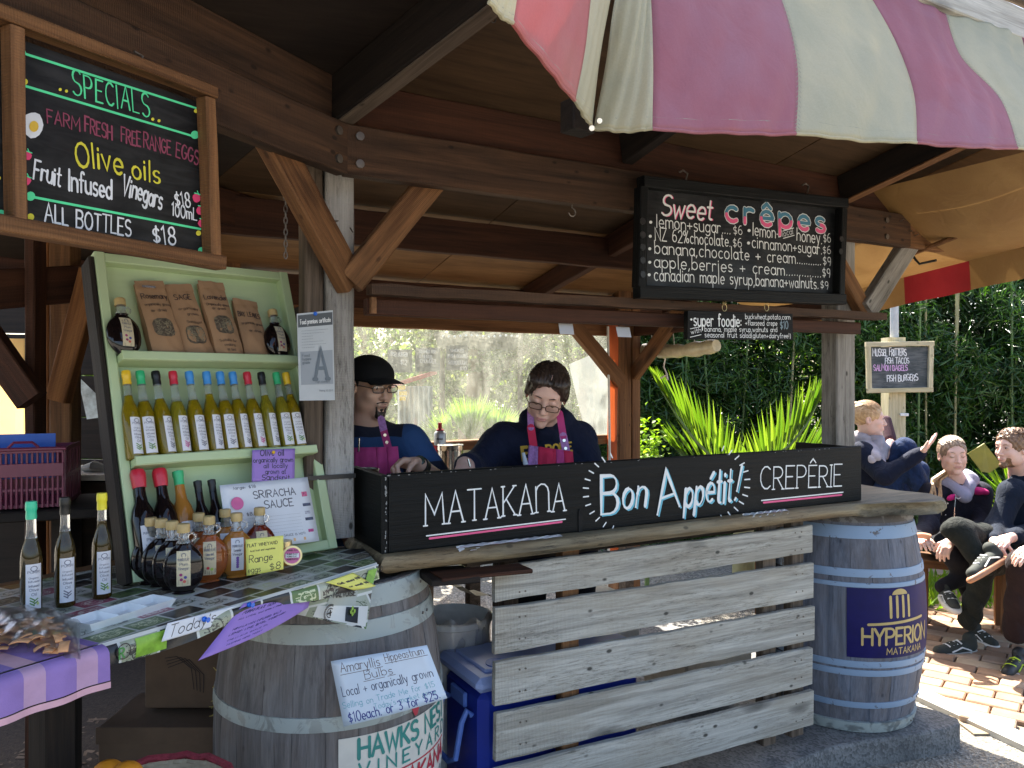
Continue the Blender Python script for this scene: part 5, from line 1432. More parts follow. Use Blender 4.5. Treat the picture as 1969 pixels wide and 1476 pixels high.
# Amaryllis sheet on the left barrel
am, f_, n_ = sheet('amaryllis_sheet', 'white laminated handwritten sheet for amaryllis bulbs taped to the left barrel', 'sheet', [P(636,1271,2.035), P(821,1240,2.055), P(860,1342,2.06), P(661,1397,2.01)], M_LAMW, .012)
on_sheet(am, f_, n_, [('Amaryllis', .08, .20, .40, .025), ('Hippeastrum', .54, .15, .40, .021), ('Bulbs', .30, .37, .28, .023)], mat('ink_brown', (.07,.04,.05), rough=.5), thick=.07)
on_sheet(am, f_, n_, [('Local + organically grown', .05, .56, .90, .025)], mat('ink_navy', (.02,.03,.09), rough=.5), thick=.075)
on_sheet(am, f_, n_, [('Selling on Trade Me for $15', .03, .74, .90, .016), ("Today's market price", .32, .86, .60, .0145)], mat('ink_sky', (.14,.38,.46), rough=.5), thick=.09)
on_sheet(am, f_, n_, [('$10each. or 3 for $25.', .06, .965, .88, .025)], mat('ink_blue', (.01,.02,.20), rough=.5), thick=.10)
b = MB()
for (x0, y0, x1) in ((.07,.235,.50),(.53,.185,.97),(.28,.40,.60)): ribbon(b, [f_(x0,y0), f_((x0+x1)/2,y0-.004), f_(x1,y0-.01)], .0014, [n_]*3, lift=.0008)
b.build('underline', MATS['ink_brown'], am)

# ================================================================ leaning green display
S0 = V((-.961,1.936,1.096)); SX = V((.7071,.7071,0)); SU = V((-.7071*.334,.7071*.334,.943)).normalized(); SN = SX.cross(SU).normalized()
SWD, SHT = .588, .915
SB = frame(S0, SX, SU, SN)
def sh(x, y, z=0): return S0+SX*x+SU*y+SN*z
def s_of(u, v, z=0):
    p = hit(u, v, sh(0,0,z), SN)-S0; return p.dot(SX), p.dot(SU)
def green_paint():
    t = NT('paint_light_green'); co = t.coord((1.2,1.2,1.2))
    nz = t.noise(co, 3, 5); ch_ = t.noise(t.coord((14,14,14)), 4, 6, .5, .7)
    c = t.ramp(nz, [(.3, (.42,.53,.29)), (.7, (.50,.60,.36))])
    c = t.mix(t.ramp(ch_, [(.69,(0,0,0)),(.73,(1,1,1))]), c, (.17,.13,.08))
    t.set(Base_Color=c, Roughness=.5); t.bump(t.noise(t.coord((3,60,60)), 2, 4), .2, .003); return t.m
M_GRN = green_paint()
ds = thing('display_stand', 'leaning pale green wooden display frame with two ledges for bottles and herb bags', 'shelf', mat=SB)
def sboard(name, x0, y0, x1, y1, w, t, z, m=M_GRN): return board(name, sh(x0,y0,z), sh(x1,y1,z), w, t, m, ds, up=SN.cross((sh(x1,y1)-sh(x0,y0)).normalized()), ch=.003, rough=.0008)
b = MB(); b.box(sh(SWD/2, SHT/2, -.008), SWD-.01, SHT-.01, .012, SX, SU, SN); w_ = SB.copy(); mkobj('back_panel', b.mesh('back_panel', w_.inverted()), M_GRN, ds, w_)
sboard('stile', .013, 0, .013, SHT, .026, .036, .012); sboard('stile', SWD-.016, 0, SWD-.016, SHT, .030, .036, .012)
sboard('top_rail', .027, SHT-.014, SWD-.032, SHT-.014, .028, .034, .011); sboard('bottom_rail', .027, .014, SWD-.032, .014, .028, .034, .011)
y1 = s_of(390, 690, .05)[1]; y2 = s_of(425, 878, .05)[1]
for yy in (y1, y2):
    sboard('ledge', .027, yy, SWD-.032, yy, .020, .058, .027)
    sboard('ledge_lip', .028, yy+.002, SWD-.033, yy+.002, .026, .010, .061)
board('back_leg', sh(.02,.02,-.03), sh(.02,.90,-.03), .03, .02, W_DARK, ds, up=SX)
board('side_batten', sh(-.008,.0,-.012), sh(-.008,.90,-.012), .075, .014, W_DARK, ds, up=SN)
# ---- bottles
def glass(name, col, trans=.9, rough=.03, ior=1.47):
    t = NT(name); t.set(Base_Color=col, Roughness=rough, Transmission_Weight=trans, IOR=ior); MATS[name] = t.m; return t.m
M_GLS = glass('glass_clear', (.93,.95,.94)); M_OLV = glass('oil_gold', (.52,.37,.015), .7); M_OLG = glass('oil_green', (.42,.36,.03), .6); M_OLD = glass('oil_dark', (.05,.03,.003), .30)
M_DARKL = glass('vinegar_dark', (.010,.006,.006), .15, .04); M_AMB = glass('honey_amber', (.65,.27,.05), .5); M_AMBR = glass('vinegar_orange', (.48,.13,.03), .5); M_SYR = glass('syrup_red', (.25,.035,.012), .5)
M_LAB = printed('label_print', (.70,.70,.74), (.10,.10,.14), rows=190, cols=330, density=.45, amount=.75)
M_LABC = printed('label_cream', (.60,.52,.34), (.10,.06,.05), rows=190, cols=300, density=.4, amount=.8)
CAPC = {k: mat('cap_'+k, c, rough=.32, var=.06) for k, c in (('yellow',(.80,.50,.02)),('green',(.03,.42,.16)),('black',(.012,.012,.014)),('red',(.52,.02,.04)),('blue',(.05,.26,.62)),('mint',(.04,.55,.30)),('lemon',(.78,.68,.03)))}
M_CORK = mat('cap_gold', (.50,.36,.15), rough=.5, var=.2, scale=40)
M_TREE = mat('ink_tree', (.16,.16,.20), rough=.6); M_CHIL = mat('ink_magenta', (.48,.03,.22), rough=.6); M_HERB = mat('ink_herb', (.10,.22,.04), rough=.6); M_LIMEC = mat('ink_lime', (.5,.6,.2), rough=.6)
def curved_label(par, r, a0, a1, z0, z1, m, ys=1.0, name='label', n=8):
    b = MB()
    def f(x, y): a = R(a0+(a1-a0)*x); return V((r*math.cos(a), r*math.sin(a)*ys, z0+(z1-z0)*y))
    b.grid(f, n, 3); o = mkobj(name, b.mesh(name, None, True), m, par, wm(par)); return o, f
def local_write(par, f, items, m, lift=.0004, thick=.16):
    """items (s, x, y, w, h) with x, y in the unit square of the label"""
    mb = MB()
    for s, x, y, w, h in items:
        a, c = f(x, y), f(x+w, y); W = (c-a).length; H = (f(x,1)-f(x,0)).length
        n_ = V((0,-1,0))
        def mp(px, py): 
            q = f(x+w*px/W, y+py/H); nn = V((q.x, q.y, 0)); nn = nn.normalized() if nn.length > 1e-5 else n_; return q+nn*.0005, nn
        write('', s, mp, None, None, size=h, width=W, thick=thick, mb=mb, lift=lift)
    return mkobj('label_print', mb.mesh('label_print'), m, par, wm(par))
def oil_bottle(label, group, liquid, fill=.168, cap='yellow', art='herb', s=1.0, W=None, ang=-90):
    """slender bottle, .25 m, origin at base; label faces local -Y"""
    t = thing('oil_bottle', label, 'bottle', group=group, mat=W)
    r = .0215; prof = [(.0005,.001),(r*.9,0),(r,.004),(r,.118),(r*.96,.130),(r*.78,.148),(r*.56,.162),(.0100,.176),(.0094,.190),(.0092,.222)]
    body = [p for p in prof if p[1] <= fill]; 
    for i in range(len(prof)-1):
        if prof[i][1] <= fill < prof[i+1][1]:
            k = (fill-prof[i][1])/(prof[i+1][1]-prof[i][1]); rf = prof[i][0]+(prof[i+1][0]-prof[i][0])*k
    body.append((rf, fill)); 
    b = MB(); b.lathe(body+[(.0005, fill)], 20); mkobj('oil', b.mesh('oil', None, True, 50), liquid, t, wm(t))
    nk = [(rf+.0004, fill+.0004)] + [(p[0]+.0004, p[1]) for p in prof if p[1] > fill+.001]
    b = MB(); b.lathe(nk, 16); mkobj('neck', b.mesh('neck', None, True, 60), M_GLS, t, wm(t))
    b = MB(); b.lathe([(.0005,.208),(.0108,.208),(.0112,.214),(.0104,.226),(.0118,.229),(.0118,.240),(.0108,.247),(.0005,.248)], 16); mkobj('cap', b.mesh('cap', None, True, 50), CAPC[cap], t, wm(t))
    o, f = curved_label(t, r+.0006, ang-42, ang+42, .012, .112, M_LABP, 1.0)
    mb = MB()
    def lp(x, y): q = f(x, y); d = V((q.x,q.y,0)).normalized(); return q+d*.0004, d
    c0_ = []
    for k in range(9): a = 2*math.pi*k/8; c0_.append(lp(.5+.20*math.cos(a), .90+.055*math.sin(a)))
    ribbon(mb, [p for p,_ in c0_], .0016, [n for _,n in c0_])
    rows_ = ((.80,.75,.0050),(.68,.6,.0036),(.60,.65,.0044),(.50,.6,.0050),(.41,.55,.0056),(.31,.3,.0060))
    words = ('PURIRI','Organic','Infused','Infused','Olive','Oil')
    k = 0
    for (y, w, h) in rows_:
        x = .5-w/2; a, c = lp(x, y), lp(x+w, y); W_ = (c[0]-a[0]).length; H = .100
        write('', words[k], lambda px, py, x=x, y=y, w=w, W_=W_, H=H: lp(x+w*px/W_, y+py/H), None, None, size=h, width=W_, thick=.15, mb=mb, lift=.0001); k += 1
    mkobj('label_print', mb.mesh('label_print'), M_TREE, o, wm(t))
    mb = MB()
    for k in range(5):
        p0_, p1_ = lp(.5, .10+.03*k), lp(.5+.22*(1 if k % 2 else -1), .15+.03*k); ribbon(mb, [p0_[0], p1_[0]], .0026, [p0_[1], p1_[1]], lift=.0003)
    mkobj('label_art', mb.mesh('label_art'), {'herb':M_TREE,'chilli':M_CHIL,'lime':M_HERB}[art], o, wm(t))
    if art == 'lime':
        mb = MB(); c = lp(.72,.13); e = V((-c[1].y, c[1].x, 0)); mb.add([c[0]+c[1]*.0006+e*(.0028*math.cos(a*.785))+UP*(.0034*math.sin(a*.785)) for a in range(8)], [tuple(range(8))]); mkobj('label_art', mb.mesh('label_art'), M_LIMEC, o, wm(t))
    return t
M_LABP = mat('label_paper', (.68,.68,.72), rough=.5, var=.03)
caps = [(239,'yellow'),(269,'green'),(302.5,'black'),(331,'red'),(365,'blue'),(394,'blue'),(422.5,'blue'),(448,'blue'),(476,'red'),(502,'black'),(530,'green'),(553,'yellow')]
arts = ['lime','lime','herb','chilli','herb','herb','herb','herb','chilli','herb','lime','lime']
fills = [.176,.158,.165,.156,.160,.178,.156,.160,.160,.172,.166,.175]
nth = {'yellow':['leftmost, with a golden cap','rightmost, with a golden cap'],'green':['green cap, second from the left end','green cap, second from the right end'],'black':['black cap, third from the left end','black cap, third from the right end'],'red':['red cap and chilli label, left one','red cap and chilli label, right one'],
       'blue':['first blue cap from the left','second blue cap from the left','third blue cap from the left','fourth blue cap from the left']}
cnt = {}
for i, ((u, cc), art, fi) in enumerate(zip(caps, arts, fills)):
    x, y = s_of(u, 731, .036); k = cnt.get(cc, 0); cnt[cc] = k+1
    tw = -10 + (x/SWD-.5)*4
    Wb = SB @ Matrix.Translation((x+.002, y2+.011, .036)) @ Matrix(((1,0,0,0),(0,0,1,0),(0,-1,0,0),(0,0,0,1))).transposed().inverted().transposed() if False else frame(sh(x+.002, y2+.0105, .036), SX, -SN, SU)
    Wb = Wb @ Matrix.Rotation(R(rnd.uniform(-1.2,1.2)), 4, 'Y') @ Matrix.Rotation(R(rnd.uniform(-20,20)+8), 4, 'Z')
    oil_bottle('slim olive oil bottle on the middle ledge, %s' % nth[cc][k], 'oil bottles in a row on the green display', (M_OLV, M_OLG)[i in (3,9,10)], fi, cc, art, W=Wb)
# three on the table
for (u, v, cc, fl_, art, lq, lb_) in ((60,1183,'mint',.166,'lime',M_OLD,'dark olive oil bottle with a mint green cap standing left on the table'),
                               (125,1168,'black',.170,'herb',M_OLD,'dark olive oil bottle with a black cap on the table between two others'),
                               (196,1152,'lemon',.182,'lime',M_OLD,'olive oil bottle with a lemon yellow cap on the table by the white dish')):
    p = at_z(u, v-4, TZ+.0045); a = math.atan2(p.x, p.y)
    oil_bottle(lb_, None, lq, fl_, cc, art, W=Matrix.Translation(p) @ Matrix.Rotation(-a+R(14), 4, 'Z') @ Matrix.Scale(1.0, 4))
def tall_bottle(label, W, liquid, cap, h=1.0, group=None, fat=1.0, fill=.205):
    t = thing('sauce_bottle', label, 'bottle', group=group, mat=W)
    r = .026*fat; prof = [(.0005,.001),(r*.93,0),(r,.005),(r,.120*h),(r*.85,.142*h),(r*.55,.162*h),(.0125*fat,.180*h),(.0115*fat,.215*h)]
    b = MB(); b.lathe(prof+[(.0005,.215*h)], 20); mkobj('bottle_body', b.mesh('bottle_body', None, True, 50), liquid, t, wm(t))
    b = MB(); c_ = .0125*fat
    if cap == 'red': pf_ = [(.0005,.200*h),(c_+.002,.200*h),(c_+.003,.207*h),(c_+.0045,.226*h),(c_+.0045,.238*h),(c_+.0005,.247*h),(.0005,.251*h)]
    else: pf_ = [(.0005,.202*h),(c_,.202*h),(c_*.97,.222*h),(c_*1.1,.226*h),(c_*1.1,.240*h),(.0005,.244*h)]
    b.lathe(pf_, 18); mkobj('cap', b.mesh('cap', None, True, 45), CAPC[cap], t, wm(t))
    o, f = curved_label(t, r+.0006, -132, -48, .020, .100*h, M_LABP)
    local_write(o, f, [('PURIRI FLAT', .12, .72, .76, .0055), ('Plum', .25, .50, .5, .007), ('Vinegar', .18, .32, .64, .007), ('250ml', .32, .12, .36, .004)], M_TREE)
    return t
yb = .030
for (u, v, lq, cap, h, fat, lb_) in ((266,905,M_DARKL,'red',1.13,1.15,'dark bottle with a bulging red wax cap, left of two on the lower ledge'), (308,903,M_DARKL,'red',1.13,1.15,'dark bottle with a bulging red wax cap, right of two on the lower ledge'),
                              (343,903,M_AMB,'green',1.10,1.05,'amber bottle with a green cap beside the red capped ones'), (381,922,M_DARKL,'black',1.0,.8,'slim dark bottle with black cap, left of two next to the white sauce sheet'), (408,920,M_DARKL,'black',1.0,.8,'slim dark bottle with black cap touching the white sauce sheet')):
    x, y = s_of(u, v, .045); hh = (y-yb)/.243
    Wb = frame(sh(x, yb, .038), SX, -SN, SU) @ Matrix.Rotation(R(6), 4, 'Z')
    tall_bottle(lb_, Wb, lq, cap, hh, None, fat)
# flasks
def flask(label, W, liquid, lab=M_LABC, group=None, fill=.118, words=('PURIRI FLAT','Plum','Vinegar'), art=None):
    t = thing('flask', label, 'flask', group=group, mat=W)
    prof = []
    for i in range(13):
        z = .004+.112*i/12; q = (z-.058)/.058; r = .046*max(.12, 1-abs(q)**2.6*.62)
        prof.append((r, z, .50))
    prof = [(.0005,.0015,.5),(.026,0,.62)] + prof
    body = prof+[(.016,.120,.75),(.0005,.120,.75)]
    b = MB(); b.lathe(body, 28); mkobj('flask_body', b.mesh('flask_body', None, True, 60), liquid, t, wm(t))
    b = MB(); b.lathe([(.0165,.1203,.78),(.0125,.128,.95),(.0115,.134,1),(.0125,.137,1),(.0115,.140,1),(.0115,.150,1)], 18); mkobj('neck', b.mesh('neck', None, True, 60), M_GLS, t, wm(t))
    b = MB(); b.lathe([(.0005,.146),(.0145,.146),(.015,.149),(.0148,.164),(.0130,.167),(.0005,.167)], 20); mkobj('cap', b.mesh('cap', None, True, 40), M_CORK, t, wm(t))
    b = MB(); b.tube([V((.012,0,.141)), V((.020,0,.144)), V((.026,0,.138)), V((.025,0,.129)), V((.017,0,.123))], .0026, 7); mkobj('handle', b.mesh('handle', None, True), M_GLS, t, wm(t))
    yy = -.0245
    def f(x, y): 
        z = .020+.084*y; q = (z-.058)/.058; xx = -.0155+.031*x; rr = .046*max(.12, 1-abs(q)**2.6*.62)
        return V((xx, -.5*math.sqrt(max(1e-6, rr*rr-xx*xx))-.0008, z))
    b = MB(); b.grid(f, 6, 8); o = mkobj('label', b.mesh('label', None, True), lab, t, wm(t))
    n_ = V((0,-1,0)); mb = MB()
    for s, x, y, w, h in ((words[0], .10,.73,.80,.0055),(words[1], .22,.60,.56,.0065),(words[2], .12,.48,.76,.0065)):
        a, c = f(x,y), f(x+w,y); write('', s, lambda px, py, x=x, y=y, w=w, a=a, c=c: (f(x+w*px/(c-a).length, y+py/.084)+n_*.0005, n_), None, None, size=h, width=(c-a).length, thick=.15, mb=mb, lift=.0001)
    cc = f(.5,.88); pts = [cc+n_*.0006+V((.0048*math.cos(a*.785),0,.0052*math.sin(a*.785))) for a in range(9)]; ribbon(mb, pts, .0014, [n_]*9)
    mkobj('label_print', mb.mesh('label_print'), M_TREE, o, wm(t))
    cols_ = {'plum':[(-.005,.2,(.25,.02,.12)),(.004,.26,(.06,.06,.25)),(.002,.14,(.55,.1,.08)),(-.006,.34,(.3,.03,.14))],'lime':[(-.004,.22,(.6,.03,.05)),(.005,.18,(.35,.5,.08))],'lav':[(0,.12+.07*k,(.18,.08,.35)) for k in range(5)]}[art or 'plum']
    for (xx, y, c) in cols_:
        q = f(.5+xx/.031, y)+n_*.001; mb = MB(); mb.add([q+V((.0038*math.cos(a*.785),0,.0038*math.sin(a*.785))) for a in range(8)], [tuple(range(8))]); mkobj('label_art', mb.mesh('label_art'), mat('ink_%02d%02d%02d' % tuple(int(v*99) for v in c), c, rough=.6), o, wm(t))
    return t
for (u, v, lb_) in ((238,672,'dark maple style flask at the left end of the top ledge'), (532,680,'dark maple style flask at the right end of the top ledge')):
    x, _ = s_of(u, v-40, .04); flask(lb_, frame(sh(x, y1+.011, .036), SX, -SN, SU) @ Matrix.Rotation(R(8), 4, 'Z') @ Matrix.Scale(1.0,4), M_DARKL, group=None)
tflasks = [(353,1139,M_DARKL,M_LABC,'plum','front dark flask with a plum label, nearest of the four dark ones',0), (331,1131,M_DARKL,M_LABC,'plum','second dark flask behind the front one in the dark group',4), (310,1125,M_DARKL,M_LABC,'plum','third dark flask from the front in the dark group',8), (290,1121,M_DARKL,M_LABC,'plum','rearmost dark flask at the left of the dark group',8),
           (402,1117,M_AMBR,M_LABC,'lime','orange brown flask with an apple and lime label',4), (382,1108,M_AMBR,M_LABC,'plum','orange brown flask half hidden behind the front orange one',10), (455,1108,M_AMB,M_LABP,'lav','honey coloured flask with a lavender label',6), (433,1097,M_AMB,M_LABP,'lav','honey coloured flask half hidden behind its neighbour',10), (499,1092,M_SYR,M_LABC,'plum','red brown syrup flask behind the yellow eggs card',20)]
for (u, v, lq, lab, art, lb_, rot) in tflasks:
    p = at_z(u, v, TZ+.0045); a = math.atan2(p.x, p.y)
    flask(lb_, Matrix.Translation(p) @ Matrix.Rotation(-a+R(rot), 4, 'Z'), lq, lab, art=art, words=('PURIRI FLAT', {'lav':'Lavender','lime':'Lime and'}.get(art,'Plum'), 'Vinegar'))
# ---- paper bags
M_KRAFT = mat('kraft_paper', (.34,.20,.105), rough=.8, var=.12, scale=10, bump=.35, bscale=35)
M_HERBS = mat('dried_herbs', (.10,.075,.05), rough=.6, var=.7, scale=160, bump=1, bscale=250); M_WIND = mat('herb_window', (.5,.5,.48), rough=.08, var=.1, trans=.9, ior=1.2)
def bag(label, quad, z, word, rest, window, fold=.0, seed=1, foot=None):
    TLx, TRx, BRx, BLx = [s_of(u, v, z) for u, v in quad]
    t = thing('herb_bag', label, 'paper bag', mat=frame(sh((BLx[0]+BRx[0])/2, y1+.011, .03), SX, SU, SN), group='kraft herb bags on the top ledge')
    def f(x, y, s=1):                                 # y 0 top .. 1 bottom
        ax = TLx[0]+(TRx[0]-TLx[0])*x; ay = TLx[1]+(TRx[1]-TLx[1])*x; bx_ = BLx[0]+(BRx[0]-BLx[0])*x; by = y1+.012
        px = ax+(bx_-ax)*y; py = ay+(by-ay)*y
        th = (.006+.024*min(1, y*1.6)) * (1 if 0 < x < 1 else 1)
        crease = .0015*math.sin(11*x+9*y+seed*3)+.0012*math.sin(23*y-14*x+seed)
        return sh(px, py, z + s*th*(.25+.75*math.sin(math.pi*min(1, max(0, .12+.76*x)))) + crease*(s > 0))
    b = MB(); b.grid(lambda x, y: f(x, y, 1), 14, 16); b.grid(lambda x, y: f(1-x, y, -1), 4, 6)
    b.grid(lambda x, y: f(0, x, 1).lerp(f(0, x, -1), y), 8, 1); b.grid(lambda x, y: f(1, x, -1).lerp(f(1, x, 1), y), 8, 1); b.grid(lambda x, y: f(x, 0, -1).lerp(f(x, 0, 1), y), 8, 1); b.grid(lambda x, y: f(x, 1, 1).lerp(f(x, 1, -1), y), 8, 1)
    b.build('bag', M_KRAFT, t, smooth=True, angle=50)
    b = MB(); b.grid(lambda x, y: f(x, -.04+.11*y, 1)+SN*(.004), 8, 2); b.build('folded_top', M_KRAFT, t, smooth=True)
    ff = lambda x, y: f(x, y, 1)+SN*.0015
    if window:
        cy = window; cc = ff(.5, cy); ring = [ff(.5+.33*max(-1,min(1,1.15*math.cos(a*math.pi/8))), cy+.125*max(-1,min(1,1.15*math.sin(a*math.pi/8)))) for a in range(16)]
        b = MB(); b.add([cc]+ring, [(0, i+1, (i+1)%16+1) for i in range(16)]); b.build('herb_window', M_HERBS, t)
        b = MB()
        for k in range(46):
            x, y = .5+rnd.uniform(-.26,.26), cy+rnd.uniform(-.09,.09); p = ff(x, y)+SN*.001; d = (SX*rnd.uniform(-1,1)+SU*rnd.uniform(-.8,.8)).normalized()*.006
            ribbon(b, [p-d, p+d], .0014, [SN]*2, lift=.0002*(k%5))
        tag(b.build('dried_leaves', mat('dried_leaf', (.22,.19,.12), rough=.6, var=.5, scale=200), t), kind='stuff')
    on_sheet(t, f, SN, [(word[0], word[1], word[2], word[3], .017)] + [(s, x, y, w, .0085) for s, x, y, w in rest], M_INKB, thick=.13, lift=.002)
    return t
M_INKB = mat('ink_marker', (.05,.03,.025), rough=.5)
bag('brown bag marked Rosemary, leftmost of the herb bags', [(257,547),(313,547),(352,674),(290,672)], .018, ('Rosemary', .10, .22, .85), [('organically grown', .12, .32, .85), ('air dried', .25, .41, .5)], .63, seed=1)
bag('brown bag marked Sage with a herb window, second from the left', [(316,554),(368,553),(408,677),(352,675)], .010, ('SAGE', .18, .19, .60), [('organically', .20, .34, .7), ('grown', .42, .42, .4), ('Sandspit', .30, .54, .55)], .70, seed=2)
bag('brown bag marked Lavender, tallest bag, third from the left', [(379,546),(428,551),(464,676),(412,677)], .022, ('Lavender', .08, .22, .86), [('Organically grown', .08, .31, .88), ('air dried', .22, .37, .5), ('Suitable for', .18, .81, .62), ('cooking', .28, .87, .4), ('or tea', .34, .93, .3)], .58, seed=3)
bag('brown bag marked Bay Leaves without a window, rightmost', [(446,578),(493,587),(514,680),(466,678)], .014, ('BAY LEAVES', .06, .28, .88), [('organically grown', .12, .42, .82), ('air dried', .28, .56, .5)], None, seed=4)
b = MB(); c = s_of(288,549,.045); b.box(sh(c[0],c[1],.038), .036, .006, .003, SX, SU, SN); tag(b.build('bag_clip', mat('clip_metal', (.7,.7,.72), rough=.2, metal=.8)), 'small silver clip closing the top of the Rosemary bag', 'clip')
# ---- paper sheets on the display
def spt(u, v, z): return hit(u, v, sh(0,0,z), SN)
ol, f_, n_ = sheet('oil_note', 'purple handwritten note about locally grown olive oil on the green display', 'note', [spt(485,865,.078), spt(567,862,.078), spt(566,926,.070), spt(484,926,.070)], M_PURP, .003)
on_sheet(ol, f_, n_, [('Olive oil', .18, .20, .55, .017), ('organically grown', .03, .40, .92, .013), ('all locally', .26, .58, .56, .013), ('grown at', .30, .76, .48, .013), ('Sandspit', .22, .95, .66, .015)], M_INK, thick=.14)
b = MB(); p = spt(526,869,.082); b.sphere(p, .005, 10); tag(b.build('push_pin', CAPC['yellow']), 'yellow push pin in the purple olive oil note', 'push pin')
sr, f_, n_ = sheet('sriracha_sheet', 'white printed sheet headed Sriracha Sauce with a pink round logo', 'sheet', [spt(422,933,.074), spt(591,917,.074), spt(614,1040,.066), spt(440,1062,.066)], M_PAPW, .004)
on_sheet(sr, f_, n_, [('SRIRACHA', .34, .25, .48, .020), ('SAUCE', .44, .42, .33, .021)], mat('ink_grey', (.08,.08,.10), rough=.5), thick=.14)
b = MB(); c = f_(.15,.30)+n_*.005; U_ = SU; b.add([c+SX*(.018*math.cos(a*.393))+U_*(.018*math.sin(a*.393)) for a in range(16)], [tuple(range(16))]); b.build('round_logo', mat('ink_pink', (.62,.12,.30), rough=.5), sr)
on_sheet(sr, f_, n_, [('large: $18', .14, .085, .24, .008), ('sm: $8.50', .12, .50, .26, .009), ('SAUCE IS HOT!', .60, .87, .25, .006)] + [('-'*34, .05, .55+.05*k, .78, .0025) for k in range(6)], MATS['ink_grey'], thick=.16)
for k, (y, c_) in enumerate(((.22, (.5,.1,.2)), (.40,(.06,.07,.12)), (.52,(.35,.35,.4)), (.62,(.06,.07,.12)), (.80,(.45,.05,.2)))):
    patch('picture', lambda x, y_: f_(x, y_)+n_*.001, .89-.01*(k%2), y, .955+.02*(k%2), y+.045+.03*(k==0), mat('pic_%d' % k, c_, rough=.5, var=.6, scale=150), sr, 2)
for x in (.70,.82): patch('flame', lambda x_, y_: f_(x_, y_)+n_*.0012, x, .91, x+.025, .955, mat('pic_flame', (.75,.45,.2), rough=.5), sr, 2)
# eggs card
ec, f_, n_ = sheet('eggs_card', 'yellow card advertising range eggs at eight dollars, standing behind the flasks', 'card', [P(472,1037,1.96), P(545,1029,1.99), P(545,1094,1.99), P(474,1107,1.96)], M_YEL, .003)
on_sheet(ec, f_, n_, [('FLAT VINEYARD', .04, .22, .80, .0075), ('local fruit and vegetables', .12, .36, .66, .0045)], M_INK, thick=.17)
on_sheet(ec, f_, n_, [('Range', .08, .66, .62, .018), ('eggs', .04, .93, .34, .014), ('$8', .62, .95, .30, .017)], M_INK, thick=.10)
# balm tin leaning, jar behind
def disc_at(c, n_, r, t, m, par, name, k=24):
    b = MB(); b.tube([c, c+n_*t], r, k); return b.build(name, m, par, smooth=True, angle=40)
tn = thing('jar_lid_tin', 'round gold rimmed tin with a pink label leaning by the eggs card', 'tin', P(562,1088,2.03))
c = P(562,1068,2.03); nn = (V((0,0,EYE))-c); nn.z = 0; nn = (nn.normalized()+UP*.15).normalized()
disc_at(c-nn*.018, nn, .0255, .018, mat('tin_gold', (.62,.50,.26), rough=.3, metal=.7), tn, 'tin_body'); disc_at(c, nn, .0205, .0012, mat('tin_label', (.55,.12,.30), rough=.4), tn, 'tin_label')
ex = UP.cross(nn).normalized()
b = MB(); b.box(c+nn*.0018, .034, .011, .0008, ex, nn.cross(ex), nn); b.build('label_band', M_PAPW, tn)
b = MB()
for k, z in enumerate((.012,.002,-.004,-.011)):
    write('', 'PURIRI FLAT BALM'[:10+k], plane_map(c+nn*.0024-ex*.013+nn.cross(ex)*z, ex, nn.cross(ex), nn), None, None, size=.0035, width=.026, thick=.18, mb=b)
b.build('lettering', M_INK, tn)
jr = thing('small_jar', 'small honey jar with a gold lid behind the tin', 'jar', P(546,1046,2.16)); p = at_z(548,1060,TZ+.0045); p = V((P(546,0,2.16).x,2.16,TZ+.0045))
b = MB(); b.lathe([(.0005,0),(.022,0),(.023,.004),(.023,.045),(.02,.05)], 20, c=p); b.build('jar_body', M_AMB, jr, smooth=True); b = MB(); b.lathe([(.0005,.066),(.022,.066),(.0225,.062),(.0225,.050),(.0005,.050)], 20, c=p); b.build('lid', MATS['tin_gold'], jr, smooth=True, angle=40)
# white three-part dish
dh = thing('sample_dish', 'long white porcelain dish with three hollows on the oilcloth', 'dish', at_z(235,1180,TZ))
d0, d1, d2, d3 = at_z(145,1188,TZ+.02), at_z(258,1153,TZ+.02), at_z(320,1158,TZ+.02), at_z(205,1200,TZ+.02)
dl = at_z(320,1160,TZ+.02)-at_z(190,1200,TZ+.02); dx = dl.normalized(); dL = .215; dW = .078
dc = (at_z(145,1186,TZ+.02)+at_z(320,1156,TZ+.02))/2 + V((.0,.004,0)); dy = UP.cross(dx)
def dish(x, y):
    X_ = (x-.5)*dL; Y_ = (y-.5)*dW; e = max(abs(x-.5)*2, abs(y-.5)*2)
    cell = abs(math.sin(math.pi*(x*3))) ; inner = min(1, max(0, (1-abs(y-.5)*2)*4)) * min(1, cell*2.6)
    z = .022 - .016*inner
    return dc + dx*X_ + dy*Y_ + UP*(z-.022)
b = MB(); b.grid(dish, 48, 16)
fl2 = lambda x, y: dc + dx*((x-.5)*dL) + dy*((y-.5)*dW)
c1 = [fl2(0,0), fl2(1,0), fl2(1,1), fl2(0,1)]; c2 = [dc+dx*((x-.5)*dL*.9)+dy*((y-.5)*dW*.8)-UP*.0195 for x, y in ((0,0),(1,0),(1,1),(0,1))]
b.add(c1+c2, [(0,4,5,1),(1,5,6,2),(2,6,7,3),(3,7,4,0),(4,7,6,5)])
b.build('dish_body', mat('porcelain', (.80,.82,.81), rough=.12, var=.02), dh, smooth=True, angle=45)
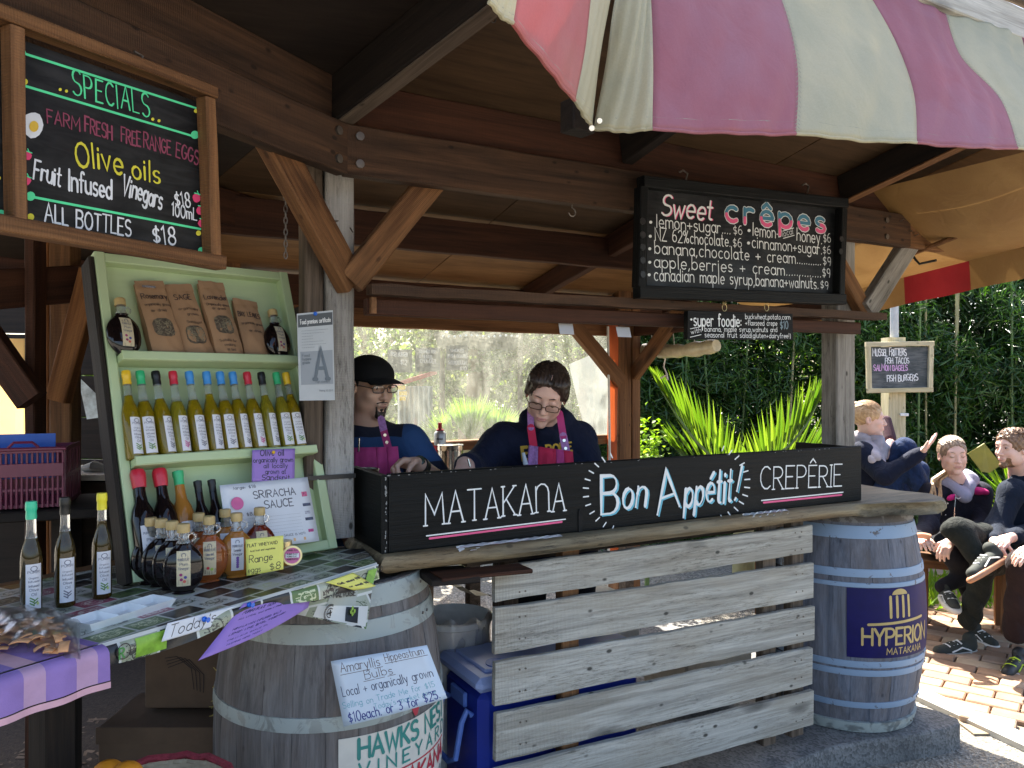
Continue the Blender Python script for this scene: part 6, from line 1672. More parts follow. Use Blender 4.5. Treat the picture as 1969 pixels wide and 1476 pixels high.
# bag of crisps in film
cr = thing('cracker_bag', 'clear bag of orange crackers lying on the near left table corner', 'snack bag', at_z(60,1230,TZ))
mb = MB()
M_CRK = mat('cracker', (.66,.33,.15), rough=.7, var=.2, scale=60, bump=.6)
for k in range(70):
    u, v = rnd.uniform(-60,128), rnd.uniform(1205,1262); v = max(v, 1208+abs(u-30)*.12)
    p = at_z(u, v, TZ+.008) + UP*rnd.uniform(0,.022)
    a = rnd.random()*6.3; X_ = V((math.cos(a), math.sin(a), rnd.uniform(-.4,.4))).normalized(); Y_ = UP.cross(X_).normalized()
    mb = MB(); r1, r2 = rnd.uniform(.012,.018), rnd.uniform(.006,.010)
    mb.grid(lambda x, y: p + X_*((x-.5)*2*r1)+Y_*((y-.5)*2*r2)+UP*(.005*math.cos((x-.5)*2.6)+.002), 4, 2)
    o = mb.build('cracker', M_CRK, cr, smooth=True); s = o.modifiers.new('solid','SOLIDIFY'); s.thickness = .002
mb = MB(); 
def film(x, y):
    p = at_z(-70+225*x, 1192+78*y - 14*math.sin(x*3), TZ+.006); e = math.sin(math.pi*min(1,max(0,x)))*math.sin(math.pi*y); return p + UP*(.036*e**.4+.004*math.sin(31*x+9*y)*math.sin(17*y+5*x))
mb.grid(film, 40, 18)
t = NT('clear_film'); tr_ = t.n('BsdfTransparent'); tr_.inputs[0].default_value=(.95,.93,.92,1); ms_ = t.n('MixShader'); lw = t.n('LayerWeight'); lw.inputs[0].default_value=.35; g_ = t.n('BsdfGlossy'); g_.inputs['Roughness'].default_value=.28
t.l(t.math('MULTIPLY_ADD', lw.outputs['Fresnel'], .45, .03), ms_.inputs[0]); t.l(tr_.outputs[0], ms_.inputs[1]); t.l(g_.outputs[0], ms_.inputs[2]); t.l(ms_.outputs[0], t.out.inputs[0]); M_FILM2 = t.m
mb.build('film', M_FILM2, cr, smooth=True)

# ================================================================ grocery basket on the ledge at far left
gb = thing('plastic_basket', 'maroon plastic grocery basket with blue and pink folders in it', 'basket', P(0,985,2.1))
M_MAR = mat('plastic_maroon', (.16,.02,.055), rough=.35, var=.05); M_DKB = mat('folder_blue', (.01,.10,.50), rough=.45); M_MAG = mat('folder_pink', (.65,.02,.16), rough=.45)
gx = V((.93,.36,0)).normalized(); gn = V((gx.y,-gx.x,0)); g0 = P(122,985,2.22); gh = .165
ga = P(122,0,2.22); GL_ = .46
def gp(s, z, o=0): return V((g0.x,g0.y,1.245)) - gx*s + UP*z + gn*(o - .02*(1-z/gh))
def bar(z0, z1, s0, s1, o=0, t=.006, nm='wall_bar'):
    b = MB(); c = (gp(s0,z0,o)+gp(s1,z1,o))/2; b.box(c, abs(s1-s0), t, abs(z1-z0), gx, gn, UP, ch=.001); return b
b = MB()
for (z0, z1) in ((0,.010),(.048,.056),(.090,.128),(.158,.172)): bx2 = bar(z0, z1, 0, GL_); b.add(bx2.v, bx2.f)
b.build('wall_band', M_MAR, gb)
b = MB()
for k in range(36): bx2 = bar(.0, .165, k*.0128, k*.0128+.0058, -.0008); b.add(bx2.v, bx2.f)
b.build('wall_grille', M_MAR, gb)
b = MB(); q_ = gp(GL_/2,.17,.004); b.box(q_, GL_+.02, .018, .010, gx, gn, UP, ch=.003); b.build('rim', M_MAR, gb)
b = MB()
for k in range(9):
    a = gp(0, .085, -.01-.032*k); b.box(a, .006, .026 if k % 2 else .014, .165, gx, gn, UP)
for z in (.005,.085,.165): b.box(gp(0, z, -.14), .007, .27, .012, gx, gn, UP)
b.build('end_wall', M_MAR, gb)
b = MB(); b.box(gp(GL_/2, .004, -.14), GL_, .26, .006, gx, gn, UP); b.box(gp(GL_/2,.085,-.27), GL_, .006, .165, gx, gn, UP); b.build('tray', M_MAR, gb)
b = MB(); b.tube([gp(.06,.175,.008), gp(.075,.19,.01), gp(.12,.19,.01), gp(.135,.175,.008)], .004, 6); b.build('hook', M_MAR, gb)
b = MB(); b.box(gp(.20,.145,-.06), .34, .004, .13, gx, gn, UP); tag(b.build('folder', M_DKB), 'bright blue folder standing in the maroon basket', 'folder')
b = MB(); b.box(gp(.33,.150,-.10), .26, .004, .14, gx, gn, UP); tag(b.build('folder', M_MAG), 'pink folder behind the blue one in the maroon basket', 'folder')
bg_ = thing('basket_ledge', 'dark wooden ledge under the maroon basket', 'ledge', P(20,1010,2.25))
c = gp(GL_/2-.05, -.02, -.13); b = MB(); b.box(c, .62, .34, .03, gx, gn, UP, ch=.004); b.build('ledge_top', W_DARK, bg_)
for s in (.02,.5):
    b = MB(); q_ = gp(s, 0, -.16); b.box(V((q_.x,q_.y,.63)), .06, .06, 1.17); b.build('leg', W_DARK, bg_)

# ================================================================ under the counter: bin, cooler, crates
bn = thing('waste_bin', 'pale grey waste bin with a clear crumpled liner behind the left barrel', 'bin', V((P(872,0,2.92).x,2.92,SLZ)))
c = V((P(872,0,2.92).x,2.92,0)); b = MB(); b.lathe([(.001,.115),(.105,.115),(.108,.13),(.138,.70),(.146,.705),(.148,.725),(.140,.728),(.134,.70)], 36, c=c); b.build('bin_body', mat('plastic_grey', (.80,.82,.81), rough=.45), bn, smooth=True, angle=40)
b = MB()
def liner(x, y):
    a = 2*math.pi*x; r = .150+.012*math.sin(7*a)*y+.008*math.sin(13*a+2)*y + .006*math.sin(math.pi*y); return c + V((math.cos(a)*r, math.sin(a)*r, .742-.115*y*(1+.25*math.sin(3*a+1)) + .012*math.sin(11*a)*(1-y)))
b.grid(liner, 64, 8); b.grid(lambda x, y: c+V((math.cos(2*math.pi*x)*(.146-.02*y), math.sin(2*math.pi*x)*(.146-.02*y), .742+.012*math.sin(22*math.pi*x)*(1-y)-.3*y)), 64, 4)
b.build('liner', M_FILM2, bn, smooth=True)
mb = MB(); mb.grid(lambda x, y: P(846+78*x+30*y, 1118+24*x+10*y, 3.15-.2*y)+UP*(.01*math.sin(9*x)), 6, 6); tag(mb.build('crate_lid', mat('ply_print', (.50,.45,.34), rough=.7)), 'pale printed board lying above the waste bin under the counter', 'board')
ck = thing('cool_box', 'dark blue cool box with a grey blue lid and side handle behind the slats', 'cooler', fa(.7,-.25,SLZ))
M_CKB = mat('cool_blue', (.010,.030,.30), rough=.4, var=.05); M_CKL = mat('cool_lid', (.34,.42,.70), rough=.4, var=.05); M_CKH = mat('cool_handle', (.12,.22,.60), rough=.4)
b = MB(); b.box(fa(.69,-.235,.355), .66, .30, .47, AX, AN, UP, ch=.03); b.build('box_body', M_CKB, ck, smooth=True, angle=35)
b = MB(); b.box(fa(.69,-.235,.615), .70, .335, .050, AX, AN, UP, ch=.018); b.build('lid', M_CKL, ck, smooth=True, angle=35)
b = MB(); b.box(fa(.69,-.235,.643), .60, .24, .014, AX, AN, UP, ch=.006); b.build('lid_panel', M_CKL, ck)
b = MB(); b.tube([fa(.45,-.16,.648), fa(.45,-.16,.6535)], .040, 20, flat=.8); b.build('cup_recess', M_CKH, ck)
b = MB(); hx = -AX
hpts = [fa(.352,-.14,.50), fa(.335,-.14,.52), fa(.318,-.145,.48), fa(.300,-.155,.36), fa(.296,-.20,.335), fa(.296,-.27,.335), fa(.300,-.305,.36), fa(.318,-.315,.48), fa(.335,-.32,.52), fa(.352,-.32,.50)]
b.tube(hpts, .010, 8); b.build('handle', M_CKH, ck, smooth=True)
b = MB(); b.box(fa(.350,-.235,.535), .015, .11, .05, AX, AN, UP, ch=.004); b.build('hinge_block', M_CKH, ck)
# pale crates and sacks glimpsed through the slats
for (t0, z, w, h, c_, lb_, nm) in ((1.15,.60,.24,.20,(.55,.56,.55),'white plastic tub glimpsed through the slats','storage_tub'), (1.72,.30,.40,.20,(.42,.36,.28),'pale cardboard box glimpsed through the lower slats','cardboard_box')):
    b = MB(); b.box(fa(t0,-.55,z), w, .3, h, AX, AN, UP, ch=.01); x = tag(b.build(nm, mat('m_'+nm, c_, rough=.6)), lb_, nm.split('_')[1])
# boxes below the produce table
M_CARD = mat('cardboard_dark', (.12,.075,.045), rough=.8, var=.15)
bb = thing('banana_box', 'dark cardboard banana box printed with a hand of bananas under the table', 'box', P(355,1395,2.42))
cx = P(352,0,2.42).x; b = MB(); b.box(V((cx,2.50,.725)), .24, .16, .29, ch=.003); b.build('carton', M_CARD, bb)
b = MB(); m_ = (V((0,2.42,0)), V((0,-1,0))); 
for k in range(4):
    pts = [(318+2*k, 1265+6*k), (340+8*k, 1262+2*k), (368+8*k, 1285+4*k), (383+6*k-10, 1325+2*k)]
    ps2 = [hit(u, v, V((0,2.4185,0)), V((0,-1,0))) for u, v in pts]; ribbon(b, ps2, .003, [V((0,-1,0))]*4)
b.build('banana_print', mat('print_brown', (.035,.02,.015), rough=.7), bb)
lbx = thing('cardboard_box', 'large dark cardboard box on the ground under the table', 'box', P(320,1476,2.3)); b = MB(); b.box(V((P(318,0,2.36).x,2.44,.34)), .36, .26, .46, ch=.004); b.build('carton', M_CARD, lbx); b = MB(); b.box(V((P(318,0,2.36).x,2.309,.545)), .37, .004, .05); b.build('lid_edge', M_CARD, lbx)
# wood chips under the table
M_CHIP = mat('bark_chips', (.14,.10,.07), rough=.9, var=.5, scale=8)
vs = []; fs = []
for k in range(2600):
    x, y = rnd.uniform(-2.2,-.55), rnd.uniform(1.9,3.4); a = rnd.random()*6.3; l, w_ = rnd.uniform(.008,.022), rnd.uniform(.004,.009); z = (SLZ if x > -2.0 else 0)+.004+rnd.random()*.01
    cx_, sx_ = math.cos(a)*l, math.sin(a)*l; i = len(vs)
    vs += [(x-cx_+sx_*w_/l, y-sx_-cx_*w_/l, z), (x+cx_+sx_*w_/l, y+sx_-cx_*w_/l, z+rnd.uniform(-.003,.005)), (x+cx_-sx_*w_/l, y+sx_+cx_*w_/l, z+.003), (x-cx_-sx_*w_/l, y-sx_+cx_*w_/l, z+rnd.uniform(0,.006))]; fs.append((i,i+1,i+2,i+3))
b = MB(); b.v = vs; b.f = fs; b.mi = [0]*len(fs); tag(b.build('bark_chips', M_CHIP), 'loose bark chips scattered under the produce table', 'bark', kind='stuff')
# straw tufts next to barrel
b = MB()
for k in range(60):
    p = P(428+rnd.uniform(-8,8), 1335+rnd.uniform(-45,45), 2.28); ribbon(b, [p, p+V((rnd.uniform(-.03,.03), -.01, rnd.uniform(-.03,.03)))], .002, [V((0,-1,0))]*2, lift=.0005*(k%4))
tag(b.build('straw', mat('straw_yellow', (.45,.36,.10), rough=.8)), 'wisps of yellow straw behind the left barrel', 'straw', kind='stuff')
# wicker basket with oranges at the bottom edge
wb = thing('wicker_basket', 'round woven basket with a red rim holding oranges, cut by the bottom edge', 'basket', P(300,1520,1.72))
c = V((P(298,0,1.72).x, 1.72, 0)); rz_ = .690
b = MB()
rb_ = .165
for k in range(9):
    for i in range(30):
        a = 2*math.pi*(i+.5*(k%2))/30; r = rb_-.010*k-.004; z = rz_-.012-.016*k
        p = c+V((math.cos(a)*r, math.sin(a)*r, z)); tdir = V((-math.sin(a), math.cos(a), 0)); b.sphere(p, .022, 6, sc=(1,.42,.36), M=Matrix.Rotation(math.atan2(tdir.y,tdir.x),3,'Z'))
b.build('weave', mat('wicker_straw', (.46,.37,.24), rough=.8, var=.25, scale=30), wb, smooth=True); tag(b and [o for o in COL.objects if o.parent == wb][-1], kind='stuff')
b = MB(); pts = [c+V((math.cos(R(a))*rb_, math.sin(R(a))*rb_, rz_+.004*math.sin(a))) for a in range(0,361,10)]; b.tube(pts, .009, 8, cap=False); b.build('rim', mat('wicker_red', (.32,.035,.05), rough=.8, var=.4, scale=60, bump=1), wb, smooth=True)
b = MB(); hp_ = [c+V((rb_*.8+.02*math.cos(R(a)), -.09+.05*math.sin(R(a)), rz_+.02)) for a in range(0,361,24)]; b.tube([q+V((.0,.05,0)) for q in hp_], .007, 7, cap=False); b.build('handle', MATS['wicker_red'], wb, smooth=True)
M_ORG = mat('orange_peel', (.75,.28,.02), rough=.4, var=.08, bump=.35, bscale=350)
OBJ = []
opos = [(207,1475,1.70,'large orange at the back of the basket'),(243,1478,1.69,'orange to the right in the basket'),(175,1500,1.64,'orange at the left side of the basket'),(225,1520,1.62,'orange in front in the basket, mostly below the frame'),(280,1515,1.64,'orange near the basket middle, mostly below the frame')]
for (u, v, Y, lb_) in opos:
    p = P(u, v+16, Y); b = MB(); b.sphere((0,0,0), .036, 18, sc=(1,1,.92)); o = mkobj('orange', b.mesh('orange', None, True, 180), M_ORG, None, Matrix.Translation(p)); tag(o, lb_, 'orange', 'oranges in the wicker basket')
b = MB(); b.box(c+UP*.33, .30, .30, .44, ch=.004); kb_ = tag(b.build('wooden_crate', W_DARK), 'dark crate carrying the wicker basket below the frame', 'crate')
b = MB(); b.lathe([(.001,.60),(.10,.56),(.158,.685)], 30, c=c); b.build('basket_body', MATS['wicker_straw'], wb)

# ================================================================ on the rear bench
bench = thing('rear_bench', 'wooden work bench under the rear window', 'bench', fa(1.0,-1.6,SLZ)); b = MB(); b.box(fa(1.05,-1.58,1.085), 2.2, .40, .035, AX, AN, UP); b.build('bench_top', W_GREY, bench)
for t0 in (.1,1.0,2.0):
    b = MB(); b.box(fa(t0,-1.45,.585), .06, .06, .95, AX, AN, UP); b.build('leg', W_GREY, bench)
M_TIN = mat('tin_plate', (.62,.60,.56), rough=.22, metal=1.0, var=.05)
def can(label, u, Y, r, z0, h, open_=False):
    t = thing('tin_can', label, 'can', V((P(u,0,Y).x,Y,z0))); c = V((P(u,0,Y).x,Y,z0)); pr = [(.001,0),(r,0),(r+.002,.002),(r,.006)]; n = 12
    for k in range(n):
        z = h*.12+h*.76*k/n; pr += [(r-.0025,z),(r,z+h*.76/n*.5)]
    pr += [(r,h-.006),(r+.002,h-.003),(r,h),(r-.003,h)] + ([(r-.004,h*.3),(.001,h*.3)] if open_ else [(r-.004,h-.004),(.001,h-.004)])
    b = MB(); b.lathe(pr, 36, c=c); b.build('can_body', M_TIN, t, smooth=True, angle=60); return t
can('large ribbed catering tin between the two cooks', 866, 4.05, .068, 1.105, .178)
can('open ribbed tin beside the left post behind the black box', 704, 2.60, .044, 1.10+.02, .195, True)
gcn = thing('gas_can', 'red and silver gas canister with a red cap on the rear bench', 'gas canister', V((P(846,0,4.16).x,4.16,1.105))); c = V((P(846,0,4.16).x,4.16,1.105)); r = .033
b = MB(); b.lathe([(.001,0),(r,0),(r,.165)], 24, c=c); b.build('lower_body', mat('can_red', (.45,.01,.02), rough=.3), gcn, smooth=True, angle=40)
b = MB(); b.lathe([(r,.165),(r,.225),(r*.85,.236),(r*.55,.243)], 24, c=c); b.build('upper_body', mat('can_silver', (.55,.56,.57), rough=.3, metal=.3), gcn, smooth=True, angle=40)
b = MB(); b.lathe([(r*.6,.243),(r*.62,.250),(.011,.252),(.011,.285),(.001,.286)], 16, c=c); b.build('cap', MATS['can_red'], gcn, smooth=True, angle=40)
nn = V((-c.x,-c.y,0)).normalized(); ex = UP.cross(nn)
b = MB(); write('', 'BUTANE', plane_map(c+nn*(r+.001)-ex*.016+UP*.195, ex, UP, nn), None, None, size=.010, width=.032, thick=.2, mb=b); b.build('lettering', M_INK, gcn)
# ================================================================ vegetation
rng = np.random.default_rng(11)
def leafmat(name, c0, c1, thin=.4, rough=.45):
    t = NT(name); gi = t.n('NewGeometry'); 
    c = t.ramp(gi.outputs['Random Per Island'], [(0, c0), (1, c1)])
    t.set(Base_Color=c, Roughness=rough); tr = t.n('BsdfTranslucent'); t.l(t.mix(1.0, c, (1.0,1.15,.35), 'MULTIPLY'), tr.inputs[0])
    ms = t.n('MixShader'); ms.inputs[0].default_value = thin; t.l(t.b.outputs[0], ms.inputs[1]); t.l(tr.outputs[0], ms.inputs[2]); t.l(ms.outputs[0], t.out.inputs[0])
    return t.m
def leaves(name, C, D, N, L, W, m, parent=None, stuff=True, fold=.18):
    """C centre (base), D direction, N normal, L, W arrays -> one mesh of folded leaf blades"""
    C = np.asarray(C); D = np.asarray(D); D = D/np.linalg.norm(D, axis=1, keepdims=True)
    S = np.cross(D, N); S /= np.linalg.norm(S, axis=1, keepdims=True)+1e-9; Nn = np.cross(S, D)
    L = np.broadcast_to(L, len(C))[:, None]; W = np.broadcast_to(W, len(C))[:, None]
    a = C; b = C + D*L*.45 + S*W/2 + Nn*W*fold; c = C + D*L - Nn*L*.08; d = C + D*L*.45 - S*W/2 + Nn*W*fold
    vs = np.stack([a, b, c, d], 1).reshape(-1, 3).astype(np.float32)
    n = len(C); me = bpy.data.meshes.new(name); me.vertices.add(4*n); me.vertices.foreach_set('co', vs.ravel())
    idx = np.arange(4*n).reshape(-1, 4); tri = np.stack([idx[:, [0,1,2]], idx[:, [0,2,3]]], 1).reshape(-1, 3)
    me.loops.add(6*n); me.loops.foreach_set('vertex_index', tri.ravel().astype(np.int32))
    me.polygons.add(2*n); me.polygons.foreach_set('loop_start', (np.arange(2*n)*3).astype(np.int32)); me.polygons.foreach_set('loop_total', np.full(2*n, 3, np.int32))
    me.update(calc_edges=True)
    if parent is not None: me.transform(wm(parent).inverted())
    o = mkobj(name, me, m, parent)
    if stuff: o['kind'] = 'stuff'
    return o
def rdir(n, up=0.0, spread=1.0):
    d = rng.normal(size=(n,3))*spread; d[:,2] += up; return d/np.linalg.norm(d, axis=1, keepdims=True)
def clumps(lo, hi, nc, per, r, droop=-.5, keep=None):
    c = rng.uniform(lo, hi, size=(nc,3))
    if keep is not None: c = c[keep(c)]
    C = np.repeat(c, per, 0); D = rdir(len(C), droop); C = C + rdir(len(C))*r*rng.uniform(.1,1,(len(C),1)); return C, D
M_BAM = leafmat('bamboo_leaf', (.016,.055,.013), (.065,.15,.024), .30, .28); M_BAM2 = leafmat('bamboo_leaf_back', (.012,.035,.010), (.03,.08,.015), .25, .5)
M_LIME = leafmat('lime_leaf', (.16,.30,.02), (.34,.48,.05), .5); M_GRN2 = leafmat('tree_leaf', (.07,.13,.03), (.20,.27,.07), .45); M_OLVL = leafmat('dry_leaf', (.14,.17,.08), (.30,.32,.18), .45)
hg = thing('bamboo_hedge', 'tall dense dark green bamboo hedge behind the seated people', 'hedge', (3.8, 7.3, 0))
gap = lambda c: ~((np.abs((c[:,0]/c[:,1]) - .385) < .022) & (c[:,2] < 1.95) & (c[:,2] > .6) & (rng.random(len(c)) < .88))
gap2 = lambda c: gap(c) & ((np.sin(3.1*c[:,0]+2*np.sin(2.3*c[:,2]))*np.sin(3.7*c[:,2]+1.5*np.sin(2.9*c[:,0]))+rng.normal(size=len(c))*.35) > -.25)
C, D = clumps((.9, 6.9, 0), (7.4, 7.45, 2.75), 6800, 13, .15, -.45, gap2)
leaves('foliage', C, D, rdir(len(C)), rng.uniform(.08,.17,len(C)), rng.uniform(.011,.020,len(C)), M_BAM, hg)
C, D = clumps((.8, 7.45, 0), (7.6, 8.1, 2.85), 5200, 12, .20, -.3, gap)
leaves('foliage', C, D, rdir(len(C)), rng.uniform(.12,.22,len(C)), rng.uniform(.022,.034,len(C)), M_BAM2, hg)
M_CULM = mat('bamboo_culm', (.10,.17,.05), rough=.4, var=.35, scale=5); M_CULD = mat('bamboo_culm_dry', (.30,.28,.14), rough=.5, var=.3, scale=5)
for u in (1303, 1381, 1412, 1506, 1762, 1781, 1829, 1834, 1946):
    Y = rnd.uniform(6.95, 7.12); x = P(u,0,Y).x; lean = rnd.uniform(-.22,.22); pts = []; rr = []
    for k in range(14):
        z = 2.9*k/13; pts += [V((x+lean*z/2.9, Y, z))]; rr += [.010]
    b = MB(); b.tube(pts, rr, 8)
    for p in pts[1:-1]: b.tube([p-UP*.006, p+UP*.006], .0125, 8)
    b.build('culm', M_CULD if rnd.random() < .45 else M_CULM, hg, smooth=True)
# sunlit shrubs behind the gap in the hedge
sh_ = thing('sunlit_shrub', 'bright yellow green shrub in the gap of the bamboo hedge', 'shrub', (3.1, 8.3, 0))
C, D = clumps((2.4, 8.1, .2), (4.0, 8.9, 2.4), 420, 14, .16, 0); leaves('foliage', C, D, rdir(len(C), .8), rng.uniform(.05,.10,len(C)), rng.uniform(.03,.05,len(C)), M_LIME, sh_)
b = MB(); b.tube([V((3.1,8.4,0)), V((3.15,8.4,1.6))], [.04,.02], 8); b.build('trunk', M_CULM, sh_)
s2 = thing('low_shrub', 'small lime green leafy shrub beside the rear post', 'shrub', P(1245,870,5.6)*1)
cc = P(1244,858,5.7); C = rng.normal(size=(420,3))*[.07,.10,.13]+np.array(cc)-[0,0,.05]; leaves('foliage', C, rdir(420,.2), rdir(420,1.5,.5), rng.uniform(.03,.05,420), rng.uniform(.025,.04,420), M_LIME, s2)
b = MB(); b.tube([V((cc.x,cc.y,0)), cc], [.02,.01], 7); b.build('stem', M_CULM, s2)
# palm: fronds as pinnate leaves, each frond a part
M_PALM = leafmat('palm_leaflet', (.07,.15,.012), (.24,.33,.05), .60, .3)
pl_ = thing('palm', 'bright lime green backlit palm fanning up behind the counter', 'palm', V((P(1430,0,5.7).x, 5.7, 0)))
def frond(par, pts, side, l0, l1, n, tip=(0,0,1), m=M_PALM, w=.026, name='frond', jit=.05):
    """rachis through PTS, leaflets leaving towards TIP"""
    N = len(pts)-1; C = []; D = []; L = []
    b = MB(); b.tube(pts, [.012*(1-.7*i/N)+.002 for i in range(N+1)], 6)
    o = b.build(name, M_CULD if m is M_PALM and False else M_CULM, par, smooth=True)
    for i in range(n):
        s = i/(n-1); k = min(int(s*N), N-1); p = pts[k].lerp(pts[k+1], s*N-k); d = (pts[k+1]-pts[k]).normalized()
        for q in (0, 1):
            t_ = (V((tip[0]*(1-s)**1.3+d.x*s*.9, 0, tip[2])) + d*(.15+.3*s) + V((rnd.uniform(-jit,jit), rnd.uniform(-jit,jit)+(.35 if q else -.05), rnd.uniform(-jit,jit)))).normalized()
            C.append(p); D.append(t_); L.append((l0*math.sin(math.pi*(.17+.70*s)) + l1*.2)*rnd.uniform(.9,1.06))
    lv = leaves('leaflets', C, D, [V((.2,-1,.1))+V((rnd.uniform(-.5,.5),0,rnd.uniform(-.4,.4))) for _ in C], np.array(L), w, m, par, stuff=True, fold=.3)
    return o
Yp = 5.7
for (pts_, l0_, l1_, n_, tp_) in (
  ([(1420,915,0),(1375,885,-.1),(1335,845,-.15),(1302,800,-.2),(1273,752,-.2)], .44, .16, 24, (.50,0,1)),
  ([(1425,920,.15),(1380,905,.05),(1330,890,0),(1305,870,0)], .36, .30, 15, (.35,0,1)),
  ([(1440,915,0),(1480,885,-.1),(1520,855,-.15),(1552,815,-.2),(1572,775,-.2)], .42, .18, 24, (-.50,0,1)),
  ([(1440,925,.15),(1490,900,.05),(1540,885,0),(1580,860,0)], .36, .30, 15, (-.35,0,1)),
  ([(1425,930,.2),(1422,905,.3),(1412,870,.4),(1398,838,.5)], .26, .14, 20, (-.6,0,.6)),
  ([(1440,930,.2),(1448,905,.3),(1460,870,.4),(1478,838,.5)], .26, .14, 20, (.6,0,.6))):
    frond(pl_, [P(a, b_, Yp+c) for a, b_, c in pts_], 1, l0_, l1_, n_, tp_, w=.023, jit=.03)
b = MB(); b.tube([V((P(1430,0,Yp).x,Yp,0)), P(1430,915,Yp)], [.09,.06], 10); b.build('trunk', M_CULD, pl_, smooth=True)
# spiky leaves and yellow sheet between the two people at right
sp_ = thing('spiky_plant', 'spiky yellow green plant with long blades between the seated people', 'plant', V((P(1925,0,5.7).x,5.7,0)))
cc = P(1958,985,5.7); Cs = []; Ds = []; Ls = []
for k in range(46):
    a = R(rnd.uniform(95,250)) if k < 34 else R(rnd.uniform(0,360)); Cs.append(cc); Ds.append(V((math.cos(a), rnd.uniform(-.5,.3), math.sin(a)*.9+.2))); Ls.append(rnd.uniform(.25,.55))
leaves('blade', Cs, Ds, rdir(46), np.array(Ls), .022, M_LIME, sp_, stuff=True); b = MB(); b.tube([V((cc.x,cc.y,0)), cc], [.05,.03], 8); b.build('stem', M_CULD, sp_)
b = MB(); q = [P(1861,872,5.35), P(1893,852,5.35), P(1926,893,5.3), P(1903,909,5.3), P(1888,907,5.3)]
b.add(q+[p+V((0,.008,0)) for p in q], [tuple(range(5)), tuple(range(5,10))[::-1]]+[(i,(i+1)%5,5+(i+1)%5,5+i) for i in range(5)])
tag(b.build('yellow_card', mat('card_olive', (.24,.21,.01), rough=.5)), 'tilted olive yellow card behind the woman in the pink lined jacket', 'card')
# ground cover by the bench
C = np.column_stack([rng.uniform(2.2,4.6,1500), rng.uniform(5.35,6.3,1500), np.zeros(1500)]); tag(leaves('ground_cover', C, rdir(1500,1.1), rdir(1500), rng.uniform(.06,.2,1500), rng.uniform(.015,.04,1500), M_LIME), 'low leafy green plants growing behind the bench', 'plants', kind='stuff')
# ---- beyond the rear window
def tree(u, Y, z1, label, r=.16, m=None, crown=((0,0,0),), cr=1.2, n=2600, lm=None, lean=0):
    x = P(u,0,Y).x; t = thing('tree', label, 'tree', V((x,Y,0))); m = m or mat('bark', (.30,.22,.14), rough=.9, var=.3, scale=7, bump=1, bscale=20)
    pts = [V((x+lean*k/6+.05*math.sin(k*1.7), Y, z1*k/6)) for k in range(7)]; b = MB(); b.tube(pts, [r*(1-.09*k) for k in range(7)], 12); b.build('trunk', m, t, smooth=True)
    for k in range(5):
        a = k*1.3; p = pts[4].lerp(pts[6], k/5); q = p+V((math.cos(a)*.8, math.sin(a)*.6, .6+.2*k)); b = MB(); b.tube([p, p.lerp(q,.5)+UP*.08, q], [r*.4,r*.28,r*.1], 7); b.build('limb', m, t, smooth=True)
    C = []; 
    for (dx, dy, dz) in crown:
        c = rng.normal(size=(60,3))*[cr*.5, cr*.4, cr*.38] + [x+dx, Y+dy, z1+dz]; C.append(np.repeat(c, n//(60*len(crown)), 0))
    C = np.concatenate(C); C = C + rng.normal(size=C.shape)*.13
    leaves('crown', C, rdir(len(C),-.2), rdir(len(C),.6), rng.uniform(.06,.12,len(C)), rng.uniform(.035,.06,len(C)), lm or M_GRN2, t); return t
tree(915, 8.2, 2.3, 'thick pale trunked tree seen through the rear window, centre', .20, crown=((-.3,0,.3),(.5,0,-.3),(.9,0,.4)), n=5200, lm=M_OLVL)
tree(815, 9.4, 2.6, 'slimmer tree left of the thick one through the rear window', .13, crown=((.1,0,.2),(.8,0,-.7)), n=3600, lm=M_OLVL)
tree(1040, 8.6, 2.2, 'leafy green tree at the right side of the rear window', .10, crown=((0,0,.1),(.5,0,-.6),(-.3,0,-.9),(.6,0,.7)), n=6400)
tree(700, 10.5, 2.8, 'far tree at the left side of the rear window', .14, crown=((.2,0,.2),(-.5,0,-.5)), n=3600)
fp = thing('fan_palm', 'pale green fan palm behind the rear window between the cooks', 'palm', V((P(900,0,6.4).x,6.4,0)))
for k, (u, v, rr_, a0, a1) in enumerate(((905,850,.42,60,125),(870,860,.36,95,165),(955,850,.34,45,130))):
    c = P(u,v,6.4); Cs = []; Ds = []
    for i in range(26): a = R(a0+(a1-a0)*i/25); Cs.append(c); Ds.append(V((math.cos(a), rnd.uniform(-.1,.1), math.sin(a))))
    leaves('frond', Cs, Ds, [V((0,-1,.2))]*26, np.full(26, rr_)*rng.uniform(.9,1.05,26), .030, M_LIME, fp, stuff=False)
b = MB(); b.tube([V((P(900,0,6.4).x,6.4,0)), P(900,855,6.4)], [.08,.05], 8); b.build('trunk', M_CULD, fp)
cs2 = thing('iron_screen', 'pale corrugated iron screen seen through the rear window at left', 'screen', P(795,850,6.9))
a, b_ = P(764,742,6.9), P(832,742,6.9); b = MB(); b.grid(lambda x, y: a.lerp(b_, x)+V((0,.018*math.cos(x*46),0))-UP*(y*1.5), 60, 1); b.build('corrugated_sheet', mat('iron_pale', (.50,.52,.50), rough=.45, metal=.2), cs2, smooth=True)
board('red_rail', P(752,742,6.85), P(840,715,6.85), .04, .03, mat('rail_red', (.40,.06,.04), rough=.6), cs2)
for k, (u, v) in enumerate(((771,745),(775,756),(774,766))):
    b = MB(); b.box(P(u,v,6.8), .08-.012*k, .01, .035); b.build('yellow_slat', CAPC['yellow'], cs2)
wt = MB(); wt.grid(lambda x, y: P(1128+60*x-34*(1-y)*(1-x), 690+150*y+ (10-40*x)*(1-y), 5.55)+V((0,.04*math.sin(8*x+3*y),0)), 8, 8)
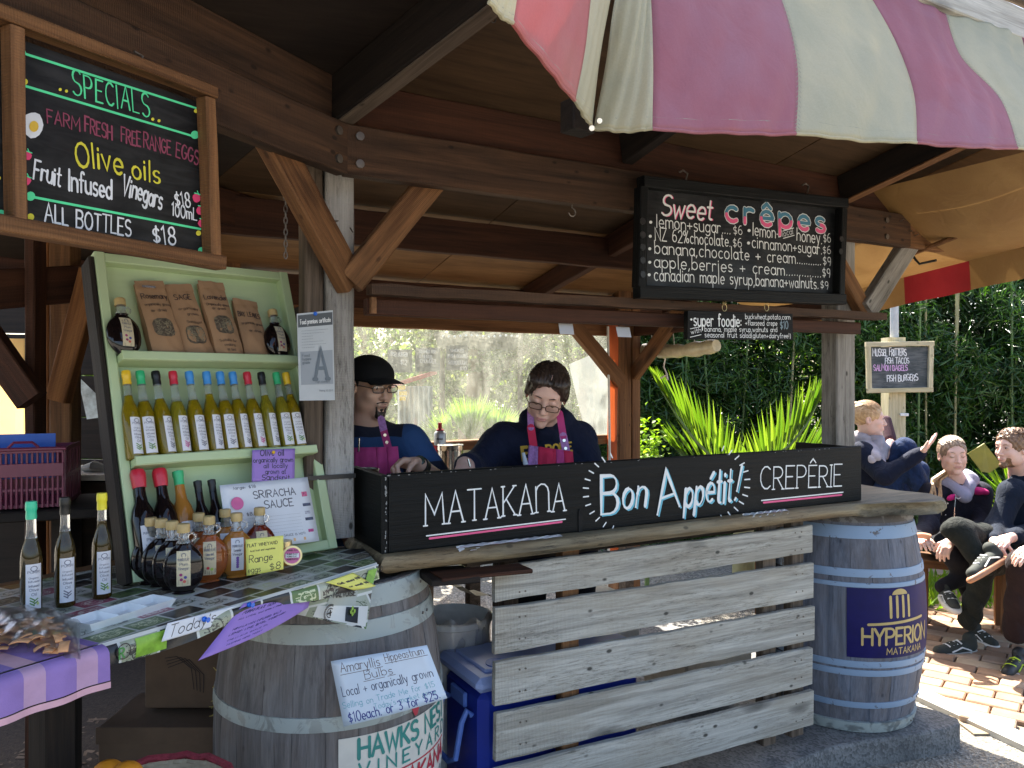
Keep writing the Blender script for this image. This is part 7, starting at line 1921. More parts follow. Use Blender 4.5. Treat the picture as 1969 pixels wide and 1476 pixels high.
tag(wt.build('white_tarpaulin', canvas('tarp_white', (.45,.49,.50), .22, dirt=(.35,.45,.48)), smooth=True), 'white tarpaulin wall glowing behind the right side of the rear window', 'tarpaulin')
gt = thing('grey_canopy', 'grey edge of a market canopy seen through the top of the rear window', 'canopy', P(900,700,7.6))
b = MB(); b.grid(lambda x, y: P(845+160*x, 648+26*y, 7.6)+V((0,-.6*(1-y),.02*math.sin(20*x))), 16, 2); b.build('canopy_cloth', mat('canopy_grey', (.22,.22,.20), rough=.7, thin=.2), gt)
b = MB()
for k in range(14): b.sphere(P(852+11*k, 646+1.2*math.sin(k), 7.0), .012, 8)
b.build('lights', mat('bulb_glass', (.8,.8,.75), rough=.2), gt); b.obj = None
for u in (850, 1000): board('canopy_pole', V((P(u,0,7.6).x,7.6,0)), P(u,672,7.6), .05, .05, W_GREY, gt, up=V((1,0,0)))
# far hedge closing the view all round
fh = thing('boundary_hedge', 'far pale green hedge closing the yard behind the stall', 'hedge', (-2, 12.5, 0))
C, D = clumps((-9, 12.0, 0), (3.2, 13, 2.1), 1500, 12, .4, 0); leaves('foliage', C, D, rdir(len(C),.6), rng.uniform(.15,.28,len(C)), rng.uniform(.09,.14,len(C)), M_GRN2, fh)
# bench, edging for the people
bh = thing('garden_bench', 'long rough timber bench carrying the seated people', 'bench', (2.9, 5.05, 0))
BX = V((.93,-.37,0)).normalized(); B0 = P(1835,0,5.02); B0.z = 0
board('seat', B0-BX*1.3+UP*.44, B0+BX*1.6+UP*.44, .05, .30, W_WARM, bh, up=UP)
for s in (-1.2,-.2,.28,1.4):
    for o_ in (-.10,.10):
        q = B0+BX*s+V((.37,.93,0))*o_; board('leg', V((q.x,q.y,0)), V((q.x,q.y,.41)), .07, .06, W_WARM, bh, up=BX)
board('edging_board', P(1775,1176,5.45)*1, P(2010,1262,4.75), .11, .05, W_GREY, None, up=UP); tag(COL.objects[-1], 'low timber edging board on the ground behind the people\'s feet', 'edging')
# ================================================================ people
def smin(a, b, k):
    h = np.clip(.5+.5*(b-a)/k, 0, 1); return b*(1-h)+a*h - k*h*(1-h)
def Cap(p0, r0, p1, r1, k=.02, op='u'): return ('c', np.array(p0, float), r0, np.array(p1, float), r1, k, op)
def Ell(c, r, M=None, k=.02, op='u'): return ('e', np.array(c, float), np.array(r, float), None if M is None else np.array(M.to_3x3()), k, op)
def sdf_mesh(name, prims, res, noise=None, lo=None, hi=None, clip=None):
    bb = []
    for p in prims:
        if p[0] == 'c': r = max(p[2], p[4]); bb.append((np.minimum(p[1], p[3])-r, np.maximum(p[1], p[3])+r, p[6]))
        else: r = max(p[2]); bb.append((p[1]-r, p[1]+r, p[5]))
    L = np.min([b[0] for b in bb if b[2] == 'u'], 0)-.02-3*res if lo is None else np.array(lo); H = np.max([b[1] for b in bb if b[2] == 'u'], 0)+.02+3*res if hi is None else np.array(hi)
    n = np.ceil((H-L)/res).astype(int)+1; F = np.full(n, 1.0, np.float32)
    for p, b in zip(prims, bb):
        k = p[5] if p[0] == 'c' else p[4]; op = b[2]; m = k+2*res+.004
        i0 = np.clip(np.floor((b[0]-m-L)/res).astype(int), 0, n-1); i1 = np.clip(np.ceil((b[1]+m-L)/res).astype(int)+1, 1, n)
        if np.any(i1 <= i0): continue
        ax = [L[a]+res*np.arange(i0[a], i1[a]) for a in range(3)]; X, Y, Z = np.meshgrid(*ax, indexing='ij')
        if p[0] == 'c':
            d = p[3]-p[1]; dd = max(1e-9, d@d); t = np.clip(((X-p[1][0])*d[0]+(Y-p[1][1])*d[1]+(Z-p[1][2])*d[2])/dd, 0, 1)
            D = np.sqrt((X-p[1][0]-t*d[0])**2+(Y-p[1][1]-t*d[1])**2+(Z-p[1][2]-t*d[2])**2)-(p[2]+(p[4]-p[2])*t)
        else:
            x, y, z = X-p[1][0], Y-p[1][1], Z-p[1][2]
            if p[3] is not None: M = p[3]; x, y, z = M[0,0]*x+M[1,0]*y+M[2,0]*z, M[0,1]*x+M[1,1]*y+M[2,1]*z, M[0,2]*x+M[1,2]*y+M[2,2]*z
            r = p[2]; k0 = np.sqrt((x/r[0])**2+(y/r[1])**2+(z/r[2])**2); k1 = np.sqrt((x/r[0]**2)**2+(y/r[1]**2)**2+(z/r[2]**2)**2)+1e-9; D = k0*(k0-1)/k1
        s = tuple(slice(i0[a], i1[a]) for a in range(3)); A = F[s]
        F[s] = smin(A, D, k) if op == 'u' else -smin(-A, D, k)
    if noise is not None or clip is not None:
        ax = [L[a]+res*np.arange(n[a]) for a in range(3)]; X, Y, Z = np.meshgrid(*ax, indexing='ij', sparse=True)
        if noise is not None: F = F + noise(X, Y, Z)
        if clip is not None: F = np.maximum(F, clip(X, Y, Z))
    F[0]=F[-1]=1; F[:,0]=F[:,-1]=1; F[:,:,0]=F[:,:,-1]=1
    S = F < 0; c = S[:-1,:-1,:-1]; al = c.copy(); an = c.copy()
    for i in (0,1):
        for j in (0,1):
            for k in (0,1):
                q = S[i:n[0]-1+i, j:n[1]-1+j, k:n[2]-1+k]; al = al & q; an = an | q
    act = an & ~al; I = np.argwhere(act); idm = np.full(act.shape, -1, np.int64); idm[act] = np.arange(len(I))
    acc = np.zeros((len(I),3)); cnt_ = np.zeros(len(I)); E = []
    for a in range(3):
        o1, o2 = [q for q in range(3) if q != a]
        for p in (0,1):
            for q in (0,1): v0 = [0,0,0]; v0[o1]=p; v0[o2]=q; v1 = list(v0); v1[a]=1; E.append((v0, v1))
    for v0, v1 in E:
        f0 = F[I[:,0]+v0[0], I[:,1]+v0[1], I[:,2]+v0[2]]; f1 = F[I[:,0]+v1[0], I[:,1]+v1[1], I[:,2]+v1[2]]
        m = (f0 < 0) != (f1 < 0); t = np.where(m, f0/(f0-f1+1e-12), 0)[:,None]
        acc += np.where(m[:,None], np.array(v0)+t*(np.array(v1)-np.array(v0)), 0); cnt_ += m
    vs = (I + acc/cnt_[:,None])*res + L; fs = []
    for a in range(3):
        o1, o2 = (a+1)%3, (a+2)%3; sl0 = [slice(None)]*3; sl1 = [slice(None)]*3; sl0[a] = slice(0,-1); sl1[a] = slice(1,None)
        s0, s1 = S[tuple(sl0)], S[tuple(sl1)]; ch = np.argwhere(s0 != s1); ch = ch[(ch[:,o1] > 0) & (ch[:,o2] > 0)]
        def cid(d1, d2): w_ = ch.copy(); w_[:,o1] -= d1; w_[:,o2] -= d2; return idm[w_[:,0], w_[:,1], w_[:,2]]
        q = np.stack([cid(1,1), cid(0,1), cid(0,0), cid(1,0)], 1); flip = ~s0[ch[:,0], ch[:,1], ch[:,2]]; q[flip] = q[flip][:, ::-1]; fs.append(q)
    fs = np.concatenate(fs); fs = fs[(fs >= 0).all(1)]
    me = bpy.data.meshes.new(name); me.vertices.add(len(vs)); me.vertices.foreach_set('co', vs.astype(np.float32).ravel())
    me.loops.add(4*len(fs)); me.loops.foreach_set('vertex_index', fs.astype(np.int32).ravel()); me.polygons.add(len(fs))
    me.polygons.foreach_set('loop_start', (np.arange(len(fs))*4).astype(np.int32)); me.polygons.foreach_set('loop_total', np.full(len(fs), 4, np.int32))
    me.update(calc_edges=True); me.polygons.foreach_set('use_smooth', [True]*len(fs)); return me
def skin(name, c):
    t = NT(name); co = t.coord((1,1,1), rand=False); n = t.noise(co, 30, 4)
    t.set(Base_Color=t.ramp(n, [(.3, mul(c,.92)), (.7, (min(1,c[0]*1.06), c[1], c[2]))]), Roughness=.5, Subsurface_Weight=.12, Subsurface_Scale=.01); t.b.inputs['Subsurface Radius'].default_value = (1,.35,.2); MATS[name] = t.m; return t.m
def cloth(name, c, var=.12, scale=30, fold=.5):
    t = NT(name); co = t.coord((1,1,1), rand=False); w = t.noise(co, 500, 2); f = t.noise(t.coord((1.4,1.4,.8), rand=False), 13, 6, 2.2)
    t.set(Base_Color=t.ramp(t.noise(co, scale, 4), [(.3, mul(c,1-var)), (.7, mul(c,1+var))]), Roughness=.85, Sheen_Weight=.03, Specular_IOR_Level=.2)
    t.bump(t.math('ADD', t.math('MULTIPLY', w, .05), f), fold, .012); return t.m
def hairmat(name, c0, c1):
    t = NT(name); co = t.coord((90,9,30), rand=False); n = t.noise(co, 1.5, 4, .8)
    t.set(Base_Color=t.ramp(n, [(.3, c0), (.7, c1)]), Roughness=.38, Specular_IOR_Level=.5); t.bump(n, .8, .006); return t.m
SK1 = skin('skin_tan', (.68,.43,.31)); SK2 = skin('skin_fair', (.66,.42,.33)); SK3 = skin('skin_pale', (.70,.47,.38))
H_BRN = hairmat('hair_dark_brown', (.018,.011,.008), (.06,.038,.027)); H_BLD = hairmat('hair_blond', (.32,.18,.08), (.62,.42,.22)); H_ASH = hairmat('hair_ash', (.15,.10,.065), (.34,.25,.17)); H_BLK = hairmat('hair_black', (.012,.009,.008), (.03,.02,.016)); H_GING = hairmat('hair_brown', (.10,.05,.025), (.26,.15,.08))
M_LIP = mat('lips', (.50,.23,.20), rough=.45, var=.05); M_EYEW = mat('eye_white', (.72,.70,.68), rough=.15, var=0); M_IRIS = mat('eye_iris', (.05,.03,.02), rough=.1, var=0)
M_GFR = mat('glasses_frame', (.012,.010,.010), rough=.3, var=0)
t = NT('lens'); tr_ = t.n('BsdfTransparent'); tr_.inputs[0].default_value=(.9,.9,.9,1); g_ = t.n('BsdfGlossy'); g_.inputs['Roughness'].default_value=.02; ms_ = t.n('MixShader'); ms_.inputs[0].default_value=.10; t.l(tr_.outputs[0], ms_.inputs[1]); t.l(g_.outputs[0], ms_.inputs[2]); t.l(ms_.outputs[0], t.out.inputs[0]); M_LENS = t.m
def headframe(c, fwd, up=(0,0,1)):
    y = V(fwd).normalized(); z = V(up)-y*V(up).dot(y); z.normalize(); x = y.cross(z); return frame(V(c), x, y, z)
def hl(M, x, y, z): return M @ V((x, y, z))
def head_prims(M, jaw=1.0, nose=1.0, s=1.0):
    h = lambda x, y, z: hl(M, x*s, y*s, z*s); E = lambda c, r, k=.015, op='u': Ell(h(*c), [q*s for q in r], M, k, op); Cp = lambda a, r0, b, r1, k=.012, op='u': Cap(h(*a), r0*s, h(*b), r1*s, k, op)
    P_ = [E((0,-.014,.030), (.075,.094,.086)), E((0,.020,-.035), (.060*jaw,.066,.078), .03)]
    for q in (-1,1):
        P_ += [E((q*.042*jaw,.012,-.062), (.020,.032,.026), .03), E((q*.036,.058,-.026), (.022,.022,.020), .02)]
    P_ += [E((0,.070,-.098), (.023*jaw,.020,.018), .022), Cp((-.036,.068,.030), .013, (.036,.068,.030), .013, .02)]
    for q in (-1,1): P_ += [E((q*.031,.096,.010), (.019,.016,.013), .014, 's'), E((q*.031,.073,.008), (.0145,.0135,.0115), .006)]
    P_ += [Cp((0,.078,.018), .0075, (0,.101*nose,-.024), .0095, .010), E((0,.100,-.030), (.012,.012,.009), .006), E((-.012,.092,-.032), (.0075,.009,.0065), .006), E((.012,.092,-.032), (.0075,.009,.0065), .006)]
    P_ += [E((0,.082,-.058), (.024,.012,.014), .012), E((0,.088,-.0555), (.019,.007,.0042), .004), E((0,.087,-.0645), (.017,.007,.0052), .004)]
    for q in (-1,1): P_ += [E((q*.077,-.008,-.004), (.009,.019,.031), .006), E((q*.082,-.002,.000), (.006,.010,.018), .006, 's')]
    return P_
def face_bits(par, M, s=1.0, brow=None, lips=M_LIP, eyes='open', lipw=.018, browt=.0042):
    h = lambda x, y, z: hl(M, x*s, y*s, z*s)
    R3 = M.to_3x3()
    for (z, rz_, nm) in ((-.0555, .0034, 'lip'), (-.0635, .0044, 'lip')):
        b = MB(); b.sphere(h(0,.0895,z), 1, 12, sc=(lipw*s,.0068*s,rz_*s), M=R3); b.build(nm, lips, par, smooth=True, angle=180)
    for q in (-1,1):
        if brow: b = MB(); b.tube([h(q*.014,.082,.026), h(q*.030,.0835,.032), h(q*.048,.070,.026)], [browt*s,browt*s*1.1,browt*s*.5], 7, flat=.6); b.build('eyebrow', brow, par, smooth=True)
        if eyes == 'open':
            b = MB(); b.sphere(h(q*.031,.0755,.008), 1, 12, sc=(.0105*s,.0114*s,.0042*s), M=R3); b.build('eye', M_EYEW, par, smooth=True, angle=180)
            b = MB(); b.sphere(h(q*.031,.0842,.008), 1, 10, sc=(.0052*s,.0044*s,.0054*s), M=R3); b.build('iris', M_IRIS, par, smooth=True, angle=180)
            b = MB(); b.tube([h(q*.019,.083,.008), h(q*.031,.0885,.0145), h(q*.044,.079,.009)], .0013*s, 5); b.build('lashes', M_IRIS, par)
        else: b = MB(); b.tube([h(q*.019,.083,.003), h(q*.031,.088,.0), h(q*.044,.080,.003)], .0014*s, 5); b.build('lashes', M_IRIS, par)
def glasses(par, M, s=1.0, w=.024, hh=.015, drop=0, m=None):
    m = m or M_GFR; h = lambda x, y, z: hl(M, x*s, y*s, (z+drop)*s)
    for q in (-1,1):
        n = 16; pts = []
        for k in range(n+1):
            a = 2*math.pi*k/n; cx = math.copysign(abs(math.cos(a))**.6, math.cos(a)); cz = math.copysign(abs(math.sin(a))**.6, math.sin(a))
            pts.append(h(q*.032+w*cx, .101-.006*abs(cx+q)*.4, .006+hh*cz))
        b = MB(); b.tube(pts, .0017*s, 6, cap=False); b.build('glasses_rim', m, par, smooth=True)
        b = MB(); b.add(pts[:-1], [tuple(range(n))]); b.build('glasses_lens', M_LENS, par)
        b = MB(); b.tube([h(q*(.032+w),.098,.010), h(q*.074,.060,.012), h(q*.082,-.012,.010)], .0018*s, 6); b.build('glasses_arm', m, par)
    b = MB(); b.tube([h(-.032+w,.101,.008), h(0,.106,.011), h(.032-w,.101,.008)], .0016*s, 6); b.build('glasses_bridge', m, par)
def hand_prims(w, f, n, thumb=1, curl=(.5,.6,.5), s=1.0, spread=.08, tc=.5):
    """w wrist, f finger direction, n direction the palm faces, thumb +1/-1 side"""
    w, f = V(w), V(f).normalized(); n = V(n); n = (n-f*n.dot(f)).normalized(); sd = f.cross(n).normalized()*thumb
    pr = [Cap(w, .021*s, w+f*.03*s, .023*s, .015), Cap(w+f*.02*s+sd*.012*s, .019*s, w+f*.072*s+sd*.024*s, .0135*s, .012), Cap(w+f*.02*s-sd*.010*s, .018*s, w+f*.070*s-sd*.026*s, .0125*s, .012), Cap(w+f*.02*s, .018*s, w+f*.076*s, .0135*s, .012)]
    for i, (o, ln) in enumerate(((.029,.93),(.0105,1.05),(-.0085,1.0),(-.0265,.80))):
        p = w+f*(.082-.004*abs(i-1))*s+sd*o*s; d = (f+sd*(o*spread*20)).normalized(); a = 0
        for k, (L_, c_) in enumerate(zip((.040,.026,.020), curl)):
            a += c_*(1+.08*i); dd = d*math.cos(a)+n*math.sin(a); q = p+dd*(L_*ln*s); pr.append(Cap(p, (.0098-.0010*k)*s, q, (.0090-.0010*k)*s, .003)); p = q
    p = w+f*.022*s+sd*.024*s; d = (f*.6+sd*.75+n*.25).normalized()
    q = p+d*.040*s; pr.append(Cap(p, .0135*s, q, .0115*s, .012)); d2 = (f*(.85)+sd*.2+n*tc).normalized(); q2 = q+d2*.028*s; pr.append(Cap(q, .0112*s, q2, .0102*s, .003)); q3 = q2+(d2+n*tc*.6).normalized()*.024*s; pr.append(Cap(q2, .0100*s, q3, .0085*s, .003))
    return pr
def part_sdf(nm, prims, res, m, par, **kw): return mkobj(nm, (lambda me: (me.transform(wm(par).inverted()), me)[1])(sdf_mesh(nm, prims, res, **kw)), m, par)
def folds(a, f=26, seed=0): return lambda X, Y, Z: (a*(1.1-2.2*np.abs(np.sin(f*.8*(X+.6*Z)+2.2*np.sin(7*Z+5*X+seed)+seed))**.6 + .8*np.sin(f*1.3*(Z-.5*X)+3*np.sin(6*X+seed)+seed*2)*np.sin(9*Y+11*X)-.2)).astype(np.float32)
def local_sdf(nm, prims, res, m, par, M, **kw): return mkobj(nm, sdf_mesh(nm, prims, res, **kw), m, par, M)
def hair_cap(par, M, m, s=1.0, hairline=.052, back=-.06, extra=(), nz=None, thick=1.0, side=.0):
    pr = [Ell((0,-.018*s,.034*s), (.082*s*thick,.102*s*thick,.091*s*thick), None, .01)] + list(extra) + [Ell((0,.098*s,(hairline-.088)*s), (.070*s,.068*s,.092*s), None, .012, 's'), Ell((0,.02*s,-.115*s), (.12*s,.105*s,.075*s), None, .012, 's')]
    return local_sdf('hair', pr, .0032, m, par, M, noise=nz)
strands = lambda X, Y, Z: (.0011*np.sin(260*X+20*np.sin(16*Y))+.0008*np.sin(420*X+90*Z)).astype(np.float32)

def hair_strands(par, M, m, n, fn, s=1.0, r=.0016, seed=0):
    """thin locks lying on the skull: FN(k) gives start and end directions"""
    rj = random.Random(seed); b = MB(); rad = (.084*s, .104*s, .0935*s)
    for k in range(n):
        a, e = [V(q).normalized() for q in fn(k, rj)]; pts = []
        for i in range(8):
            t_ = i/7; d = (a*(1-t_)+e*t_); d.normalize(); w = 1.0+.02*rj.random()+.015*math.sin(3*t_+k)
            pts.append(M @ V((d.x*rad[0]*w, -.018*s+d.y*rad[1]*w, .034*s+d.z*rad[2]*w)))
        b.tube(pts, [r*(.6+.6*math.sin(math.pi*(.15+.8*i/7))) for i in range(8)], 4)
    o = b.build('hair_locks', m, par, smooth=True); o['kind'] = 'stuff'; return o
# ---- cook in the cap
Yc = 3.02
m1 = thing('person', 'man in black cap and glasses wearing a blue T-shirt and pink apron behind the counter', 'person', (-.56,3.1,SLZ))
HM = headframe(P(713,743,Yc), (.70,-.70,-.16), (-.03,0,1))
nb_ = P(706,812,Yc+.03); chest = V((-.57,3.10,1.25)); hip = V((-.57,3.16,.95))
sL, sR = P(786,850,3.04), P(640,846,3.12)                     # his left (image right) and right shoulders
eL = P(852,932,2.98); wL = P(806,893,2.80)
eR = P(640,935,3.0); wR = P(690,950,2.78)
body = head_prims(HM, 1.04) + [Cap(hl(HM,0,-.02,-.06), .052, nb_, .056, .02), Cap(nb_, .06, chest, .12, .05), Cap(chest, .14, hip, .14, .05), Cap(sL, .050, eL, .042, .03), Cap(eL, .041, wL, .027, .02), Cap(sR, .050, eR, .042, .03), Cap(eR, .04, wR, .027, .02), Cap(sL, .05, sR, .05, .04)]
fdir = (P(752,886,2.74)-wL).normalized()
body += hand_prims(wL, fdir, V((.1,-.35,-.9)), 1, (.75,1.0,.7), .98, .04, .9) + hand_prims(wR, V((.4,-.6,-.1)), V((0,0,-1)), -1)
part_sdf('body', body, .0038, SK1, m1)
face_bits(m1, HM, 1.0, H_BLK, mat('lips_man', (.42,.19,.15), rough=.5), 'open', .017, .0048)
glasses(m1, HM, 1.0, .025, .0145, .0)
tors = [Cap(nb_-UP*.035, .070, chest, .135, .05), Ell(chest, (.185,.125,.20), None, .06), Ell(hip, (.175,.125,.16), None, .05), Cap(sL, .060, sL.lerp(eL,.90), .056, .05), Cap(sR, .060, sR.lerp(eR,.9), .056, .05), Cap(sL-UP*.012, .064, sR-UP*.012, .064, .06), Ell(nb_+UP*.012, (.052,.056,.030), None, .006, 's'), Cap(hl(HM,0,-.02,-.06), .056, nb_+UP*.01, .059, .004, 's')]
# two tone shirt: navy yoke over royal blue
t = NT('shirt_two_blue'); sp = t.n('SeparateXYZ'); tc = t.n('TexCoord'); t.l(tc.outputs['Object'], sp.inputs[0])
zz = t.math('ADD', sp.outputs[2], t.math('MULTIPLY', t.noise(tc.outputs['Object'], 8, 2), .02)); arm = t.math('GREATER_THAN', sp.outputs[0], .135)
up_ = t.math('GREATER_THAN', zz, 1.405-SLZ); up_ = t.math('MULTIPLY', up_, t.math('SUBTRACT', 1.0, arm)); cuff = t.math('LESS_THAN', zz, 1.315-SLZ); dk = t.math('MAXIMUM', up_, t.math('MULTIPLY', cuff, arm))
t.set(Base_Color=t.mix(dk, (.025,.075,.20), (.010,.013,.030)), Roughness=.85); t.bump(t.noise(t.coord((1,1,1), rand=False), 12, 4, 1.2), .5, .012)
part_sdf('shirt', tors, .005, t.m, m1, noise=folds(.0022, 24, 1))
legs = lambda c, dx=.10: [Cap(c+V((q*dx,0,-.05)), .095, c+V((q*dx,.0,-.45)), .062, .03) for q in (-1,1)] + [Cap(c+V((q*dx,0,-.45)), .062, V((c.x+q*dx, c.y, SLZ+.08)), .045, .03) for q in (-1,1)]
M_TRO = cloth('trousers_black', (.018,.018,.022))
part_sdf('trousers', [Ell(hip-UP*.03, (.165,.115,.12), None, .05)] + legs(hip), .009, M_TRO, m1)
M_SHOE = mat('shoe_black', (.02,.02,.02), rough=.5)
for q in (-1,1): part_sdf('shoe', [Cap(V((hip.x+q*.10, hip.y+.04, SLZ+.045)), .045, V((hip.x+q*.10, hip.y-.14, SLZ+.035)), .034, .02)], .008, M_SHOE, m1, clip=lambda X,Y,Z: (SLZ-Z+0*X+0*Y).astype(np.float32))
# cap
M_CAP = cloth('cap_black_cloth', (.010,.010,.011), .1, 30, .15)
cap = local_sdf('cap_crown', [Ell((0,-.012,.046), (.089,.108,.078), None, .01), Ell((0,-.01,-.03), (.2,.2,.062), None, .006, 's')], .0035, M_CAP, m1, HM, clip=lambda X,Y,Z: (.030-.16*(Y*0+Y)-Z+0*X).astype(np.float32)*.9)
b = MB()
def brim(x, y):
    a = R(-62+124*x); r = .088+.085*y*math.cos(a*1.05)**.7; xx = math.sin(a)*(.080+.006*y); yy = .040+math.cos(a)*(.052+.080*y)
    return HM @ V((xx, yy, .052-.010*(yy-.09)/.08 - .35*xx*xx/.08*.9))
b.grid(brim, 20, 6); o = b.build('cap_brim', M_CAP, m1, smooth=True); sm = o.modifiers.new('solid','SOLIDIFY'); sm.thickness = .004
bc = HM @ V((-.058,.062,.086)); bn_ = (HM.to_3x3() @ V((-.62,.58,.52))).normalized(); bx_ = UP.cross(bn_).normalized(); by_ = bn_.cross(bx_); b = MB()
for rr_ in (.0235,.0155): ribbon(b, [bc+bn_*.006+bx_*(math.cos(R(a))*rr_)+by_*(math.sin(R(a))*rr_) for a in range(0,361,18)], .0011, [bn_]*21)
b.add([bc+bn_*.0065+bx_*x+by_*y for x, y in ((-.005,-.004),(.005,-.004),(.005,.004),(-.005,.004))], [(0,1,2,3)])
for k in range(14): a = R(k*25.7); p = bc+bn_*.0066+bx_*(math.cos(a)*.0195)+by_*(math.sin(a)*.0195); ribbon(b, [p, p+by_*.0035], .0010, [bn_]*2)
b.build('cap_badge', mat('thread_grey', (.42,.42,.42), rough=.8), m1)
# short hair at the nape, goatee, moustache, ear plug
local_sdf('hair', [Ell((0,-.022,.020), (.079,.092,.078), None, .01), Ell((0,.085,-.02), (.12,.075,.14), None, .01, 's')], .0035, H_BLK, m1, HM, clip=lambda X,Y,Z: (-.045-Z+0*X+0*Y).astype(np.float32))
local_sdf('beard', [Ell((0,.0705,-.0985), (.0245,.0215,.0190), None, .008), Ell((0,.083,-.0755), (.008,.007,.006), None, .006), Cap((-.023,.080,-.066), .0030, (-.019,.080,-.085), .005, .008), Cap((.023,.080,-.066), .0030, (.019,.080,-.085), .005, .008), Cap((-.023,.084,-.051), .0032, (0,.0925,-.0465), .0036, .004), Cap((.023,.084,-.051), .0032, (0,.0925,-.0465), .0036, .004)], .0022, H_BRN, m1, HM)
b = MB(); p, q = hl(HM,-.083,.0,-.032), hl(HM,-.089,.0,-.032); b.tube([p, q], .005, 12); b.build('ear_plug', M_GFR, m1)
# watch and ring
wv = (wL-eL).normalized(); b = MB(); q = wL-wv*.018; b.tube([q-wv*.013, q+wv*.013], .034, 18); b.build('watch_strap', mat('watch_rubber', (.015,.017,.015), rough=.5, bump=.6), m1, smooth=True, angle=40)
b = MB(); wn2 = V((-.1,-.75,.6)).normalized(); b.tube([q+wn2*.026, q+wn2*.042, q+wn2*.045], [.021,.021,.017], 14); b.build('watch_face', mat('watch_dial', (.05,.07,.05), rough=.2), m1, smooth=True, angle=30)
# aprons
def apron(par, strapL, strapR, bibq, c_, n0, seed=0, knots=True):
    M_A = [mat('apron_pink%d' % seed, (.50,.05,.20), rough=.85, bump=.3, bscale=500), mat('apron_lilac%d' % seed, (.42,.20,.45), rough=.85, var=.3, scale=120, bump=.3, bscale=500), mat('apron_red%d' % seed, (.55,.02,.07), rough=.85, bump=.3, bscale=500)]
    TL, TR, BR, BL = bibq
    seq_ = [(0,.22,1),(.22,.62,0 if seed == 0 else 2),(.62,.80,0),(.80,1,2 if seed else 0)]
    for (x0, x1, mi) in seq_:
        b = MB(); b.grid(lambda x, y: TL.lerp(TR, x0+(x1-x0)*x).lerp(BL.lerp(BR, x0+(x1-x0)*x), y) + n0*(.020*math.sin(math.pi*(x0+(x1-x0)*x))+.004*math.sin(30*(x0+(x1-x0)*x)+6*y)), 6, 8)
        o = b.build('apron_bib', M_A[mi], par, smooth=True); sm = o.modifiers.new('solid','SOLIDIFY'); sm.thickness = .003
    for st, mi in ((strapL, 1), (strapR, 0)):
        for i in range(len(st)-1):
            b = MB(); ribbon(b, [st[i], st[i].lerp(st[i+1],.5), st[i+1]], .030, [n0]*3); o = b.build('apron_strap', M_A[(mi+i) % 3 if seed else (0 if i else 1)], par); sm = o.modifiers.new('solid','SOLIDIFY'); sm.thickness = .002
    for k in range(3):
        q = strapR[-1].lerp(strapR[-2], .15+.33*k)+n0*.004; b = MB(); b.tube([q, q+n0*.003], .006, 10); b.build('press_stud', M_TIN, par)
n0 = V((.18,-.98,0)).normalized()
apron(m1, [P(650,800,2.93), P(668,850,2.87)], [P(733,806,2.915), P(738,828,2.90), P(749,870,2.865)], [P(655,860,2.87), P(765,858,2.865), P(775,960,2.84), P(650,965,2.84)], None, n0, 0)
b = MB(); b.tube([P(691,842,2.845), P(690,868,2.845)], .0035, 8); b.build('pen', M_TIN, m1)

# ---- cook looking down
m2 = thing('person', 'woman with dark hair and glasses in navy hoodie and pink apron, looking down', 'person', (.14,3.1,SLZ))
HW = headframe(P(1051,758,2.96), (-.14,-.84,-.46), (.20,-.10,1))
nb_ = P(1052,806,3.06); chest = V((.15,3.08,1.22)); hip = V((.16,3.16,.95))
sL, sR = P(1106,846,3.10), P(968,850,3.06); eL = P(1132,925,3.0); wL = P(1085,985,2.75); eR = P(908,905,2.92); wR = P(893,893,2.66)
body = head_prims(HW, .96, 1.0, .97) + [Cap(hl(HW,0,-.02,-.06), .046, nb_, .05, .02), Cap(nb_, .05, chest, .11, .05), Cap(chest, .13, hip, .13, .05), Cap(sL, .045, eL, .038, .03), Cap(eL, .036, wL, .024, .02), Cap(sR, .045, eR, .04, .03), Cap(eR, .04, wR, .027, .02), Cap(sL, .045, sR, .045, .04)]
body += hand_prims(wL, V((-.3,-.6,-.6)), V((0,.3,-1)), 1) + hand_prims(wR, V((.25,-.8,-.5)), V((.2,.1,-1)), -1)
part_sdf('body', body, .0038, SK2, m2)
face_bits(m2, HW, 1.0, H_BRN, M_LIP, 'down', .020, .0030)
glasses(m2, HW, 1.0, .0245, .0135, -.008, mat('frame_bronze', (.10,.06,.035), rough=.3, metal=.5))
M_NAVY = cloth('hoodie_navy', (.010,.013,.032), .12, 30, .6)
tors = [Ell(chest+V((0,0,.02)), (.20,.135,.20), None, .06), Ell(hip, (.19,.135,.18), None, .06), Cap(sL, .068, eL, .060, .05), Cap(sR, .066, eR, .056, .05), Cap(eR, .060, eR.lerp(wR,.6), .050, .03), Cap(eL, .06, eL.lerp(wL,.9), .045, .03), Cap(sL-UP*.01, .072, sR-UP*.01, .072, .07),
        Cap(nb_+V((-.075,.03,.0)), .028, nb_+V((-.035,.075,.035)), .03, .03), Cap(nb_+V((.075,.03,.0)), .028, nb_+V((.035,.075,.035)), .03, .03), Cap(nb_+V((-.03,.09,.03)), .04, nb_+V((.03,.09,.03)), .04, .03), Cap(nb_+V((-.075,.03,.0)), .026, nb_+V((-.02,-.07,-.05)), .02, .03), Cap(nb_+V((.075,.03,.0)), .026, nb_+V((.02,-.07,-.05)), .02, .03), Cap(hl(HW,0,-.0,-.06), .056, nb_-UP*.01, .054, .006, 's')]
part_sdf('hoodie', tors, .005, M_NAVY, m2, noise=folds(.0035, 20, 2))
part_sdf('trousers', [Ell(hip-UP*.05, (.165,.115,.12), None, .05)] + legs(hip), .009, M_TRO, m2)
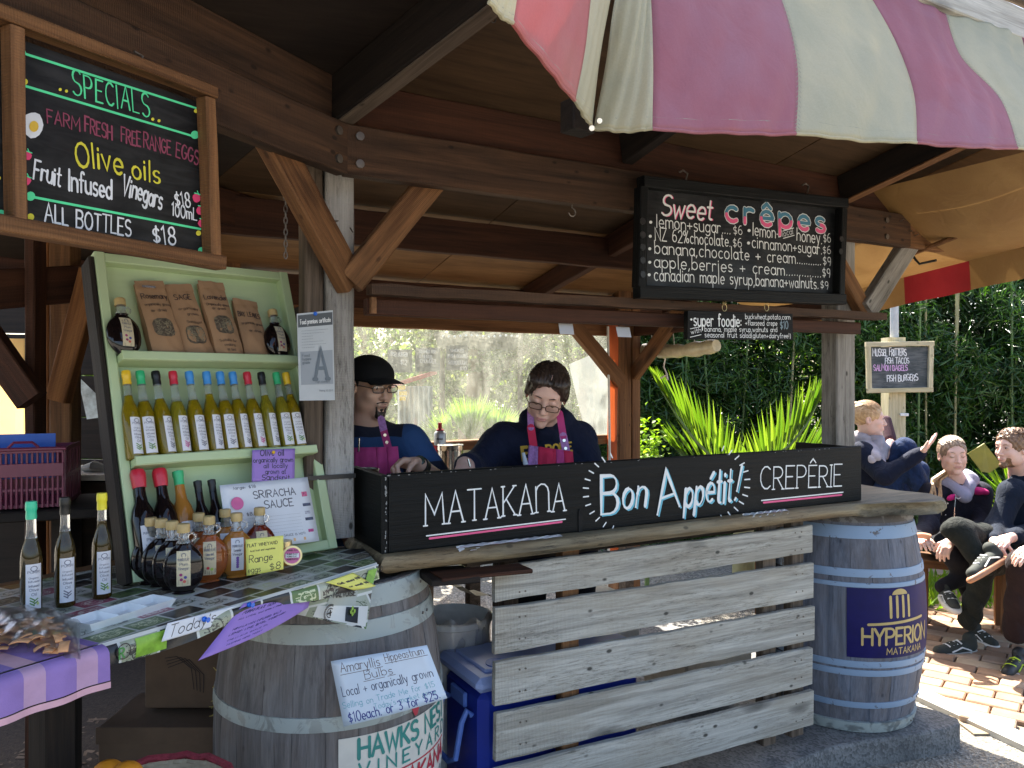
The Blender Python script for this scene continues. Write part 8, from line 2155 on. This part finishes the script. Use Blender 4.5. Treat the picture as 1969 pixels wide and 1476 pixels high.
for q in (-1,1): part_sdf('shoe', [Cap(V((hip.x+q*.10, hip.y+.04, SLZ+.045)), .045, V((hip.x+q*.10, hip.y-.14, SLZ+.035)), .034, .02)], .008, M_SHOE, m2, clip=lambda X,Y,Z: (SLZ-Z+0*X+0*Y).astype(np.float32))
hair_cap(m2, HW, H_BRN, .97, .076, extra=[Ell((0,-.115,.02), (.032,.028,.045), None, .02), Ell((-.040,.030,.082), (.040,.050,.026), None, .02), Ell((.040,.030,.082), (.040,.050,.026), None, .02), Cap((-.050,.060,.066), .012, (-.074,.022,.010), .008, .012), Cap((.046,.064,.066), .012, (.074,.022,.010), .008, .012), Cap((-.070,.030,.050), .014, (-.077,.006,-.004), .008, .012), Cap((.070,.030,.050), .014, (.077,.006,-.004), .008, .012), Cap((-.006,.085,.090), .0028, (-.010,-.06,.128), .0034, .004, 's')], nz=strands)
hair_strands(m2, HW, H_BRN, 220, lambda k, rj: ((.10*(1 if k % 2 else -1)+.10, rj.uniform(-.7,.62), 1.0), (1.0*(1 if k % 2 else -1), rj.uniform(-.5,.12), rj.uniform(-.35,.15))), .97)
lp_ = [hl(HW, -.008, .062-.02*k, .098+.0085*k-.0013*k*k) for k in range(6)]; b = MB(); ribbon(b, lp_, .0022, [(HW.to_3x3() @ V((0,.2,1))).normalized()]*6, lift=.002); b.build('parting', SK2, m2)
n0 = V((-.05,-1,.12)).normalized()
apron(m2, [P(1020,790,2.97), P(1021,822,2.915), P(1026,858,2.89)], [P(1076,795,2.96), P(1083,838,2.905), P(1092,884,2.875)], [P(1017,856,2.885), P(1101,868,2.87), P(1110,960,2.84), P(1010,960,2.84)], None, n0, 1)
for s_, u0, u1, v0, v1 in (('E', 1006, 1016, 884, 883), ('ROPE', 1052, 1100, 872, 866)):
    b = MB(); pp = (P(1050,870,2.905), n0); write_px('', s_, (u0,v0), (u1,v1), 24 if s_ == 'E' else 16, pp, None, None, mb=b, thick=.24, serif=True); b.build('hoodie_letters', mat('letters_yellow', (.60,.36,.03), rough=.7), m2)
b = MB(); b.tube([P(904,897,2.60), P(900,882,2.60)], .004, 8); b.build('skewer', M_TIN, m2)
b = MB(); b.tube([P(1011,893,2.86), P(1006,870,2.86)], [.010,.006], 8); b.build('piping_nozzle', M_PAPW, m2)

# ---- seated people at right
def shoe(par, heel, toe, up, m, sole, lace=None, s=1.0):
    heel, toe = V(heel), V(toe); d = (toe-heel).normalized(); L = (toe-heel).length; up = (V(up)-d*V(up).dot(d)).normalized(); sd = d.cross(up)
    M = frame(heel, d, sd, up)
    mkobj('shoe_upper', sdf_mesh('shoe_upper', [Cap((.035*s,0,.045*s), .034*s, (L*.55,0,.040*s), .034*s, .02), Cap((L*.5,0,.036*s), .034*s, (L*.86,0,.028*s), .031*s, .02), Cap((.03*s,0,.05*s), .036*s, (.035*s,0,.085*s), .036*s, .01)], .006, clip=lambda X,Y,Z: (.012-Z+0*X+0*Y).astype(np.float32)), m, par, M)
    mkobj('shoe_sole', sdf_mesh('shoe_sole', [Ell((L*.30,0,.008), (L*.38,.046*s,.034), None, .01), Ell((L*.64,0,.008), (L*.42,.050*s,.034), None, .02)], .006, clip=lambda X,Y,Z: np.maximum(-.008-Z, Z-.024).astype(np.float32)+0*X+0*Y), sole, par, M)
    if lace is not None:
        b = MB()
        for k in range(4): x = L*(.40+.09*k); b.tube([M @ V((x,-.026*s,.068*s-.004*k)), M @ V((x+.008,0,.082*s-.006*k)), M @ V((x,.026*s,.068*s-.004*k))], .0048, 5)
        [b.tube([M @ V((L*.20,q*.036*s,.030*s)), M @ V((L*.42,q*.037*s,.052*s)), M @ V((L*.66,q*.038*s,.030*s))], .0045, 5) for q in (-1,1)]; b.build('shoe_laces', lace, par)
M_SOLE = mat('sole_white', (.62,.60,.55), rough=.6); M_GUM = mat('sole_gum', (.36,.17,.09), rough=.6); M_LACE = mat('lace_white', (.72,.72,.70), rough=.8); M_SUEDE = mat('shoe_suede', (.03,.035,.03), rough=.85)
# woman with blond bun and grey scarf
p1 = thing('person', 'woman with blond hair in a bun and grey scarf, pointing with her arm', 'person', (2.4,5.3,0))
H1 = headframe(P(1671,806,5.2), (.93,-.36,-.04), (0,0,1)); nb_ = P(1664,846,5.25); hp_ = P(1668,985,5.3); sh1 = P(1658,872,5.13); sh2 = P(1692,872,5.42); el1 = P(1702,915,4.98); wr1 = P(1768,872,4.92)
part_sdf('body', head_prims(H1, .95) + [Cap(hl(H1,0,-.02,-.06), .046, nb_, .05, .02), Cap(nb_, .05, hp_, .12, .05), Cap(sh1, .04, el1, .036, .02), Cap(el1, .034, wr1, .024, .02)] + hand_prims(wr1, P(1785,856,4.9)-wr1, V((0,0,1)), 1, (.1,.15,.1), .95, .03, .2), .0055, SK3, p1)
face_bits(p1, H1, 1.0, H_BLD, M_LIP, 'open')
hair_cap(p1, H1, H_BLD, 1.0, .066, extra=[Ell((0,-.085,.085), (.036,.034,.032), None, .012), Ell((0,-.10,.02), (.03,.02,.04), None, .02)], nz=strands)
hair_strands(p1, H1, H_BLD, 200, lambda k, rj: ((rj.uniform(-1,1), rj.uniform(.30,.62), rj.uniform(.35,1)), (rj.uniform(-.35,.35), -.75, rj.uniform(.2,.9))), 1.0, .0022, 2)
M_NV2 = cloth('coat_navy', (.006,.010,.026), .15, 30, .7); M_SCF = mat('scarf_grey', (.36,.33,.36), rough=.9, var=.25, scale=14, bump=1, bscale=60); M_JN = cloth('jeans_blue', (.012,.028,.080), .3, 40, .8)
part_sdf('coat', [Cap(nb_-UP*.06, .08, hp_, .15, .05), Cap(sh1, .065, el1, .058, .04), Cap(el1, .057, wr1, .040, .03), Cap(sh1, .065, sh2, .065, .05)], .008, M_NV2, p1, noise=folds(.004, 22, 3))
part_sdf('scarf', [Ell(nb_+UP*.018, (.105,.105,.045), None, .02), Ell(nb_+V((.02,-.03,-.035)), (.125,.11,.045), None, .02), Cap(nb_+V((.05,-.07,-.02)), .045, P(1692,893,5.06), .040, .03), Cap(nb_+V((.03,-.075,-.05)), .04, P(1680,880,5.03), .035, .02), Cap(hl(H1,0,-.01,-.05), .052, nb_+UP*.0, .05, .006, 's')], .0055, M_SCF, p1, noise=folds(.0075, 48, 1))
kn = P(1738,862,5.08); ft = P(1786,975,5.0)
part_sdf('jeans', [Cap(hp_+V((0,-.1,-.05)), .10, kn, .066, .04), Cap(kn, .066, ft, .050, .03), Cap(hp_+V((0,.1,-.05)), .11, P(1762,905,5.35), .07, .04), Cap(P(1762,905,5.35), .068, P(1800,1010,5.35), .05, .03)], .008, M_JN, p1, noise=folds(.004, 26, 5))
part_sdf('knit_sleeve', [Cap(P(1704,808,5.36), .035, P(1712,842,5.28), .038, .02)], .007, mat('knit_brown', (.05,.02,.03), rough=.95, bump=1, bscale=150), p1)
part_sdf('hidden_hand', [Cap(P(1712,852,5.2), .03, P(1702,878,5.1), .024, .02)], .006, SK3, p1)
# feet of hers rest on the ground behind the barrel
shoe(p1, P(1795,1010,5.35)*1, P(1815,1035,5.1), (0,0,1), M_SUEDE, M_SOLE)
# woman in dark jacket with pink lining, facing us
p2 = thing('person', 'woman with ponytail in a dark jacket with pink lining, squinting at the camera', 'person', (2.85,5.0,0))
H2 = headframe(P(1832,876,4.92), (-.18,-.95,-.03), (-.04,0,1)); nb_ = P(1838,924,4.98); hp_ = V((2.90,5.08,.56)); s1, s2 = P(1788,950,4.98), P(1884,948,5.0)
e1, w1 = P(1786,1010,4.82), P(1762,1036,4.60); e2, w2 = P(1888,1012,4.86), P(1828,1040,4.55)
part_sdf('body', head_prims(H2, 1.0, .95) + [Cap(hl(H2,0,-.02,-.06), .046, nb_, .05, .02), Cap(nb_, .05, hp_, .12, .05), Cap(e1, .034, w1, .026, .02), Cap(e2, .034, w2, .026, .02), Cap(s1, .045, e1, .036, .02), Cap(s2, .045, e2, .036, .02), Cap(s1, .045, s2, .045, .02)]
   + hand_prims(w1, V((-.1,-.8,.1)), V((.3,0,-1)), 1, (.4,.6,.4), .95) + hand_prims(w2, V((-.75,-.5,-.5)), V((0,.2,-1)), -1, (.5,.6,.4), .95), .0055, SK3, p2)
face_bits(p2, H2, 1.0, H_ASH, M_LIP, 'down', .021)
hair_cap(p2, H2, H_ASH, 1.0, .074, extra=[Ell((0,-.11,.03), (.03,.03,.03), None, .02)], nz=strands)
hair_strands(p2, H2, H_ASH, 200, lambda k, rj: ((rj.uniform(-1,1), rj.uniform(.35,.70), rj.uniform(.45,1)), (rj.uniform(-.4,.4), -1, rj.uniform(.0,.5))), 1.0, .0022, 3)
b = MB()
for k in range(26):
    a = (k%13)/12; o_ = V((.022*math.sin(k*2.3), .020*math.cos(k*1.7), 0))
    b.tube([hl(H2,-.066,-.045,-.045)+o_, P(1800-3*a, 922, 4.97)+o_, P(1793+9*a, 950, 4.92)+o_, P(1790+14*a, 985+10*math.sin(k), 4.86)+o_], [.009,.010,.009,.002], 5)
b.build('ponytail', H_BLD, p2, smooth=True)
M_JK = cloth('jacket_charcoal', (.014,.014,.024), .15, 30, .5); M_PKL = cloth('lining_pink', (.50,.02,.16), .1, 30, .3); M_GRS = mat('hood_grey', (.32,.32,.42), rough=.9, var=.15, scale=12, bump=.8, bscale=60)
part_sdf('jacket', [Cap(nb_-UP*.08, .09, hp_+UP*.05, .150, .05), Cap(s1, .062, e1, .055, .04), Cap(e1, .054, e1.lerp(w1,.85), .038, .03), Cap(s2, .062, e2, .056, .04), Cap(e2, .054, e2.lerp(w2,.85), .038, .03), Cap(s1, .06, s2, .06, .05), Ell(nb_+UP*.01, (.06,.06,.05), None, .01, 's')], .008, M_JK, p2, noise=folds(.0035, 22, 6))
part_sdf('grey_hood', [Cap(nb_+V((-.07,-.01,-.005)), .040, nb_+V((-.01,-.095,-.085)), .034, .03), Cap(nb_+V((.085,-.01,.01)), .050, nb_+V((.01,-.095,-.085)), .034, .03), Cap(nb_+V((.085,.03,.02)), .050, nb_+V((.0,.07,.03)), .035, .02), Cap(nb_+V((-.07,.02,.02)), .03, nb_+V((.0,.07,.03)), .035, .02), Cap(hl(H2,0,-.01,-.05), .050, nb_-UP*.02, .05, .006, 's')], .0055, M_GRS, p2, noise=folds(.003, 50, 2))
part_sdf('pink_lining', [Ell(P(1876,943,4.93), (.080,.05,.026), Matrix.Rotation(R(8),4,'Y'), .01)], .006, M_PKL, p2, noise=folds(.003, 40, 2)); part_sdf('pink_lining', [Ell(P(1830,956,4.865), (.034,.02,.018), Matrix.Rotation(R(-25),4,'Y'), .01)], .006, M_PKL, p2)
b = MB(); q = P(1843,958,4.842); ribbon(b, [q+V((-.012,0,.004)), q+V((0,0,-.003)), q+V((.014,0,.005))], .004, [V((0,-1,0))]*3); b.build('jacket_mark', M_LACE, p2)
b = MB(); b.tube([P(1838,950,4.84), P(1836,975,4.83), P(1834,1010,4.84), P(1832,1040,4.86)], .0035, 5); b.build('zip', M_TIN, p2)
for u_, v_ in ((1822,968),(1818,990)):
    b = MB(); b.sphere(P(u_,v_,4.835), .006, 8); b.build('button', M_TIN, p2)
k1, k2 = V((2.66,4.62,.56)), V((2.92,4.62,.55))
M_LEG = cloth('leggings_black', (.010,.010,.014), .1, 30, .3)
a1, a2 = P(1858,1110,4.62), P(1812,1128,4.62)
a1 = V((2.86,4.75,.22)); a2 = P(1812,1128,4.66)
part_sdf('leggings', [Cap(hp_+V((-.08,0,0)), .095, k1, .065, .04), Cap(k1, .062, a1, .042, .02), Cap(hp_+V((.08,0,0)), .095, k2, .065, .04), Cap(k2, .062, a2, .042, .02)], .008, M_LEG, p2)
shoe(p2, a2+V((.02,.03,-.07)), a2+V((-.03,-.20,-.10)), (0,0,1), M_SUEDE, M_SOLE, M_LACE, .95); shoe(p2, a1+V((0,.04,-.20)), a1+V((.02,-.18,-.20)), (0,0,1), M_SUEDE, M_SOLE, M_LACE, .95)
b = MB(); c = P(1768,1034,4.50); b.grid(lambda x, y: c+V(((x-.5)*.12, -.02*y, .03*(y-.5)+.012*math.sin(3*x))), 6, 3); ob = b.build('folded_crepe', mat('crepe_orange', (.72,.36,.22), rough=.7)); sm = ob.modifiers.new('solid','SOLIDIFY'); sm.thickness = .014; tag(ob, 'folded crepe in orange paper held by the woman in the dark jacket', 'crepe')
# man in profile, legs crossed
p3 = thing('person', 'bearded man with curly brown hair in dark jacket, legs crossed, facing left', 'person', (3.15,4.8,0))
H3 = headframe(P(1946,862,4.72), (-.95,-.28,-.03), (0,0,1)); nb_ = P(1962,914,4.80); hp_ = V((3.22,4.86,.56)); s1 = P(1948,945,4.66); s2 = P(1985,940,4.98); e1 = P(1915,1015,4.60); w1 = P(1912,1042,4.40); e2 = P(1990,1020,4.70); w2 = P(1940,1035,4.40)
part_sdf('body', head_prims(H3, 1.03, 1.02) + [Cap(hl(H3,0,-.02,-.06), .052, nb_, .056, .02), Cap(nb_, .05, hp_, .12, .05), Cap(s1, .05, e1, .04, .02), Cap(e1, .036, w1, .027, .02), Cap(s2, .05, e2, .04, .02), Cap(e2, .036, w2, .027, .02)]
   + hand_prims(w1, V((-.15,-.6,-.5)), V((.5,0,-.6)), 1, (.5,.7,.5)) + hand_prims(w2, V((-.8,-.5,-.15)), V((0,.3,-1)), -1, (.4,.5,.4)), .0055, SK3, p3)
face_bits(p3, H3, 1.0, H_GING, M_LIP, 'open')
hair_cap(p3, H3, H_GING, 1.0, .066, nz=lambda X,Y,Z: (.004*np.sin(150*X+3)*np.sin(170*Y)*np.sin(160*Z)).astype(np.float32), thick=1.04)
hair_strands(p3, H3, H_GING, 260, lambda k, rj: (lambda a, z: ((math.cos(a), math.sin(a), z), (math.cos(a+rj.uniform(-.35,.35)), math.sin(a+rj.uniform(-.35,.35)), z+rj.uniform(-.35,.35))))(rj.uniform(2.6, 6.8) if rj.random() < .6 else rj.uniform(0,6.3), rj.uniform(.45,1.6)), 1.04, .0030, 4)
local_sdf('beard', [Ell((0,.020,-.035), (.0640,.0685,.0805), None, .01), Ell((0,.070,-.098), (.0265,.0225,.0205), None, .015), Ell((0,.10,-.058), (.026,.026,.014), None, .004, 's'), Ell((0,.07,.018), (.09,.085,.068), None, .006, 's'), Ell((0,-.05,-.04), (.1,.065,.12), None, .01, 's')], .0035, H_GING, p3, H3, noise=lambda X,Y,Z: (.0008*np.sin(400*X)*np.sin(380*Z)*np.sin(300*Y)).astype(np.float32))
part_sdf('jacket', [Cap(nb_-UP*.08, .085, hp_+UP*.05, .155, .05), Cap(s1, .066, e1, .058, .04), Cap(e1, .056, e1.lerp(w1,.8), .042, .03), Cap(s2, .066, e2, .058, .04), Cap(e2, .056, e2.lerp(w2,.8), .042, .03), Cap(s1, .064, s2, .064, .05), Cap(nb_+V((-.05,-.04,-.01)), .03, nb_+V((.03,-.06,.0)), .03, .02)], .008, cloth('jacket_ink_blue', (.006,.012,.026), .15, 30, .6), p3, noise=folds(.004, 24, 8))
kA = P(1838,1018,4.42); fA = P(1898,1090,4.30); kB = P(1895,1085,4.40); fB = P(1862,1195,4.52)
part_sdf('trousers', [Cap(hp_+V((-.02,-.08,0)), .10, kA, .068, .04), Cap(kA, .066, fA, .046, .03), Cap(hp_+V((.05,.05,-.02)), .10, kB, .068, .04), Cap(kB, .066, fB, .050, .02)], .008, cloth('trousers_grey_green', (.013,.016,.014), .2, 30, .9), p3, noise=folds(.006, 30, 4))
fB0 = V((fB.x+.03, fB.y+.02, .012)); shoe(p3, fB0+V((.02,.0,0)), fB0+V((-.26,-.06,0)), (0,0,1), M_SUEDE, M_SOLE, M_LACE, 1.05)
sd_ = P(1932,1078,4.26); shoe(p3, sd_, P(1868,1118,4.12), V((-.25,.45,.85)), M_SUEDE, M_GUM, M_LACE, 1.05)
# neighbour cut by the frame edge
p4 = thing('person', 'person in dark brown trousers and neon trimmed trainers, cut off by the right edge', 'person', (3.25,4.45,0))
kC = P(1968,1085,4.15); fC = P(1952,1215,4.28)
part_sdf('trousers', [Cap(V((3.45,4.6,.52)), .10, kC, .075, .04), Cap(kC, .072, fC, .062, .03)], .009, cloth('trousers_brown', (.018,.010,.011), .15, 30, .6), p4, noise=folds(.004, 24, 3))
wC = P(1990,1050,4.1)
part_sdf('body', [Cap(V((3.45,4.6,.6)), .13, V((3.45,4.65,1.0)), .15, .05), Cap(V((3.45,4.65,1.05)), .05, V((3.45,4.65,1.16)), .05, .04), Cap(V((3.35,4.5,1.0)), .05, P(2060,1020,4.3), .04, .03), Cap(P(2060,1020,4.3), .038, wC, .028, .02)] + head_prims(headframe((3.47,4.62,1.27), (-1,-.2,0)), 1.0) + hand_prims(wC, P(1930,1082,4.05)-wC, V((-.2,.2,-1)), 1, (.25,.3,.3)), .0065, SK3, p4)
hair_cap(p4, headframe((3.47,4.62,1.27), (-1,-.2,0)), H_BLK)
part_sdf('top', [Cap(V((3.45,4.6,.58)), .15, V((3.45,4.65,.98)), .17, .05), Cap(V((3.35,4.5,1.0)), .07, P(2060,1020,4.3), .06, .03)], .009, M_NV2, p4)
M_NEON = mat('neon_trim', (.55,.70,.04), rough=.5); fC0 = V((fC.x+.02, fC.y, .012)); shoe(p4, fC0+V((.04,.04,0)), fC0+V((-.17,-.15,0)), (0,0,1), M_SHOE, M_SOLE, M_NEON, 1.0)
